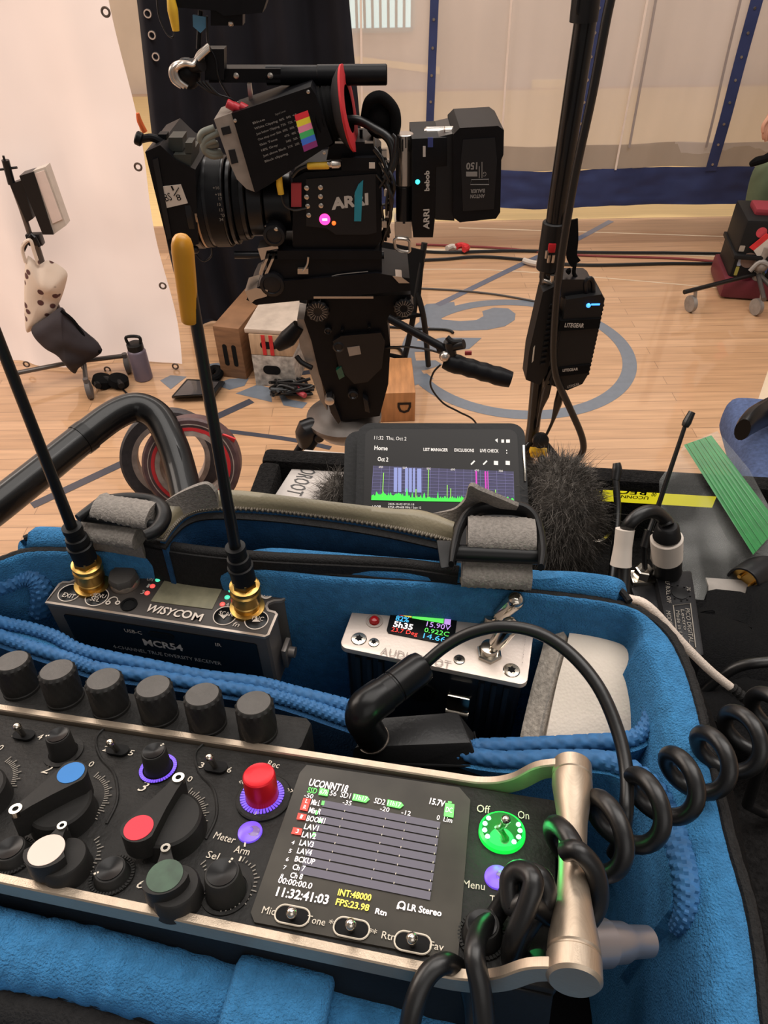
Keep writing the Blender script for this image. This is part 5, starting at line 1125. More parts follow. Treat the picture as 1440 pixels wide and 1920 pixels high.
for x in (898, 903): crect(b, x, 304 if x > 900 else 312, x + 1.4, 334, .0135, .0141, .0002)
b.tube([cf.px(*q, .014) for q in ((882, 346), (884, 337), (916, 336), (917, 346))], .0006, 6, 1, closed=True)
b.build('battery_lettering', mat('grey_print_dim', (120, 118, 116), .6), bat)
b = MB(cf.M); b.lathe(cf.I @ cw(795, 250, -.05), (1, 0, 0), [(.008, 0), (.011, .004), (.011, .05), (.008, .054)], 20); b.build('release_lever', m_sil, rig); b = MB(cf.M); b.lathe(cf.I @ cw(832, 247, -.03), (1, 0, 0), [(.007, 0), (.009, .002), (.009, .05)], 20); b.build('release_lever', m_sil, rig)
# headphones/strap bundle on top right
b = MB(); b.ball(cw(712, 222, -.05), .032, seg=20, sc=(.9, .8, 1.05)); b.tube([cw(682, 222, -.04), cw(692, 190, -.03), (cw(715, 182, -.03)), cw(738, 205, -.03), cw(742, 235, -.03), cw(736, 262, -.03)], [.006, .009, .010, .010, .010, .008], 14, 6); b.build('padded_strap', m_nylon, rig)
# viewfinder -----------------------------------------------------
b = MB(cf.M); cpoly(b, [(434, 213), (582, 163), (592, 178), (624, 268), (560, 310), (506, 346), (478, 362)], -.075, .02, .004); vf = b.build('viewfinder', m_cb, rig)
b = MB(cf.M); cpoly(b, [(401, 224), (436, 211), (478, 360), (462, 354), (444, 336), (428, 300)], -.07, .012, .004); b.build('viewfinder_front', m_lite, vf)  # front face coloured pale for the light falling on it
b = MB(cf.M); cpoly(b, [(414, 240), (430, 236), (434, 250), (418, 254)], .0115, .0132, .0006); b.build('front_recess', m_cb2, vf); b = MB(cf.M); cpoly(b, [(428, 282), (440, 280), (447, 305), (434, 308)], .0115, .0132, .0006); b.build('front_recess', m_cb2, vf)
def slant(u, v):   # chart coordinates, u along the long side, v downwards
    a = lerp(lerp(V3((470, 226, 0)), V3((573, 191, 0)), u), lerp(V3((497, 312, 0)), V3((600, 275, 0)), u), v); return a.x, a.y
b = MB(cf.M)
rows_ = ('Blue', 'White Clipping', 'Just below Clipping', 'One stop over Skin', 'Skin Tone', '18% Grey', 'Just above Black', 'Black clipping')
ctext(b, 'Signal Level', 516, 215, 535, 208, 4, h=.0206)
for k, st in enumerate(rows_):
    y = (k + .6) / 8.4; w_ = .16 + .02 * len(st)
    x0, y0 = slant(.02, y); x1, y1 = slant(min(.44, w_), y); ctext(b, st, x0, y0, x1, y1, 4.5, h=.0206, bold=.02)
    if 0 < k < 7:
        for u0, u1, tx_ in ((.47, .56, '%d%%' % (99 - 13 * k)), (.6, .68, '%d%%' % (96 - 12 * k)), (.71, .79, '+%d' % (6 - k))): x0, y0 = slant(u0, y); x1, y1 = slant(u1, y); ctext(b, tx_, x0, y0, x1, y1, 4.5, h=.0206, bold=.02)
b.build('chart_lettering', mat('dim_chart_print', (112, 110, 108), .6), vf)
ch = [(196, 40, 52), (206, 190, 50), (206, 120, 150), (60, 160, 90), (52, 100, 190), (120, 40, 100)]
for k, c in enumerate(ch):
    a = lerp(V3((552, 216, 0)), V3((570, 285, 0)), k / 6); a2 = lerp(V3((552, 216, 0)), V3((570, 285, 0)), (k + 1) / 6); e = lerp(V3((577, 207, 0)), V3((596, 274, 0)), k / 6); e2 = lerp(V3((577, 207, 0)), V3((596, 274, 0)), (k + 1) / 6)
    b = MB(cf.M); cpoly(b, [(a.x, a.y), (e.x, e.y), (e2.x, e2.y), (a2.x, a2.y)], .0195, .0207, 0); b.build('colour_patch', mat('chart_colour_%s' % 'abcdef'[k], c, .55, emit=.12, ecol=c), vf)
for x, y in ((578, 172), (608, 286), (441, 226)): p = cf.px(x, y, .02); b = MB(cf.M); b.lathe((p.x, p.y, .02), (0, 0, 1), [(.003, 0), (.003, .0012), (.001, .0018)], 14); b.build('screw', m_sil, vf)
# accordion eyepiece
A0, A1 = cw(588, 222, -.025), cw(634, 208, -.025); ax = A1 - A0; L = ax.length
b = MB(); pr = [(.046, 0)]
for k in range(5): pr += [(.050 - .002 * k, L * (k + .2) / 5), (.044 - .001 * k, L * (k + .7) / 5)]
b.lathe(A0, ax, pr, 36); bl = b.build('eyepiece_bellows', m_nylon, vf)
A2 = cw(650, 204, -.025); ax2 = (A2 - A1); ax2.z *= .8; ax2 = ax2.normalized() + V3((0, -.10, 0)); ax2.normalize()
b = MB(); b.lathe(A1, ax2, [(.038, -.004), (.052, .002), (.064, .012), (.067, .016), (.066, .017), (.058, .014)], 44, caps=False); b.build('eyecup', mat('dark_rubber_cup', (30, 28, 30), .6), vf)
b = MB(); b.lathe(A1 + ax2 * .0165, ax2, [(.066, -.001), (.069, .001), (.069, .004), (.052, .006), (.038, .004)], 44, caps=False); b.build('red_eyecup_pad', mat('red_chamois', (176, 30, 38), .75, bump=(500, .2)), vf, label='red eyecup pad')
b = MB()
for k, (x0, y0, x1, y1) in enumerate(((402, 240, 378, 270), (410, 248, 384, 285), (404, 262, 386, 290))):
    b.tube([cw(x0, y0, .0), cw((x0 + x1) / 2 - 10, (y0 + y1) / 2 - 6, .004), cw(x1 - 2, y1 - 8, .004), cw(x1 + 12, y1 + 2, 0), cw(x1 + 30, y1, -.01)], .0062, 12, 6)
b.build('viewfinder_cable', mat('grey_green_cable', (104, 106, 98), .5), rig)
# top handle bar
b = MB(cf.M); b.cyl(cf.I @ cw(594, 141, -.05), cf.I @ cw(726, 140, -.05), .0165, n=28, bev=.002); b.cyl(cf.I @ cw(500, 141, -.05), cf.I @ cw(596, 141, -.05), .0155, n=24); crect(b, 392, 129, 526, 155, -.07, -.035, .002); hb = b.build('top_handle', m_cb, rig)
for x in (443, 507): p = cf.px(x, 142, -.035); b = MB(cf.M); b.lathe((p.x, p.y, -.035), (0, 0, 1), [(.005, 0), (.005, .001), (.003, .002)], 14); b.build('handle_screw', m_sil, hb)
b = MB(cf.M); cpoly(b, [(463, 157), (470, 157), (476, 202), (468, 202)], -.055, -.045, .001); b.build('handle_post', m_sil, rig)
b = MB(cf.M); cpoly(b, [(560, 157), (600, 157), (640, 268), (600, 280)], -.08, -.06, .002); b.build('handle_bracket', m_cb, rig)
# ribbed articulated clamp, upper monitor, hanging tags
b = MB()
for k in range(3):
    o_ = k * 6
    b.tube([cw(392 - 0, 85 + o_ * .6, -.02 + k * .008), cw(374 - o_ * .3, 100 + o_, -.015 + k * .008), cw(362, 118 + o_ * .3, -.01 + k * .008), cw(335 + o_, 118 + o_ * .2, -.005 + k * .006), cw(321 + o_ * .8, 130, 0), cw(324 + o_, 150, 0), cw(340 + o_, 163, 0)], .004, 10, 6)
arm = b.build('ribbed_clamp', m_sil, rig)
b = MB(); b.ball(cw(352, 138, -.02), .022, seg=18, sc=(1, 1, 1.1)); b.cyl(cw(362, 124, -.01), cw(378, 120, .0), .011); b.build('clamp_joint', m_cb, arm)
b = MB(cf.M); crect(b, 384, 92, 420, 150, -.05, -.02, .003); b.cyl(cf.I @ cw(376, 20, -.03), cf.I @ cw(372, 92, -.03), .004); b.build('clamp_arm', m_cb, rig)
b = MB(cf.M); cpoly(b, [(300, -60), (520, -60), (492, 24), (420, 30), (405, 20), (330, 14)], -.06, -.01, .004); crect(b, 395, 18, 455, 48, -.05, -.02, .002); mon = b.build('top_monitor', m_cb, rig)
b = MB(cf.M); p = cf.px(433, 44, -.02); b.ball((p.x, p.y, -.02), .005, seg=10); b.build('monitor_knob', m_sil, mon)
b = MB(cf.M); cpoly(b, [(361, 28), (386, 32), (386, 52), (376, 62), (362, 50)], -.03, -.024, .0005); b.build('blue_tape_flag', mat('blue_paper_tape', (72, 122, 156), .7, var=.1), rig)
b = MB(); b.tube([cw(320, -6, .0), cw(324, 20, .0), cw(330, 58, .0)], [.006, .0085, .0055], 12, 4); b.build('yellow_tag', m_yel, rig)
b = MB(); b.tube([cw(294, -6, .0), cw(298, 30, .0), cw(312, 62, .0), cw(324, 70, .0), cw(327, 58, .0)], .0014, 8, 6)
for k in range(4): b.tube([cw(366 + k * 7, 152, -.01), cw(390 + k * 6, 170 + k * 2, -.01), cw(425 + k * 3, 186, -.02), cw(440 + k * 6, 204, -.03)], .002, 8, 6)
b.tube([cw(388, 30, -.02), cw(390, 80, -.02), cw(404, 110, -.02), cw(412, 150, -.02), cw(440, 196, -.03)], .0018, 8, 6); b.build('thin_cables', m_cb2, rig)
b = MB(); 
for x, y in ((432, 199), (444, 204), (456, 204)): b.cyl(cw(x - 7, y - 6, -.0), cw(x + 10, y + 3, -.0), .0075, n=12, bev=.001)
b.build('red_connectors', mat('red_plastic', (170, 32, 44), .45), rig)
# lens, matte box
def lens(b, segs, yc, h):
    for x0, x1, r in segs: b.lathe(cf.I @ cw(x0, yc, h), (1, 0, 0), [(r * .97, 0), (r, .002), (r, (x1 - x0) * PX - .002), (r * .97, (x1 - x0) * PX)], 44)
hL = -.075
b = MB(cf.M); lens(b, [(364, 378, .088), (378, 436, .083), (436, 446, .080), (446, 470, .070), (470, 500, .064), (500, 552, .055)], 378, hL); ln_ = b.build('lens', m_cb2, rig)
for x0, x1, r in ((384, 396, .0845), (402, 430, .0842), (448, 460, .0715)):
    b = MB(cf.M); n_ = 90; b.lathe(cf.I @ cw(x0, 378, hL), (1, 0, 0), [(r, 0), (r, (x1 - x0) * PX)], n_, ripple=lambda k, j, rr: rr * (1 + .012 * (j % 2))); b.build('lens_ring', m_cb, ln_)
b = MB(cf.M); b.lathe(cf.I @ cw(381, 379, hL), (1, 0, 0), [(.0855, 0), (.0855, .004)], 44); b.build('bright_ring', mat('tan_metal_ring', (150, 128, 106), .35, metal=.8), ln_)
ff = Frame(cf.w(*cf.px(410, 370, 0)[:2], hL + .0846), V3((1, 0, 0)), V3((0, -1, 0)))
b = MB(ff.M)
for i, (st, y) in enumerate((('+16', 20), ('+18', 8), ('17', 0), ('10', -10), ('13', -20), ('20', -30), ('34', -38))): b.text(st, Matrix.Translation((.002 * (i % 3), y * .001, 0)), .008, .0, 'CENTER')
b.build('distance_scale', m_printd, ln_)
b = MB(cf.M); cpoly(b, [(272, 285), (300, 272), (330, 300), (366, 318), (372, 458), (318, 470), (310, 440)], -.17, .01, .004); mb_ = b.build('matte_box', m_cb, rig)
b = MB(cf.M); cpoly(b, [(286, 300), (296, 296), (322, 446), (314, 450)], .009, .013, .001); b.build('matte_box_edge', m_cb2, mb_)
b = MB(cf.M); cpoly(b, [(303, 350), (339, 346), (352, 381), (313, 390)], .0095, .0115, .0003); lbq = b.build('white_filter_label', m_wtape, mb_)
b = MB(cf.M); ctext(b, 'BS', 309, 372, 321, 369, 16, h=.0122); ctext(b, '1', 322, 354, 325, 353, 10, h=.0122); ctext(b, '8', 331, 372, 339, 370, 13, h=.0122); b.tube([cf.px(326, 367, .0122), cf.px(335, 352, .0122)], .0008, 6, 1); b.build('handwriting', m_dark, lbq)
b = MB(cf.M); crect(b, 325, 290, 358, 318, -.08, .006, .003); crect(b, 316, 258, 342, 284, -.05, -.01, .002); crect(b, 347, 268, 360, 288, -.03, .004, .001); b.build('matte_box_clamp', mat('dark_olive_metal', (58, 60, 56), .4, metal=.5), mb_)
b = MB(cf.M); b.cyl(cf.I @ cw(254, 257, -.03), cf.I @ cw(267, 263, -.03), .012, n=18, bev=.002); b.tube([cf.I @ cw(262, 262, -.03), cf.I @ cw(285, 258, -.03), cf.I @ cw(305, 268, -.03), cf.I @ cw(320, 285, -.03)], .007, 10, 5); crect(b, 296, 252, 312, 272, -.05, -.03, .002); b.build('side_flag_arm', m_cb, mb_)
b = MB(); b.tube([cw(258, 212, -.05), cw(262, 228, -.05), cw(272, 248, -.05)], [.003, .005, .005], 10, 4); b.build('orange_tab', mat('orange_plastic', (206, 92, 40), .5), mb_)
b = MB(); b.tube([cw(360, 462, .0), cw(368, 478, .0), cw(382, 490, .0), cw(396, 480, .0), cw(397, 464, .0)], .0016, 8, 6); b.ball(cw(366, 468, .0), .008, seg=12); b.build('wire_loop', m_cb2, rig)
# base plates, rods, follow focus
for x, y, r in ((514, 442, .0205), (510, 534, .0245)):
    b = MB(cf.M); p = cf.px(x, y, .012); b.lathe((p.x, p.y, -.01), (0, 0, 1), [(r * 1.05, 0), (r * 1.05, .018), (r, .024), (r * .75, .025), (r * .7, .022), (r * .2, .023)], 40, ripple=lambda k, j, rr: rr * (1 + .03 * (j % 2)) if k < 2 else rr); b.build('focus_knob', m_cb2, rig)
b = MB(cf.M); crect(b, 520, 470, 716, 486, -.14, .008, .003); crect(b, 500, 486, 716, 522, -.12, .004, .004); cpoly(b, [(470, 545), (500, 530), (706, 512), (768, 522), (770, 545), (640, 556), (480, 572), (462, 562)], -.12, .012, .003); base = b.build('base_plate', m_cb, rig)
b = MB(cf.M); cpoly(b, [(459, 546), (480, 540), (502, 544), (500, 556), (478, 562), (470, 570)], -.05, .014, .002); b.build('plate_end', m_sil, base); b = MB(cf.M); cpoly(b, [(736, 518), (752, 519), (768, 531), (748, 531)], -.02, .0135, .001); b.build('plate_corner', m_sil, base); b = MB(cf.M); crect(b, 588, 556, 700, 560, .01, .0135, .0005); b.build('plate_edge', m_sil, base); b = MB(cf.M)
cpoly(b, [(483, 466), (520, 460), (522, 466), (500, 470), (496, 486), (490, 488)], -.03, .01, .001); b.build('bridge_lip', m_sil, base)
for k in range(2): b = MB(cf.M); cpoly(b, [(498 + k * 11, 486), (503 + k * 11, 485), (490 + k * 11, 516), (485 + k * 11, 514)], -.03, .012, .001); b.build('bright_lever', m_sil, base)
b = MB(cf.M)
b.tube([cf.px(578, 482, .014), cf.px(576, 496, .014), cf.px(568, 508, .014)], .0022, 8, 4); crect(b, 558, 504, 578, 514, .006, .014, .001); b.build('release_tab', m_sil, base); b = MB(cf.M); b.tube([cf.px(622, 518, .008), cf.px(640, 514, .008), cf.px(690, 509, .008)], .001, 6, 3)
b.build('plate_highlight_line', m_sil, base)  # plate edge highlight built as a thin silver rod
b = MB(); b.ball(cw(518, 428, .01), .006, seg=10)
for k in range(5): b.tube([cw(498 + k * 4, 424 + 6 * k, .0), cw(506 + k * 3, 428 + 7 * k, .008), cw(514, 436 + 6 * k, .0)], .0024, 8, 4)
b.build('gear_teeth', m_sil, rig)
for hh_ in (-.02, -.08):
    b = MB(cf.M); b.cyl(cf.I @ cw(440, 478, hh_), cf.I @ cw(720, 478, hh_), .0075, n=18); b.build('support_rod', m_cb2, rig)
# ================================================================ TRIPOD AND FLUID HEAD
tri = thing('camera_tripod', 'black fluid head tripod with pan handle standing under the cinema camera', 'tripod', Matrix.Translation((cw(640, 780, -.07).x, cw(640, 780, -.07).y, 0)))
hT = -.02
b = MB(cf.M); cpoly(b, [(576, 562), (770, 552), (772, 585), (726, 600), (732, 650), (728, 720), (712, 780), (640, 790), (612, 740), (598, 700), (584, 640), (570, 600)], -.13, hT, .006); head = b.build('fluid_head', m_cb, tri)
b = MB(cf.M); cpoly(b, [(557, 598), (586, 600), (600, 700), (614, 770), (600, 750), (578, 690), (562, 650)], -.10, hT - .006, .006); b.build('head_side', m_lite, head)  # lit side of the black head, painted in lighter grey
b = MB(cf.M); cpoly(b, [(624, 640), (640, 630), (714, 624), (722, 640), (716, 690), (690, 716), (664, 720), (636, 690)], hT - .002, hT + .012, .006); b.build('head_cover', m_cb2, head)
b = MB(cf.M); cpoly(b, [(651, 652), (674, 649), (677, 664), (655, 668)], hT + .011, hT + .0135, .001); b.build('grey_badge', m_lite, head)
b = MB(cf.M); cpoly(b, [(630, 695), (640, 688), (646, 706), (636, 712)], hT + .004, hT + .016, .003); b.build('green_level_window', mat('green_bubble', (14, 70, 56), .2, coat=.6), head)
for x, y, r in ((596, 584, .0245), (757, 578, .0215)):
    p = cf.px(x, y, hT + .01); b = MB(cf.M); b.lathe((p.x, p.y, hT - .03), (0, 0, 1), [(r, 0), (r, .040), (r * .8, .043), (r * .3, .042)], 48, ripple=lambda k, j, rr: rr * (1.0 if j % 4 < 2 else .93)); kn = b.build('rosette', m_cb2, head)
    b = MB(cf.M)
    for j in range(18): b.box((0, 0, 0), (r * .45, .0012, .001), M=Matrix.Translation((p.x, p.y, hT + .0125)) @ Matrix.Rotation(2 * math.pi * j / 18, 4, 'Z') @ Matrix.Translation((r * .62, 0, 0)))
    b.build('rosette_teeth', m_sil if False else m_lite, kn)
for x, y, r in ((635, 648, .013), (662, 738, .012), (615, 618, .008), (642, 618, .004), (692, 612, .004)): p = cf.px(x, y, hT + .005); b = MB(cf.M); b.lathe((p.x, p.y, hT - .002), (0, 0, 1), [(r, 0), (r, .014), (r * .7, .016), (r * .5, .013)], 24); b.build('dial', m_cb2, head)
b = MB(cf.M); cpoly(b, [(612, 745), (622, 742), (640, 790), (634, 796), (620, 775)], hT, hT + .02, .003); b.build('lock_lever', m_cb2, head); b = MB(cf.M); cpoly(b, [(680, 745), (690, 752), (694, 775), (684, 772)], hT, hT + .02, .003); b.build('lock_lever', m_cb2, head)
b = MB(cf.M); p = cf.px(618, 752, hT + .02); b.lathe((p.x, p.y, hT), (0, 0, 1), [(.011, 0), (.011, .022), (.006, .025)], 20); b.build('lever_cap', m_sil, head)
b = MB(); b.tube([cw(560, 610, -.03), cw(540, 634, -.03), cw(520, 650, -.03)], [.014, .020, .012], 16, 4); b.tube([cw(556, 668, -.03), cw(566, 680, -.02), cw(585, 690, -.01)], .006, 8, 4); b.build('side_handle', m_cb, head)
bc = cw(645, 778, -.075)
b = MB(); b.lathe(bc + UP * -.05, UP, [(.035, -.02), (.06, 0), (.085, .028), (.093, .04), (.093, .050), (.08, .056), (.06, .066)], 48); b.build('bowl', mat('grey_cast_metal', (96, 90, 86), .4, metal=.6, var=.1), tri)
for a in (200, 320, 85):
    r = math.radians(a); d_ = V3((math.cos(r), math.sin(r), 0)); s0 = bc + d_ * .075 + UP * -.03; e = V3((bc.x, bc.y, 0)) + d_ * .42 + UP * .01
    b = MB(); m1 = lerp(s0, e, .5); sd = d_.cross(UP)
    b.tube([bc + d_ * .05 + UP * -.025, s0 + d_ * .02 + UP * .01, lerp(s0, e, .07)], [.022, .030, .024], 16, 4); lg = b.build('leg_shoulder', m_cb2, tri)
    b = MB()
    for sg in (-1, 1): b.tube([s0 + sd * sg * .02, m1 + sd * sg * .016], .010, 14, 1)
    b.tube([lerp(s0, e, .4), e], .011, 14, 1); b.ball(e, .0125, seg=12, sc=(1, 1, .8)); b.build('leg', m_cb, tri)
    b = MB(); b.cyl(s0 + sd * .034, s0 - sd * .034, .013, n=18, bev=.002); b.build('leg_hinge', m_cb2, lg)
# pan bar
b = MB(); b.cyl(cw(728, 596, .02), cw(838, 656, .06), .0085, n=18); pbm = b.build('pan_bar', m_cb, tri)
b = MB(); b.cyl(cw(822, 655, .05), cw(870, 645, .07), .010, n=16); b.tube([cw(838, 632, .06), cw(848, 640, .065), cw(866, 640, .065)], .006, 10, 4); b.cyl(cw(842, 640, .06), cw(846, 668, .06), .012, n=16); b.build('bar_clamp', m_sil if False else m_cb2, pbm)
G0, G1 = cw(832, 676, .06), cw(958, 712, .09); ax = G1 - G0
b = MB(); P = [lerp(G0, G1, k / 10) for k in range(11)]; b.tube(P, [.016, .020, .021, .0185, .0205, .0185, .0205, .0185, .0205, .019, .017], 18, 3); gr = b.build('hand_grip', m_cb, pbm)
b = MB(); b.ball(cw(834, 668, .07), .012, seg=14); b.build('grip_button', m_sil, gr)
b = MB(); q = cw(878, 662, .085); b.box((0, 0, 0), (.014, .006, .008), .001, M=Matrix.Translation(q)); b.build('red_switch', mat('dull_red_switch', (120, 26, 32), .5), gr)
b = MB(); b.tube([cw(826, 684, .05), cw(812, 700, .05), cw(808, 725, .05), cw(830, 755, .05), cw(860, 772, .05), cw(890, 790, .04), cw(905, 830, .03)], .0022, 8, 6); b.tube([cw(826, 662, .05), cw(800, 655, .03), cw(760, 650, .0), cw(722, 652, -.02)], .0024, 8, 5); b.build('handle_cable', m_cable, tri)
# ================================================================ GYM SHELL
def struct(o): o['kind'] = 'structure'; return o
m_floor = bpy.data.materials.new('varnished_maple_boards'); m_floor.use_nodes = True
nt = m_floor.node_tree; L = nt.links; bs = nt.nodes['Principled BSDF']
tc = nt.nodes.new('ShaderNodeTexCoord'); br = nt.nodes.new('ShaderNodeTexBrick')
br.inputs['Scale'].default_value = 1.0; br.inputs['Brick Width'].default_value = 1.1; br.inputs['Row Height'].default_value = .057; br.inputs['Mortar Size'].default_value = .0012; br.inputs['Bias'].default_value = 0
br.offset = .37
br.inputs['Color1'].default_value = lin((194, 154, 118)) + (1,); br.inputs['Color2'].default_value = lin((180, 140, 104)) + (1,); br.inputs['Mortar'].default_value = lin((140, 108, 82)) + (1,)
L.new(tc.outputs['Object'], br.inputs['Vector'])
mp = nt.nodes.new('ShaderNodeMapping'); mp.inputs['Scale'].default_value = (1.6, 26, 1); L.new(tc.outputs['Object'], mp.inputs['Vector'])
nz = nt.nodes.new('ShaderNodeTexNoise'); nz.inputs['Scale'].default_value = 2.2; nz.inputs['Detail'].default_value = 5; L.new(mp.outputs['Vector'], nz.inputs['Vector'])
hs = nt.nodes.new('ShaderNodeHueSaturation'); L.new(br.outputs['Color'], hs.inputs['Color'])
mr = nt.nodes.new('ShaderNodeMapRange'); mr.inputs['From Min'].default_value = .3; mr.inputs['From Max'].default_value = .7; mr.inputs['To Min'].default_value = .84; mr.inputs['To Max'].default_value = 1.14; L.new(nz.outputs['Fac'], mr.inputs['Value']); L.new(mr.outputs['Result'], hs.inputs['Value'])
L.new(hs.outputs['Color'], bs.inputs['Base Color'])
bs.inputs['Roughness'].default_value = .34; bs.inputs['Coat Weight'].default_value = 1.0; bs.inputs['Coat Roughness'].default_value = .05; bs.inputs['Coat IOR'].default_value = 1.6
n2 = nt.nodes.new('ShaderNodeTexNoise'); n2.inputs['Scale'].default_value = 9; L.new(tc.outputs['Object'], n2.inputs['Vector'])
bp = nt.nodes.new('ShaderNodeBump'); bp.inputs['Strength'].default_value = .06; bp.inputs['Distance'].default_value = .01; L.new(n2.outputs['Fac'], bp.inputs['Height']); L.new(bp.outputs['Normal'], bs.inputs['Normal']); L.new(bp.outputs['Normal'], bs.inputs['Coat Normal'])
b = MB(); b.box((.6, 4.0, -.05), (9.2, 11.0, .1)); floor = struct(b.build('floor', m_floor, smooth=0, loc=(0, 0, 0)))
YC_ = onz(1150, 412, 0).y
m_lblue = mat('court_paint_blue', (104, 112, 122), .35, coat=.5, var=.06)
m_ldark = mat('court_paint_navy', (60, 62, 72), .35, coat=.5)
m_lwhite = mat('court_paint_white', (206, 186, 160), .4, coat=.5)
def fpoly(name, pts, m, z=.0008): b = MB(); b._add([onz(x, y, z) for x, y in pts], [list(range(len(pts)))]); return b.build(name, m, floor, smooth=0)
def fline(name, pts, w, m, z=.001):
    P = [onz(x, y, z) for x, y in pts]; P = catmull(P, 8) if len(P) > 2 else P; b = MB(); vs = []; fs = []
    for i, p in enumerate(P):
        T = (P[min(i + 1, len(P) - 1)] - P[max(i - 1, 0)]).normalized(); s_ = V3((T.y, -T.x, 0)) * w / 2; vs += [p - s_, p + s_]
    for i in range(len(P) - 1): fs.append([2 * i, 2 * i + 1, 2 * i + 3, 2 * i + 2])
    b._add(vs, fs); return b.build(name, m, floor, smooth=0)
def c3(ox, oy, pts, s=3.0): return [(ox + x / s, oy + y / s) for x, y in pts]
fpoly('court_letter', c3(780, 400, [(60, 510), (215, 498), (222, 535), (150, 550), (120, 575), (150, 597), (250, 606), (340, 600), (380, 578), (372, 550), (440, 530), (520, 535), (560, 565), (555, 600), (500, 635), (400, 655), (250, 660), (100, 650), (20, 620), (20, 540)]), m_lblue)
fpoly('court_letter', c3(780, 400, [(-60, 720), (60, 715), (150, 698), (370, 700), (300, 762), (200, 775), (-60, 780)]), m_lblue)
fpoly('court_letter', c3(780, 400, [(-120, 830), (110, 826), (150, 850), (60, 880), (-140, 900)]), m_lblue)
fpoly('court_letter', c3(780, 400, [(-140, 930), (60, 900), (100, 930), (-40, 980), (-160, 990)]), m_lblue)
fpoly('court_letter', c3(380, 440, [(185, 893), (310, 842), (440, 880), (480, 925), (590, 945), (560, 978), (455, 960), (430, 905), (385, 900), (390, 942)]), m_lblue)
fpoly('court_letter', c3(380, 440, [(70, 845), (150, 810), (260, 806), (235, 850), (150, 872)]), m_lblue)
fpoly('court_letter', c3(0, 450, [(1140, 700), (1230, 690), (1260, 725), (1180, 735)]), m_lblue)
fpoly('court_letter', c3(0, 450, [(900, 790), (960, 760), (1050, 768), (960, 840)]), m_lblue)
# centre circle through three points read off the floor
a_, c_, e_ = onz(1128, 612, 0), onz(1178, 668, 0), onz(985, 778, 0)
D_ = 2 * (a_.x * (c_.y - e_.y) + c_.x * (e_.y - a_.y) + e_.x * (a_.y - c_.y))
ux_ = ((a_.x ** 2 + a_.y ** 2) * (c_.y - e_.y) + (c_.x ** 2 + c_.y ** 2) * (e_.y - a_.y) + (e_.x ** 2 + e_.y ** 2) * (a_.y - c_.y)) / D_
uy_ = ((a_.x ** 2 + a_.y ** 2) * (e_.x - c_.x) + (c_.x ** 2 + c_.y ** 2) * (a_.x - e_.x) + (e_.x ** 2 + e_.y ** 2) * (c_.x - a_.x)) / D_
cc = V3((ux_, uy_, 0)); cr = (a_ - cc).length
b = MB(); b.lathe(cc + UP * .0007, UP, [(cr - .028, 0), (cr + .028, 0)], 120, caps=False); b.build('centre_circle', m_lblue, floor, smooth=0)
fline('court_line', [(1146, 414), (1075, 452), (985, 492), (820, 572)], .035, mat('court_paint_slate', (92, 96, 110), .35, coat=.5))
fline('court_line', [(400, 784), (472, 751)], .035, m_ldark); fline('court_line', [(425, 808), (545, 824), (620, 840)], .022, m_ldark); fline('court_line', [(60, 948), (235, 866)], .035, m_ldark); fline('court_line', [(560, 700), (640, 690)], .03, m_ldark)
fline('court_line', [(790, 468), (1110, 472), (1500, 484)], .03, m_lwhite, .0005); fline('court_line', [(860, 427), (1440, 446)], .01, m_lwhite, .0005); fline('court_line', [(780, 505), (920, 506), (1120, 520), (1440, 548)], .008, m_lwhite, .0005); fline('court_line', [(1470, 640), (1400, 855)], .045, m_lwhite, .0005)
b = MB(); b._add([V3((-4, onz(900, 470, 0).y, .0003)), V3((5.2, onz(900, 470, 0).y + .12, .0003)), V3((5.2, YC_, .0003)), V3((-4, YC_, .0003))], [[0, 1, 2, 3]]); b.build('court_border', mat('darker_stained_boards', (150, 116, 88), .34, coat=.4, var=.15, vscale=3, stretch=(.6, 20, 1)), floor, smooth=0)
b = MB(); b._add([V3((-4, YC_ + .02, .0005)), V3((5.2, YC_ + .02, .0005)), V3((5.2, 7.1, .0005)), V3((-4, 7.1, .0005))], [[0, 1, 2, 3]]); b.build('painted_lit_floor', mat('painted_lit_boards', (222, 190, 132), .4, coat=.3, var=.08, vscale=3, stretch=(.6, 20, 1)), floor, smooth=0)  # floor past the curtain: its brighter light is put into the colour
# walls
m_wall = mat('warm_plaster', (206, 192, 178), .8, var=.06, vscale=3)
m_wains = mat('emissive_yellow_wood', (226, 204, 158), .5, var=.1, vscale=4, stretch=(6, 1, .5), emit=.2, ecol=(226, 190, 120))  # panels are no lamps; emission adds to their brightness
YW = 7.2
b = MB(); b.box((.6, YW + .1, 2.2), (9.2, .2, 4.6)); wb = struct(b.build('wall_back', m_wall, smooth=0))
b = MB(); b.box((-4.1, 4.0, 2.2), (.2, 11, 4.6)); struct(b.build('wall_left', m_wall, smooth=0))
b = MB(); b.box((5.3, 4.0, 2.2), (.2, 11, 4.6)); struct(b.build('wall_right', m_wall, smooth=0))
wf = Frame(V3((0, YW, 0)), V3((1, 0, 0)), V3((0, -1, 0)))
def wrect(b, x0, y0, x1, y1, h0, h1):
    p, q = wf.px(x0, y0), wf.px(x1, y1); c0, c1 = wf.w(p.x, p.y, 0), wf.w(q.x, q.y, 0)
    b.box(((c0.x + c1.x) / 2, YW - (h0 + h1) / 2, (c0.z + c1.z) / 2), (abs(c1.x - c0.x), h1 - h0, abs(c0.z - c1.z)))
b = MB(); wrect(b, 945, 200, 962, 290, 0, .03); struct(b.build('trim_1', m_wains, smooth=0))
b = MB(); wrect(b, 998, 150, 1064, 290, 0, .03); struct(b.build('trim_2', m_wains, smooth=0))
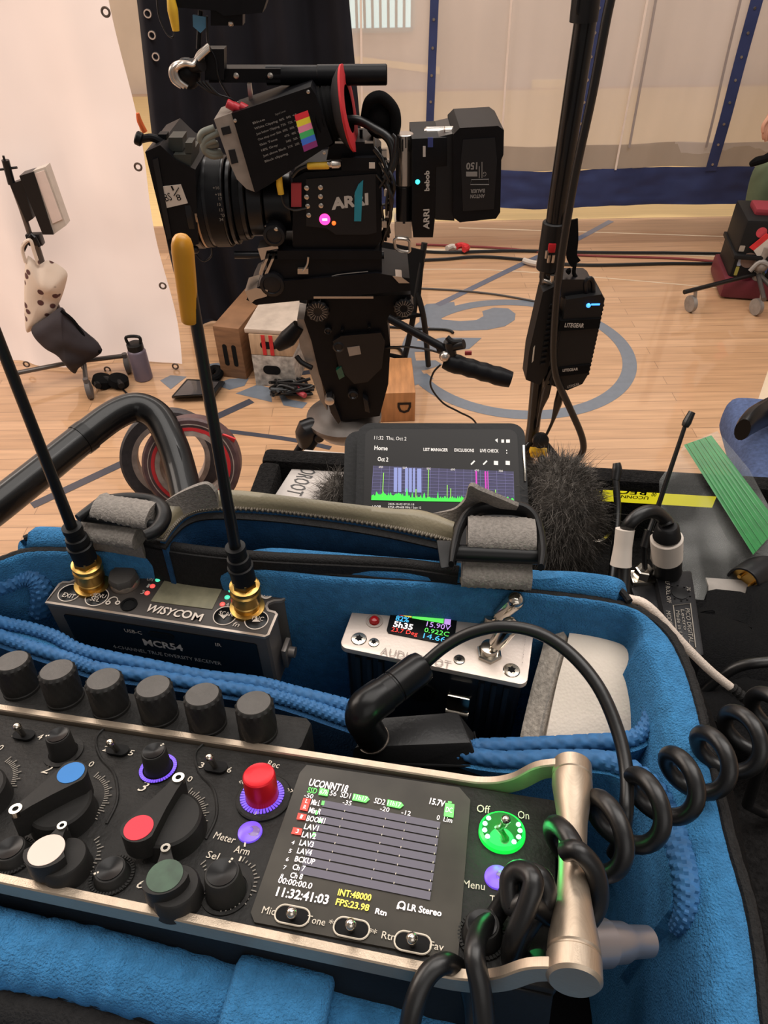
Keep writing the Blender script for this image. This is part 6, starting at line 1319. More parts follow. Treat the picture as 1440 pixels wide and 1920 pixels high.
b = MB(); q = [wf.px(x, y) for x, y in ((650, 102), (824, 124), (824, 138), (650, 114))]; b._add([wf.w(p.x, p.y, .03) for p in q], [[0, 1, 2, 3]]); struct(b.build('trim_3', m_wains, smooth=0))
p0, p1 = wf.px(600, -140), wf.px(772, 54); c0, c1 = wf.w(p0.x, p0.y, 0), wf.w(p1.x, p1.y, 0)
wn = thing('window_1', None, None, V3((lerp(c0.x, c1.x, .5), YW - .04, c1.z))); struct(wn)
b = MB(); wrect(b, 600, -140, 772, 54, .005, .02); b.build('window_pane', mat('bright_window', (200, 236, 240), .3, emit=1.6, ecol=(196, 232, 236)), wn, smooth=0)
b = MB()
for k in range(12): x = lerp(c0.x, c1.x, k / 11); b.box((x, YW - .03, (c0.z + c1.z) / 2), (.022, .02, c0.z - c1.z))
b.box(((c0.x + c1.x) / 2, YW - .03, c1.z), (c1.x - c0.x, .04, .03)); b.build('window_frame', mat('pale_frame', (150, 166, 166), .5), wn, smooth=0)
# ================================================================ GYM DIVIDER CURTAIN
def sheetmat(name, col, tr_, tl, rough=.8):
    m = bpy.data.materials.new(name); m.use_nodes = True; nt = m.node_tree; nt.nodes.clear(); L = nt.links
    o = nt.nodes.new('ShaderNodeOutputMaterial'); d = nt.nodes.new('ShaderNodeBsdfDiffuse'); t = nt.nodes.new('ShaderNodeBsdfTranslucent'); x = nt.nodes.new('ShaderNodeBsdfTransparent')
    nz = nt.nodes.new('ShaderNodeTexNoise'); nz.inputs['Scale'].default_value = 2.5; tc = nt.nodes.new('ShaderNodeTexCoord'); mp = nt.nodes.new('ShaderNodeMapping'); mp.inputs['Scale'].default_value = (3, 3, .4); L.new(tc.outputs['Object'], mp.inputs['Vector']); L.new(mp.outputs['Vector'], nz.inputs['Vector'])
    hs = nt.nodes.new('ShaderNodeHueSaturation'); hs.inputs['Color'].default_value = lin(col) + (1,); mr = nt.nodes.new('ShaderNodeMapRange'); mr.inputs['To Min'].default_value = .86; mr.inputs['To Max'].default_value = 1.12; L.new(nz.outputs['Fac'], mr.inputs['Value']); L.new(mr.outputs['Result'], hs.inputs['Value'])
    L.new(hs.outputs['Color'], d.inputs[0]); L.new(hs.outputs['Color'], t.inputs[0]); x.inputs[0].default_value = (1, .97, .94, 1)
    a = nt.nodes.new('ShaderNodeMixShader'); a.inputs[0].default_value = tl; L.new(d.outputs[0], a.inputs[1]); L.new(t.outputs[0], a.inputs[2])
    c = nt.nodes.new('ShaderNodeMixShader'); c.inputs[0].default_value = tr_; L.new(a.outputs[0], c.inputs[1]); L.new(x.outputs[0], c.inputs[2]); L.new(c.outputs[0], o.inputs[0]); return m
YC = onz(1150, 413, 0).y
kf = Frame(V3((1.2, YC, .1)), V3((1, 0, 0)), V3((0, -1, 0)))
def kp(x, y, h=0.0): p = kf.px(x, y); return kf.w(p.x, p.y, h)
cur = thing('divider_curtain', 'tall translucent gym divider curtain with navy hem and stripes across the court', 'curtain', V3((1.2, YC, .1)))
zt0 = kp(1150, 316).z; zb0 = kp(1150, 386).z; zt2 = 3.6; x0, x1 = kp(600, 100).x - .3, 4.9
wob = lambda x, z: .018 * math.sin(x * 5.1) + .012 * math.sin(x * 13 + z) + .01 * noise.noise(V3((x * 3, z * 3, 0)))
b = MB(); b.grid(lambda u, v: V3((lerp(x0, x1, u), YC + wob(lerp(x0, x1, u), lerp(zt0, zt2, v)), lerp(zt0, zt2, v))), 90, 24); b.build('mesh_panel', sheetmat('white_vinyl_mesh', (210, 202, 200), .3, .4), cur, smooth=3)
b = MB(); b.grid(lambda u, v: V3((lerp(x0, x1, u), YC - .006 + wob(lerp(x0, x1, u), zt0) * 1.1 + .012 * noise.noise(V3((lerp(x0, x1, u) * 9, v * 5, 2))), lerp(zb0, zt0, v) + .004 * math.sin(u * 60))), 140, 12); b.build('hem_band', mat('navy_vinyl', (46, 56, 96), .55, var=.12, vscale=12), cur, smooth=3)
m_navy = mat('navy_vinyl', (46, 56, 96), .55)
b = MB(); b.grid(lambda u, v: V3((lerp(x0, x1, u), YC - .003 + wob(lerp(x0, x1, u), zt0), lerp(zt0, zt0 + .12, v))), 90, 3); b.build('hem_overlap', sheetmat('grey_vinyl_mesh', (168, 158, 150), .2, .4), cur, smooth=3)
def stripe(pa, pb, w, name='stripe', m=None):
    A, B_ = kp(*pa), kp(*pb); d = (B_ - A); n = 30
    P = [A + d * (k / n) * 1.0 for k in range(n + 1)]; P = [V3((p.x, YC - .016 + wob(p.x, p.z), p.z)) for p in P]
    b = MB(); b.strap(P, w, .003, (0, -1, 0), 1); s_ = b.build(name, m or m_navy, cur)
    if name == 'stripe':
        b = MB()
        for k in range(1, n, 3): b.lathe(P[k] + V3((0, -.002, 0)), (0, -1, 0), [(.007, 0), (.006, .003)], 10)
        b.build('grommets', m_sil, s_)
stripe((800, 380), (819, -120), .040); stripe((1073, 318), (1143, -120), .055); stripe((1330, 318), (1447, -120), .058)
m_seam = mat('pale_seam', (222, 204, 190), .6)
for pa, pb in (((936, 316), (962, -60)), ((1152, 316), (1222, -60)), ((680, 330), (676, -60))): stripe(pa, pb, .010, 'seam', m_seam)
m_seamd = mat('grey_seam', (150, 138, 132), .6)
for pa, pb in (((1178, 275), (1238, -60)), ((1322, 275), (1400, -60))): stripe(pa, pb, .012, 'seam', m_seamd)
# ================================================================ WHITE DIFFUSION CLOTH, BLACK DRAPE
m_cloth = bpy.data.materials.new('emissive_white_silk'); m_cloth.use_nodes = True
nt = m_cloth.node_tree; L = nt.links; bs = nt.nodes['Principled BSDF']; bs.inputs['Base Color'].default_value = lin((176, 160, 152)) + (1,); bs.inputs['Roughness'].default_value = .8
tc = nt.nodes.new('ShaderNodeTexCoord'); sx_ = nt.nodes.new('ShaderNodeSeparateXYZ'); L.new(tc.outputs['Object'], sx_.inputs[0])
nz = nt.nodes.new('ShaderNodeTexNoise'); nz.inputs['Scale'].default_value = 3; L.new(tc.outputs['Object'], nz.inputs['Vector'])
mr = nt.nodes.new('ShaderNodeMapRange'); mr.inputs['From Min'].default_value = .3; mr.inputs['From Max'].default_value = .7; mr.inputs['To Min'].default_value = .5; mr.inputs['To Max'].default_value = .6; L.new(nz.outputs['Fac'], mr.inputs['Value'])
bs.inputs['Emission Color'].default_value = lin((250, 222, 206)) + (1,); L.new(mr.outputs['Result'], bs.inputs['Emission Strength'])  # backlight through the cloth is put in as emission
YS = onz(330, 682, 0).y
sf = Frame(V3((-1.2, YS, 0)), V3((1, 0, 0)), V3((0, -1, 0)))
xr = sf.w(*sf.px(346, 694)[:2]).x; xrt = sf.w(*sf.px(212, 0)[:2]).x
def clothfn(u, v):
    z = v * 2.6; edge = lerp(xr, lerp(xr, xrt, 1), min(1, z / 1.27)) + .01 * math.sin(z * 9)
    x = lerp(-3.9, edge, u); f = 1 - v * .75
    return V3((x, YS + f * (.05 * noise.noise(V3((x * 5, z * .9, 4))) + .02 * noise.noise(V3((x * 14, z * 2.5, 7)))) + .02 * math.sin(x * 11) * f, z + .004 + .012 * abs(math.sin(x * 4)) * (1 - v)))
silk = thing('diffusion_cloth', 'glowing white diffusion cloth hanging to the floor at the left', 'cloth', V3((-1.2, YS, 0)))
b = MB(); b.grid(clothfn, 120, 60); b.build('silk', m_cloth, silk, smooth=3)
for x, y in ((333, 676), (207, 682), (57, 672), (310, 526), (265, 305), (206, 18), (342, 690)):
    p = sf.w(*sf.px(x, y)[:2], .045); b = MB(); b.ring(p, (0, -1, 0), .011, .0035, 16, 6); b.build('grommet', mat('dull_brass_ring', (96, 84, 76), .4, metal=.6), silk)
YD = onz(400, 664, 0).y + .28
df = Frame(V3((-.4, YD, 0)), V3((1, 0, 0)), V3((0, -1, 0)))
DL = [df.px(368, 650), df.px(310, 440), df.px(256, 0), df.px(240, -130)]; DR = [df.px(706, 665), df.px(690, 400), df.px(655, 0), df.px(640, -130)]
DL = catmull([V3((p.x, p.y, 0)) for p in DL], 8); DR = catmull([V3((p.x, p.y, 0)) for p in DR], 8)
def drape(u, v):
    i = min(int(v * (len(DL) - 1)), len(DL) - 1); p = lerp(DL[i], DR[i], u)
    return df.w(p.x, max(p.y, .006), .03 * math.sin(u * 21) + .02 * noise.noise(V3((u * 12, v * 1.2, 0))) + .012 * math.sin(u * 47))
dr = thing('black_drape', 'tall black cloth drape hanging behind the cinema camera', 'drape', V3((-.4, YD, 0)))
b = MB(); b.grid(drape, 110, len(DL)); b.build('drape_cloth', mat('black_duvetyne', (24, 24, 30), .95, var=.2, vscale=8, sheen=.15), dr, smooth=3)
for x, y in ((297, 102), (290, 62), (282, 22)): b = MB(); b.ring(df.w(*df.px(x, y)[:2], .04), (0, -1, 0), .011, .0035, 16, 6); b.build('grommet', m_sil, dr)
# ================================================================ FLOOR THINGS, LEFT
def legpt(x, y): return onz(x, y, 0)
m_stand = mat('grey_stand_steel', (96, 90, 86), .4, metal=.7)
ls = thing('rolling_stand', 'rolling steel stand with three castor legs before the white cloth', 'stand', onz(160, 705, 0))
base_ = onz(158, 700, 0); Yl = base_.y
lf = Frame(V3((base_.x, Yl, 0)), V3((1, 0, 0)), V3((0, -1, 0)))
def lw(x, y, h=0.0): return lf.w(*lf.px(x, y, h)[:2], h)
b = MB(); b.tube([lw(158, 690), lw(100, 560), lw(66, 452)], .011, 14, 1); b.tube([lw(66, 470), lw(40, 390), lw(14, 320)], .009, 12, 1); b.build('column', m_stand, ls)
for (sx0, sy0), (ex, ey) in (((158, 688), (172, 738)), ((150, 682), (38, 724)), ((160, 682), (243, 690))):
    e = onz(ex, ey + 8, 0) + UP * .075; b = MB(); b.tube([lw(sx0, sy0 - 6), e], .009, 12, 1); lg = b.build('leg', m_stand, ls)
    b = MB(); b.lathe(e + V3((-.014, 0, -.04)), (1, .3, 0), [(.012, 0), (.036, .004), (.036, .022), (.012, .027)], 22); b.cyl(e + UP * -.035, e + UP * .01, .010); b.build('castor', mat('grey_castor_rubber', (84, 78, 76), .6), lg)
b = MB(); b.box((0, 0, 0), (.05, .03, .04), .004, M=Matrix.Translation(lw(66, 448))); b.build('clamp_head', m_cb2, ls); b = MB(); b.tube([lw(44, 470, .02), lw(60, 440, .02), lw(74, 462, .02)], .006, 8, 3); b.build('clamp_wire', m_cb2, ls); b = MB(); b.cyl(lw(10, 300), lw(22, 345), .012); b.tube([lw(6, 292), lw(14, 318)], .004, 8, 1); b.cyl(lw(0, 318), lw(32, 314), .004); b.build('top_spigot', m_cb2, ls)
lp = thing('panel_light', 'small black panel light with white face tilted on the rolling stand', 'light', Matrix.Translation(lw(80, 445)))
b = MB(lf.M); b.prism([tuple(lf.px(x, y, .02))[:2] for x, y in ((36, 330), (62, 322), (100, 440), (80, 440))], -.03, .02, .004); b.prism([tuple(lf.px(x, y, .02))[:2] for x, y in ((16, 348), (38, 340), (60, 412), (48, 420))], -.02, .01, .003); b.build('housing', m_cb2, lp)
b = MB(lf.M); b.prism([tuple(lf.px(x, y, .02))[:2] for x, y in ((60, 322), (84, 314), (123, 424), (98, 442))], -.03, .014, .004); b.build('panel_frame', m_wtape, lp)
b = MB(lf.M); b.prism([tuple(lf.px(x, y, .02))[:2] for x, y in ((64, 326), (82, 320), (116, 412), (98, 420))], .013, .0165, .001); b.build('diffuser', mat('pale_diffuser', (214, 196, 188), .5), lp)
def soft(name, label, cat, outline, h0, bulge, m, fr, strap=None, sm=None):
    pts = [fr.px(x, y, h0) for x, y in outline]; c = sum(pts, V3()) / len(pts); t = thing(name, label, cat, Matrix.Translation(fr.w(c.x, min(p.y for p in pts), h0)))
    ring = catmull([V3((p.x, p.y, 0)) for p in pts], 4, True); n = len(ring); c2 = V3((c.x, c.y, 0))
    b = MB(fr.M)
    for sg in (1, -1):
        b.grid(lambda u, v: lerp(ring[int(round(u * n)) % n], c2, v) + V3((0, 0, h0 + sg * bulge * math.sqrt(max(0, 1 - (1 - v) ** 2)) * (1 + .5 * noise.noise(lerp(ring[int(round(u * n)) % n], c2, v) * 14)))), n, 9, cu=True)
    b.build('bag_body', m, t, smooth=3)
    if strap: b = MB(); [b.tube([fr.w(*fr.px(x, y, h0)[:2], h0 + .01) for x, y in s_], .006, 8, 6) for s_ in strap]; b.build('strap', sm or m, t)
    return t
m_tote = mat('cream_floral_canvas', (206, 188, 172), .85, bump=(300, .2))
nt = m_tote.node_tree; L = nt.links; tcn = [n for n in nt.nodes if n.type == 'TEX_COORD'][0]
vo = nt.nodes.new('ShaderNodeTexVoronoi'); vo.inputs['Scale'].default_value = 22; L.new(tcn.outputs['Object'], vo.inputs['Vector'])
cr_ = nt.nodes.new('ShaderNodeMapRange'); cr_.inputs['From Min'].default_value = .22; cr_.inputs['From Max'].default_value = .28; L.new(vo.outputs['Distance'], cr_.inputs['Value'])
mxr = nt.nodes.new('ShaderNodeMix'); mxr.data_type = 'RGBA'; mxr.inputs[6].default_value = lin((84, 52, 50)) + (1,); mxr.inputs[7].default_value = lin((206, 188, 172)) + (1,); L.new(cr_.outputs['Result'], mxr.inputs[0]); L.new(mxr.outputs[2], nt.nodes['Principled BSDF'].inputs['Base Color'])
soft('tote_bag', 'cream tote bag with dark floral print hanging on the rolling stand', 'bag', [(48, 486), (72, 496), (92, 488), (124, 508), (124, 530), (112, 566), (96, 592), (60, 620), (47, 610)], .03, .03, m_tote, lf, [[(50, 490), (44, 462), (58, 448), (66, 470), (74, 494)]])
soft('shoulder_bag', 'dark zipped shoulder bag slung low on the rolling stand', 'bag', [(58, 618), (86, 596), (114, 576), (124, 590), (160, 622), (192, 656), (168, 676), (148, 690), (138, 700), (112, 668), (80, 648)], .06, .04, mat('dark_bag_cloth', (44, 38, 42), .8, var=.3, vscale=10), lf, [[(116, 580), (140, 600), (168, 640), (190, 658)]], m_nylon)
# bottle
wb_ = onz(270, 709, 0); bf2 = Frame(wb_, V3((1, 0, 0)), V3((0, -1, 0)))
bo = thing('water_bottle', 'grey violet water bottle with black looped lid standing on the floor', 'bottle', wb_)
hB = (hpos(wb_, 252, 632) - wb_).length
b = MB(); b.lathe(wb_, UP, [(.032, 0), (.035, .004), (.035, hB * .66), (.031, hB * .7), (.026, hB * .72)], 28); b.build('bottle_body', mat('grey_violet_steel', (104, 94, 106), .4, metal=.3), bo)
b = MB(); b.lathe(wb_ + UP * hB * .71, UP, [(.028, 0), (.031, .003), (.031, hB * .13), (.028, hB * .14)], 24); b.tube([wb_ + V3((-.024, 0, hB * .84)), wb_ + V3((-.024, 0, hB)), wb_ + V3((.024, 0, hB)), wb_ + V3((.024, 0, hB * .84))], .006, 8, 5); b.build('lid', m_blackp, bo)
# headphones, laptop, rag
hp = thing('headphones', 'black headphones lying on the floor left of the laptop', 'headphones', onz(205, 722, 0))
b = MB(); b.tube([onz(x, y, .03) for x, y in ((184, 724), (182, 714), (190, 710), (204, 712), (222, 716), (228, 724))], .012, 10, 6); b.build('headband', m_blackp, hp)
for x, y in ((192, 722), (222, 722)): b = MB(); b.lathe(onz(x, y, .004), (.3, 0, 1), [(.03, 0), (.04, .01), (.036, .034), (.02, .04)], 20); b.build('ear_cup', m_nylon, hp)
b = MB(); b.tube([onz(x, y, .005) for x, y in ((228, 728), (236, 736), (244, 744), (238, 752))], .004, 8, 5); b.build('cord', m_cable, hp)
lt = thing('tablet', 'black tablet in a rugged case lying face up on the floor', 'tablet', onz(365, 735, 0))
q = [(322, 748), (404, 744), (424, 716), (352, 712)]
b = MB(); b.hexa([onz(x, y, .004) for x, y in q] + [onz(x, y, .035) for x, y in ((320, 744), (402, 740), (420, 714), (350, 710))], .006); b.build('tablet_case', m_blackp, lt)
b = MB(); b.hexa([onz(x, y, .0345) for x, y in ((326, 742), (394, 738), (410, 716), (352, 713))] + [onz(x, y, .0375) for x, y in ((326, 742), (394, 738), (410, 716), (352, 713))], .001); b.build('tablet_screen', mat('glossy_grey_screen', (66, 62, 62), .08, coat=.5), lt)
b = MB(); b.tube([onz(x, y, .02) for x, y in ((392, 700), (400, 692), (412, 694), (408, 706), (396, 712))], .016, 10, 6); tag(b.build('glove', m_nylon), 'crumpled black work glove on the floor beside the wooden box', 'glove')
# apple boxes
m_ply = mat('worn_plywood', (122, 88, 62), .6, var=.25, vscale=5, stretch=(2, 2, 14), bump=(60, .1))
m_plyl = mat('pale_plywood', (178, 150, 122), .55, var=.2, vscale=6, stretch=(12, 2, 2))
m_ply2 = mat('orange_plywood', (168, 116, 72), .55, var=.2, vscale=5, stretch=(12, 2, 2))
m_spk = mat('paint_speckled_wood', (160, 152, 144), .65, var=.45, vscale=45)
def applebox(label, fl_, fr_, depth, z0, z1, m, slots, top=None, group='apple boxes'):
    A, B_ = onz(*fl_, 0), onz(*fr_, 0); u = (B_ - A); w_ = u.length; u.normalize(); n_ = V3((u.y, -u.x, 0)); fr = Frame(V3((A.x, A.y, z0)), u, n_)
    t = thing('apple_box', label, 'wooden box', Matrix.Translation(lerp(A, B_, .5) - n_ * depth / 2 + UP * z0), group)
    b = MB(fr.M); H = z1 - z0; b.box((w_ / 2, H / 2, -depth / 2), (w_, H, depth), .004); bx = b.build('box_body', m, t)
    for (u0, v0, lu, lv) in slots:
        b = MB(fr.M); b.prism(rrect(lu * w_, lv * H, min(lu * w_, lv * H) * .48, 5, u0 * w_, v0 * H), -.001, .0012); b.build('hand_hole', m_dark, t)
    return t, fr, w_, H
za = (hpos(onz(415, 708, 0), 393, 613) - onz(415, 708, 0)).length
applebox('dark wooden apple box on end with two upright slots before black drape', (416, 706), (463, 712), .42, 0, za, m_ply, [(.33, .46, .17, .42), (.68, .46, .17, .42)])
zs = (hpos(onz(482, 724, 0), 472, 618) - onz(482, 724, 0)).length
applebox('paint speckled wooden apple box at the bottom of its stack', (480, 723), (556, 728), .30, 0, zs * .56, m_spk, [(.45, .55, .42, .28)])
t, fr, w_, H = applebox('wooden apple box with red tape marks, middle of its stack', (480, 723), (556, 728), .30, zs * .565, zs * .92, m_plyl, [(.45, .5, .4, .34)])
b = MB(fr.M)
for u0 in (.34, .52): b.box((w_ * u0, H * .5, .0008), (w_ * .09, H * .96, .0016)); 
b.build('red_tape_mark', m_tredb, t)
applebox('thin whitish plywood pancake board on top of its stack', (474, 722), (562, 728), .33, zs * .925, zs, mat('worn_white_ply', (176, 160, 146), .6, var=.15, vscale=20), [])
zd = (hpos(onz(722, 792, 0), 720, 738) - onz(722, 792, 0)).length
t, fr, w_, H = applebox('orange wooden apple box with stencilled D right of the tripod', (706, 792), (778, 790), .24, 0, zd, m_ply2, [])
b = MB(fr.M); b.text('D', Matrix.Translation((w_ * .70, H * .5, .0012)) @ Matrix.Rotation(-1.57, 4, 'Z'), H * .55, .02); b.build('stencil_letter', mat('black_stencil', (38, 28, 24), .7), t)
# cable heap by the stack
b = MB(); rg = random.Random(12)
for k in range(9):
    P = [onz(lerp(505, 590, rg.random()), lerp(708, 742, rg.random()), .01 + .05 * rg.random()) for _ in range(5)]; b.tube(P, .006, 8, 7)
tag(b.build('cable_heap', m_cable), 'tangled heap of black cable on the floor at the foot of the box stack', 'cables')
b = MB(); b.tube([onz(x, y, .03) for x, y in ((552, 722), (560, 734), (572, 742))], [.014, .012, .010], 10, 4); o = b.build('red_tipped_plug', mat('red_and_white_plug', (150, 50, 60), .5)); tag(o, 'small red and white plug lying beside the cable heap', 'plug')
# folding chair behind the camera
ch_ = thing('folding_chair', 'black folding chair standing behind the cinema camera', 'chair', onz(775, 700, 0))
fA, fB = onz(750, 712, 0), onz(803, 690, 0); yv = V3((0, .36, 0)); tA = hpos(fA, 757, 470)
Xp = lambda x, y, d_: at(x, y, d_)
dA = proj(fA)[2]
for sg, off in ((0, V3((0, 0, 0))), (1, V3((-.36, .16, 0)))):
    b = MB(); b.tube([fA + off + UP * .012, at(770, 620, dA * .96) + off, at(782, 545, dA * .93) + off, at(796, 455, dA * .90) + off], .011, 12, 5); b.build('rear_leg', m_blackp, ch_)
    b = MB(); b.tube([fB + off + UP * .012, at(795, 600, dA * .95) + off, at(782, 548, dA * .93) + off], .011, 12, 4); b.build('front_leg', m_blackp, ch_)
off = V3((-.36, .16, 0)); b = MB()
b.sheet(lambda u, v: lerp(lerp(at(794, 470, dA * .90), at(786, 560, dA * .93), v), lerp(at(794, 470, dA * .90), at(786, 560, dA * .93), v) + off, u) + V3((0, .02 * math.sin(math.pi * u), 0)), 8, 8, .012); b.build('backrest', m_nylon, ch_)
b = MB(); b.sheet(lambda u, v: lerp(lerp(at(790, 588, dA * .94), at(742, 596, dA * .92), v), lerp(at(790, 588, dA * .94), at(742, 596, dA * .92), v) + off, u), 6, 6, .012); b.cyl(lerp(fA, at(770, 620, dA * .96), .45), lerp(fA, at(770, 620, dA * .96), .45) + off, .008); b.build('seat', m_nylon, ch_)
# ================================================================ BATTERY STAND, RIGHT
foot = onz(985, 905, 0); Yp = foot.y; qf = Frame(V3((foot.x, Yp, 0)), V3((1, 0, 0)), V3((0, -1, 0)))
def qw(x, y, h=0.0): return qf.w(*qf.px(x, y, h)[:2], h)
st = thing('light_stand', 'tall black steel lighting stand with clamps running up past the frame top', 'stand', foot)
b = MB(); b.tube([qw(978, 925), qw(1000, 800), qw(1034, 440)], .020, 18, 1); b.build('lower_tube', m_pipe, st)
b = MB(); b.tube([qw(1028, 520), qw(1046, 380), qw(1098, 36)], .0235, 20, 1); b.build('middle_tube', m_pipe, st)
b = MB(); b.tube([qw(1094, 40), qw(1112, -120)], .029, 20, 1); b.tube([qw(1086, -10, .02), qw(1083, 24, .02), qw(1100, 28, .02)], .004, 8, 4); b.build('upper_collar', m_blackp, st)
b = MB(); b.cyl(qw(1026, 505), qw(1040, 415), .029, n=20, bev=.003); col = b.build('tube_collar', m_blackp, st)
b = MB(); b.box((0, 0, 0), (.018, .02, .022), .002, M=Matrix.Translation(qw(1034, 463, .022))); b.build('red_latch', mat('red_latch_plastic', (170, 24, 34), .4), col)
b = MB()
for x, y in ((1030, 478), (1038, 478), (1026, 470)): b.cyl(qw(x, y, .03), qw(x - 2, y + 14, .03), .004, n=10)
b.build('clamp_screws', m_sil, col)
b = MB(); b.tube([qw(1036, 516, .03), qw(1036, 530, .03), qw(1048, 536, .03), qw(1050, 520, .03), qw(1042, 512, .03)], .006, 10, 5); b.cyl(qw(1018, 526, .03), qw(1044, 534, .03), .006); b.build('shackle', m_sil, st)
for e in ((1086, 872), (900, 880), (1010, 960)):
    g = onz(e[0], e[1] + 60, 0) if e[0] < 1000 else onz(e[0] + 40, e[1] + 90, 0)
    b = MB(); b.tube([qw(1008, 815), lerp(qw(1008, 815), g, .5), g + UP * .012], .012, 12, 1); lg = b.build('leg', m_pipe, st)
    if e[0] == 1086: b = MB(); s0 = qw(1008, 815); b.cyl(lerp(s0, g, .38), lerp(s0, g, .6), .0135); b.build('red_tape_band', m_tredb, lg)
b = MB(); b.lathe(qw(1012, 822, .05), (0, -1, .2), [(.014, 0), (.024, .006), (.024, .02), (.012, .026)], 16); b.build('knob', m_blackp, st)
b = MB(); b.box((0, 0, 0), (.05, .02, .022), .006, M=Matrix.Translation(qw(1010, 850, .06))); b.cyl(qw(994, 844, .06), qw(1024, 846, .06), .010); tag(b.build('spring_clip', mat('yellow_clip_plastic', (206, 160, 24), .45)), 'small yellow plastic clip at the foot of the lighting stand', 'clip')
# power supplies hung on the stand
def block(name, label, front, hgt, dep, slope=0):
    pass
m_psu = mat('black_psu_case', (20, 20, 21), .5, bump=(400, .12))
p1 = thing('power_supply', 'long black finned power supply strapped to the lighting stand tube', 'power supply', qw(1010, 715, .03))
b = MB(qf.M); b.prism([tuple(qf.px(x, y, .05))[:2] for x, y in ((1018, 548), (1044, 535), (1038, 640), (1026, 700), (1012, 722), (986, 712), (992, 660))], -.01, .05, .004); bo_ = b.build('supply_case', m_psu, p1)
b = MB(qf.M)
for k in range(12): b.prism([tuple(qf.px(x, y, .05))[:2] for x, y in ((1031 - k * 1.6, 570 + k * 10), (1040 - k * 1.6, 568 + k * 10), (1039 - k * 1.6, 572 + k * 10), (1030 - k * 1.6, 574 + k * 10))], .049, .056)
b.build('fins', m_psu, bo_)
b = MB(qf.M); b.prism([tuple(qf.px(x, y, .05))[:2] for x, y in ((1000, 652), (1003, 648), (1000, 676), (997, 680))], .05, .0515); b.build('pale_sticker', m_print, bo_)
p2 = thing('light_ballast', 'black finned power block with blue indicator light hanging beside the lighting stand', 'power supply', qw(1080, 735, .03))
b = MB(qf.M); b.prism([tuple(qf.px(x, y, .07))[:2] for x, y in ((1062, 562), (1128, 552), (1134, 560), (1122, 620), (1104, 700), (1092, 720), (1064, 732), (1032, 722), (1040, 690), (1052, 620))], -.03, .07, .006); bb = b.build('ballast_case', m_psu, p2)
b = MB(qf.M)
for k in range(17): x = 1131 - k * 1.75; y = 572 + k * 8; b.prism([tuple(qf.px(xx, yy, .07))[:2] for xx, yy in ((x - 4, y), (x + 3, y + 1), (x + 2, y + 4.5), (x - 5, y + 4))], -.03, .066)
b.build('heat_fins', m_psu, bb)
b = MB(qf.M); b.prism([tuple(qf.px(x, y, .07))[:2] for x, y in ((1050, 600), (1126, 596), (1123, 614), (1046, 620))], -.032, .074, .003); b.build('velcro_strap', m_nylon, bb); b = MB(qf.M); b.prism([tuple(qf.px(x, y, .07))[:2] for x, y in ((1042, 690), (1106, 682), (1102, 698), (1038, 706))], -.032, .074, .003); b.build('velcro_strap', m_nylon, bb)
b = MB(qf.M); fit_text(b, qf, 'LITEGEAR', (1059, 610), (1095, 611), 8, h=.0748, bold=.03); fit_text(b, qf, 'LITEGEAR', (1055, 695), (1084, 692), 5, h=.0748, bold=.03); fit_text(b, qf, 'LITEGEAR', (1064, 726), (1086, 720), 5, h=.071); b.build('lettering', m_prt, bb)
b = MB(qf.M); p = qf.px(1103, 572, .07); b.ball((p.x, p.y, .072), .006, seg=10); b.box((p.x + .018, p.y + .002, .071), (.022, .004, .002)); b.build('blue_led', mat('blue_led_glow', (60, 150, 255), .4, emit=2.0, ecol=(70, 150, 255)), bb)
b = MB(qf.M); b.prism([tuple(qf.px(x, y, .05))[:2] for x, y in ((1052, 524), (1104, 524), (1112, 530), (1110, 554), (1060, 562), (1052, 556))], -.02, .05, .004); b.tube([qf.px(x, y, .05) for x, y in ((1100, 556), (1098, 530), (1106, 522), (1112, 530), (1112, 556))], .006, 8, 5); b.build('hanger_bracket', m_cb2, bb)
b = MB(); b.strap([qw(1073, 412, .03), qw(1074, 450, .03), qw(1072, 480, .03), qw(1080, 494, .03)], .026, .006, (0, -1, 0)); b.tube([qw(1078, 495, .03), qw(1076, 512, .03), qw(1082, 522, .03)], .005, 8, 4); b.tube([qw(1070, 505, .03), qw(1064, 508, .03), qw(1068, 512, .03)], .005, 8, 4); o = b.build('hanging_strap', m_nylon); tag(o, 'black hanging strap with dark tail clipped to the lighting stand', 'strap')
b = MB(); b.tube([qw(x, y, .075) for x, y in ((1160, -60), (1140, 20), (1110, 180), (1078, 330), (1056, 460), (1045, 545), (1039, 620), (1038, 670), (1044, 710), (1066, 760), (1088, 810), (1094, 836), (1090, 852), (1078, 868))], .0098, 14, 6); tag(b.build('power_cable', m_cable), 'thick black power cable running down in front of the lighting stand', 'cable')
b = MB()
for P in (((1028, 718), (1022, 742), (1014, 768), (1008, 800)), ((1052, 730), (1046, 756), (1036, 790), (1024, 816)), ((1036, 690), (1024, 720), (1020, 735))):
    b.tube([qw(x, y, .04) for x, y in P], [.011, .012, .005, .004], 10, 5)
tag(b.build('power_lead', m_cable), 'pair of thin black leads under the power blocks on the lighting stand', 'cable')
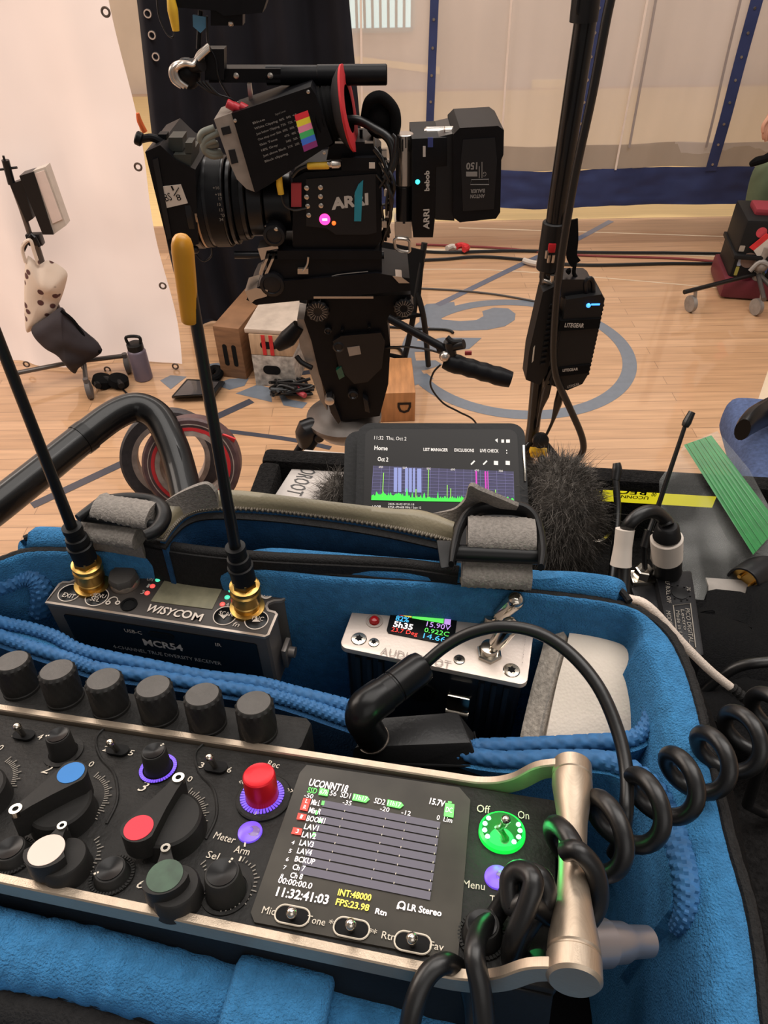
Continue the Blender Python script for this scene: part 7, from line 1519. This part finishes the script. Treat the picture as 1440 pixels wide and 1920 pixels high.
# ================================================================ CASE, CASTOR STAND, PERSON
cA, cB = onz(1354, 556, 0), onz(1446, 562, 0); cu = (cB - cA).normalized(); cn = V3((cu.y, -cu.x, 0)); zc = (hpos(cA, 1397, 412) - cA).length
cfm = Frame(cA, cu, cn)
ca = thing('road_case', 'black rugged wheeled case covered in stickers at the right edge', 'case', Matrix.Translation(cA + cu * .25))
b = MB(cfm.M); b.box((.2, zc / 2 + .03, -.13), (.4, zc - .06, .26), .02); b.box((.2, zc * .55, -.12), (.42, .02, .28), .006); cbx = b.build('case_body', m_psu, ca)
b = MB(cfm.M); b.box((.2, .05, -.12), (.44, .09, .30), .02); b.build('maroon_base', mat('maroon_plastic', (92, 28, 38), .5), ca)
stk = [((1428, 436), .022, (176, 60, 70)), ((1404, 488), .034, (120, 96, 84)), ((1424, 515), .022, (66, 78, 58))]
for k, ((x, y), r, c) in enumerate(stk): p = cfm.px(x, y); b = MB(cfm.M); b.prism(circ(r, 24, p.x, p.y), .0, .0016); b.build('round_sticker', mat('sticker_tone_%s' % 'abc'[k], c, .6, var=.2), cbx)
for k, (x, y, w_, h_, c) in enumerate(((1388, 488, .016, .05, (150, 156, 172)), (1381, 508, .014, .04, (146, 136, 62)), (1391, 466, .022, .026, (150, 140, 128)), (1432, 506, .03, .03, (72, 96, 160)))):
    p = cfm.px(x, y); b = MB(cfm.M); b.prism(rrect(w_, h_, .003, 3, p.x, p.y), .0, .0014); b.build('sticker', mat('sticker_hue_%s' % 'abcd'[k], c, .6, var=.2), cbx)
b = MB(cfm.M); b.prism([tuple(cfm.px(x, y))[:2] for x, y in ((1404, 462), (1436, 436), (1446, 440), (1412, 468))], .008, .012, .001); b.mi = 1; b.prism([tuple(cfm.px(x, y))[:2] for x, y in ((1412, 468), (1446, 440), (1448, 464), (1420, 480))], .008, .012, .001); b.build('red_white_flag', [m_tredb, m_wtape], ca)
cs_ = thing('castor_stand', 'grey steel castor stand base parked in front of the stickered case', 'stand', onz(1405, 560, 0))
hub = onz(1404, 560, 0) + UP * .12
for x, y in ((1292, 584), (1414, 590), (1462, 612)):
    e = onz(x, y, 0); tp = e + UP * .105
    b = MB(); b.tube([hub, tp + (tp - hub).normalized() * .06], .010, 10, 1); lg = b.build('leg', m_pipe if x == 1292 else m_stand, cs_)
    b = MB(); b.lathe(e + V3((-.012, 0, .036)), (1, .25, 0), [(.01, 0), (.036, .003), (.036, .021), (.01, .024)], 22); b.tube([tp, e + UP * .036 + V3((.014, 0, 0))], .008, 8, 1); b.build('castor', m_lite, lg)
b = MB(); b.tube([hub + UP * -.04, hub + UP * .12], .017, 14, 1); b.ball(hub + UP * .04, .034, seg=12); b.tube([hub + V3((-.05, -.02, .02)), hub + V3((-.02, -.02, .06)), hub + V3((.02, -.03, .05))], .010, 8, 4); b.build('hub_castings', m_lite, cs_)
# person seated on the case, mostly outside the frame
m_skin = mat('skin', (186, 136, 112), .55, var=.05); m_trs = mat('olive_green_trousers', (84, 94, 70), .85, var=.12, vscale=14); m_tee = mat('black_shirt', (24, 24, 27), .85)
yp_ = cA.y + .46
def pp(x, y, dd=0.0): return onp(x, y, V3((0, yp_ + dd, 0)), V3((0, 1, 0)))
person = thing('person', 'person in olive trousers and black shirt seated at the right frame edge', 'person', Matrix.Translation(V3((pp(1500, 430).x, pp(1500, 430).y, 0))))
def skin(name, verts, edges, rad, m, parent, sub=2):
    me = bpy.data.meshes.new(name); me.from_pydata([parent.matrix_basis.inverted() @ V3(v) for v in verts], edges, []); o = bpy.data.objects.new(name, me); bpy.context.scene.collection.objects.link(o); o.parent = parent
    o.modifiers.new('s', 'SKIN'); ss = o.modifiers.new('u', 'SUBSURF'); ss.levels = sub; ss.render_levels = sub
    for i, r in enumerate(rad): me.skin_vertices[0].data[i].radius = (r, r) if not isinstance(r, tuple) else r
    me.skin_vertices[0].data[0].use_root = True; me.materials.append(m)
    dg = bpy.context.evaluated_depsgraph_get(); nm = bpy.data.meshes.new_from_object(o.evaluated_get(dg)); o.modifiers.clear(); o.data = nm
    for p in nm.polygons: p.use_smooth = True
    return o
pel, ch2, nk, hd_ = pp(1590, 250, .12), pp(1600, 40, .10), pp(1596, -60, .06), pp(1586, -130, .03)
shL, shR = pp(1540, -20, -.06), pp(1655, -20, .22)
elL, wrL = pp(1488, 130, -.06), pp(1450, 212, -.08)
knL, anL = pp(1436, 318, -.04), pp(1424, 400, -.02); anL.z = .08
knR, anR = pp(1500, 330, .2), pp(1500, 400, .2); anR.z = .08
skin('body', [pel, lerp(pel, ch2, .5), ch2, nk, hd_, shL, shR, elL, wrL, pp(1690, 120, .2), pp(1640, 230, .1)], [(0, 1), (1, 2), (2, 3), (3, 4), (2, 5), (2, 6), (5, 7), (7, 8), (6, 9), (9, 10)], [.13, .125, .14, .055, .06, .06, .06, .046, .028, .044, .03], m_skin, person)
b = MB(); R_ = Matrix.Translation(hd_ + UP * .05); b.ball((0, 0, 0), .1, R_, 24, (.8, .95, 1.15)); b.ball((-.082, -.03, -.01), .018, R_, 10); b.build('head', m_skin, person)
b = MB(); b.ball((.01, .015, .03), .106, R_, 20, (.82, .95, 1.0)); b.build('hair', mat('dark_brown_hair', (44, 32, 26), .7), person)
skin('shirt', [pel + UP * .03, lerp(pel, ch2, .5), ch2, shL, shR, lerp(shL, elL, .75), lerp(shR, pp(1690, 120, .2), .8), lerp(ch2, nk, .4)], [(0, 1), (1, 2), (2, 3), (2, 4), (3, 5), (4, 6), (2, 7)], [.145, .14, .155, .075, .075, .062, .06, .075], m_tee, person)
skin('trousers', [pel, lerp(pel, knL, .5), knL, lerp(knL, anL, .6), anL, lerp(pel, knR, .5), knR, anR], [(0, 1), (1, 2), (2, 3), (3, 4), (0, 5), (5, 6), (6, 7)], [.15, .092, .072, .06, .052, .09, .07, .052], m_trs, person)
b = MB()
for k, (dx, L_) in enumerate(((-.018, .05), (-.006, .058), (.006, .055), (.017, .045))): q = wrL + V3((dx, -.01, -.05)); b.tube([wrL + V3((dx * .6, 0, -.01)), q, q + V3((-.004, -.006, -L_ * .55)), q + V3((.006, -.004, -L_))], [.011, .0095, .0085, .007], 8, 4)
b.tube([wrL + V3((-.012, -.01, -.005)), wrL + V3((-.036, -.02, -.04)), wrL + V3((-.032, -.024, -.07))], [.011, .009, .007], 8, 4); b.box((0, 0, 0), (.05, .026, .055), .011, M=Matrix.Translation(wrL + V3((0, -.004, -.028)))); b.build('hand', m_skin, person)
b = MB(); b.ball(anL + V3((-.05, -.03, -.03)), .05, seg=14, sc=(1.7, .8, .7)); b.build('shoe', mat('dark_red_shoe', (110, 30, 40), .6), person)
b = MB(); b.tube([pp(1408, 308, -.1), pp(1420, 302, -.12), pp(1434, 298, -.12), pp(1448, 290, -.1)], [.012, .02, .018, .02], 10, 4); b.build('belt_pouch', m_nylon, person)
o_ = MB(); o_.box((.14, zc + .012, -.12), (.2, .03, .12), .012, M=cfm.M); o_.build('cloth_pouch', mat('dark_red_cloth', (124, 36, 46), .8)); tag(bpy.context.scene.objects['cloth_pouch'], 'dark red cloth pouch lying on top of the stickered case', 'pouch')
# ================================================================ FLOOR CABLES
def fcable(label, pts, r, m=m_cable, name='floor_cable'):
    b = MB(); b.tube([onz(x, y, r) for x, y in pts], r, 8, 7); tag(b.build(name, m), label, 'cable')
fcable('black cable stretched right across the court nearest the curtain', [(770, 470), (840, 473), (960, 470), (1110, 473), (1250, 474), (1380, 476)], .008)
fcable('black cable crossing the court behind the lighting stand, nearest the camera', [(770, 488), (830, 486), (900, 481), (985, 487), (1000, 490), (1100, 497), (1250, 494), (1330, 494), (1440, 490)], .008)
fcable('thin red cable lying along the far side of the court', [(780, 458), (860, 461), (950, 466), (1080, 478), (1260, 484), (1340, 490)], .006, mat('dull_red_cable', (120, 50, 48), .6))
fcable('thin dark cable curving over the court near the blue letter', [(770, 540), (850, 544), (930, 552), (1010, 566)], .005, m_stand)
fcable('thin dark cables running under the folding chair', [(720, 612), (780, 616), (835, 618), (850, 624)], .006)
fcable('thin black cable trailing beside the wooden box with the letter', [(722, 652), (745, 652), (756, 668), (752, 710)], .006)
b = MB(); b.tube([onz(x, y, .02) for x, y in ((838, 466), (848, 462), (858, 464))], .014, 8, 4); tag(b.build('cable_connector', m_wtape), 'pale taped connector beside the red one on the far court floor', 'connector'); b = MB(); b.tube([onz(x, y, .02) for x, y in ((982, 488), (994, 492), (1006, 494))], .014, 8, 4); tag(b.build('cable_connector', m_wtape), 'pale taped connector on the floor cable just left of the lighting stand', 'connector')
b = MB(); b.tube([onz(x, y, .03) for x, y in ((856, 462), (866, 460), (876, 464), (870, 468))], .016, 8, 4); tag(b.build('cable_connector', m_tredb), 'red cable connector lying on the far court floor', 'connector')
# ================================================================ CHAIR AT THE RIGHT EDGE
oc = thing('office_chair', 'blue upholstered chair with black armrest at the right frame edge', 'chair', Matrix.Translation(V3((.62, .98, 0))))
m_up = mat('blue_grey_upholstery', (62, 76, 110), .9, bump=(700, .5), var=.25, vscale=200)
b = MB(); b.tube([at(1392, 806, .92), at(1410, 788, .94), at(1450, 768, .98), at(1500, 755, 1.0)], [.016, .022, .024, .024], 14, 5, flat=.6, side=(0, 0, 1)); b.build('armrest', m_gloss, oc)
b = MB(); b.sheet(lambda u, v: lerp(lerp(at(1475, 768, 1.02), at(1660, 720, 1.05), u), lerp(at(1490, 800, 1.0), at(1660, 800, 1.0), u), v) + UP * .01, 6, 6, .04); b.build('backrest', m_up, oc, smooth=1.2)
s0 = onz(1490, 905, .70); b = MB(); b.box((0, 0, 0), (.34, .22, .07), .03, M=Matrix.Translation(at(1612, 872, .99)) @ Matrix.Rotation(-.2, 4, 'Z'), seg=4); b.build('seat', m_up, oc)
q = at(1612, 900, 1.0); b = MB(); b.cyl((q.x, q.y, .06), (q.x, q.y, q.z - .02), .025); 
for k in range(5): a = 2 * math.pi * k / 5; b.tube([V3((q.x, q.y, .09)), V3((q.x + .24 * math.cos(a), q.y + .24 * math.sin(a), .05))], .016, 8, 1); b.ball((q.x + .24 * math.cos(a), q.y + .24 * math.sin(a), .026), .026, seg=10)
b.build('pedestal', m_blackp, oc)
# ================================================================ camera, light, world
cam = bpy.data.cameras.new('camera'); co = bpy.data.objects.new('camera', cam); bpy.context.scene.collection.objects.link(co)
cam.sensor_fit = 'VERTICAL'; cam.sensor_height = 36; cam.sensor_width = 27; cam.lens = 36 * F / 1920; cam.clip_start = .005; cam.clip_end = 60
r_ = RW @ V3((1, 0, 0)); u_ = RW @ V3((0, -1, 0)); b_ = RW @ V3((0, 0, -1))
co.matrix_world = Matrix(((r_.x, u_.x, b_.x, CAM.x), (r_.y, u_.y, b_.y, CAM.y), (r_.z, u_.z, b_.z, CAM.z), (0, 0, 0, 1)))
bpy.context.scene.camera = co
def area(name, loc, tgt, sx, sy, power, col):
    l = bpy.data.lights.new(name, 'AREA'); l.shape = 'RECTANGLE'; l.size = sx; l.size_y = sy; l.energy = power; l.color = col
    o = bpy.data.objects.new(name, l); bpy.context.scene.collection.objects.link(o); o.location = loc
    o.rotation_euler = (V3(tgt) - V3(loc)).to_track_quat('-Z', 'Y').to_euler(); return o
area('window_light', (-3.3, 2.2, 2.7), (-.5, 1.6, .1), 2.6, 2.4, 150, (1.0, .88, .78))
area('roof_light', (.2, .9, 4.2), (.1, .6, .8), 3.4, 2.2, 115, (1.0, .94, .88))
area('gym_light', (2.4, 1.7, 4.5), (1.7, 4.6, .8), 3.0, 1.6, 75, (1.0, .94, .9))
area('near_fill', (.25, -.75, 2.0), (.0, .15, 1.28), 1.0, .8, 3, (1.0, .95, .9))  # added soft fill with no lamp there; lifts the gear's front faces
area('far_light', (1.2, 5.6, 4.4), (1.0, 6.6, .8), 6.0, 1.6, 110, (1.0, .97, .95))
area('added_backlight', (-.4, 3.85, 3.5), (.0, .3, 1.0), 5.0, .8, 75, (1.0, .92, .84))  # added backlight before the curtain; stands for windows high behind it
pl_ = bpy.data.lights.new('power_glow', 'POINT'); pl_.energy = .007; pl_.color = (.05, 1, .2); pl_.shadow_soft_size = .004
po = bpy.data.objects.new('power_glow', pl_); bpy.context.scene.collection.objects.link(po); p = rf.px(941, 1563); po.location = rf.w(p.x, p.y, .006)
w = bpy.data.worlds.new('world'); bpy.context.scene.world = w; w.use_nodes = True
bg = w.node_tree.nodes['Background']; bg.inputs[0].default_value = (1.0, .92, .86, 1); bg.inputs[1].default_value = .24
sc = bpy.context.scene
sc.view_settings.view_transform = 'Standard'; sc.view_settings.look = 'None'; sc.view_settings.exposure = 0; sc.view_settings.gamma = 1
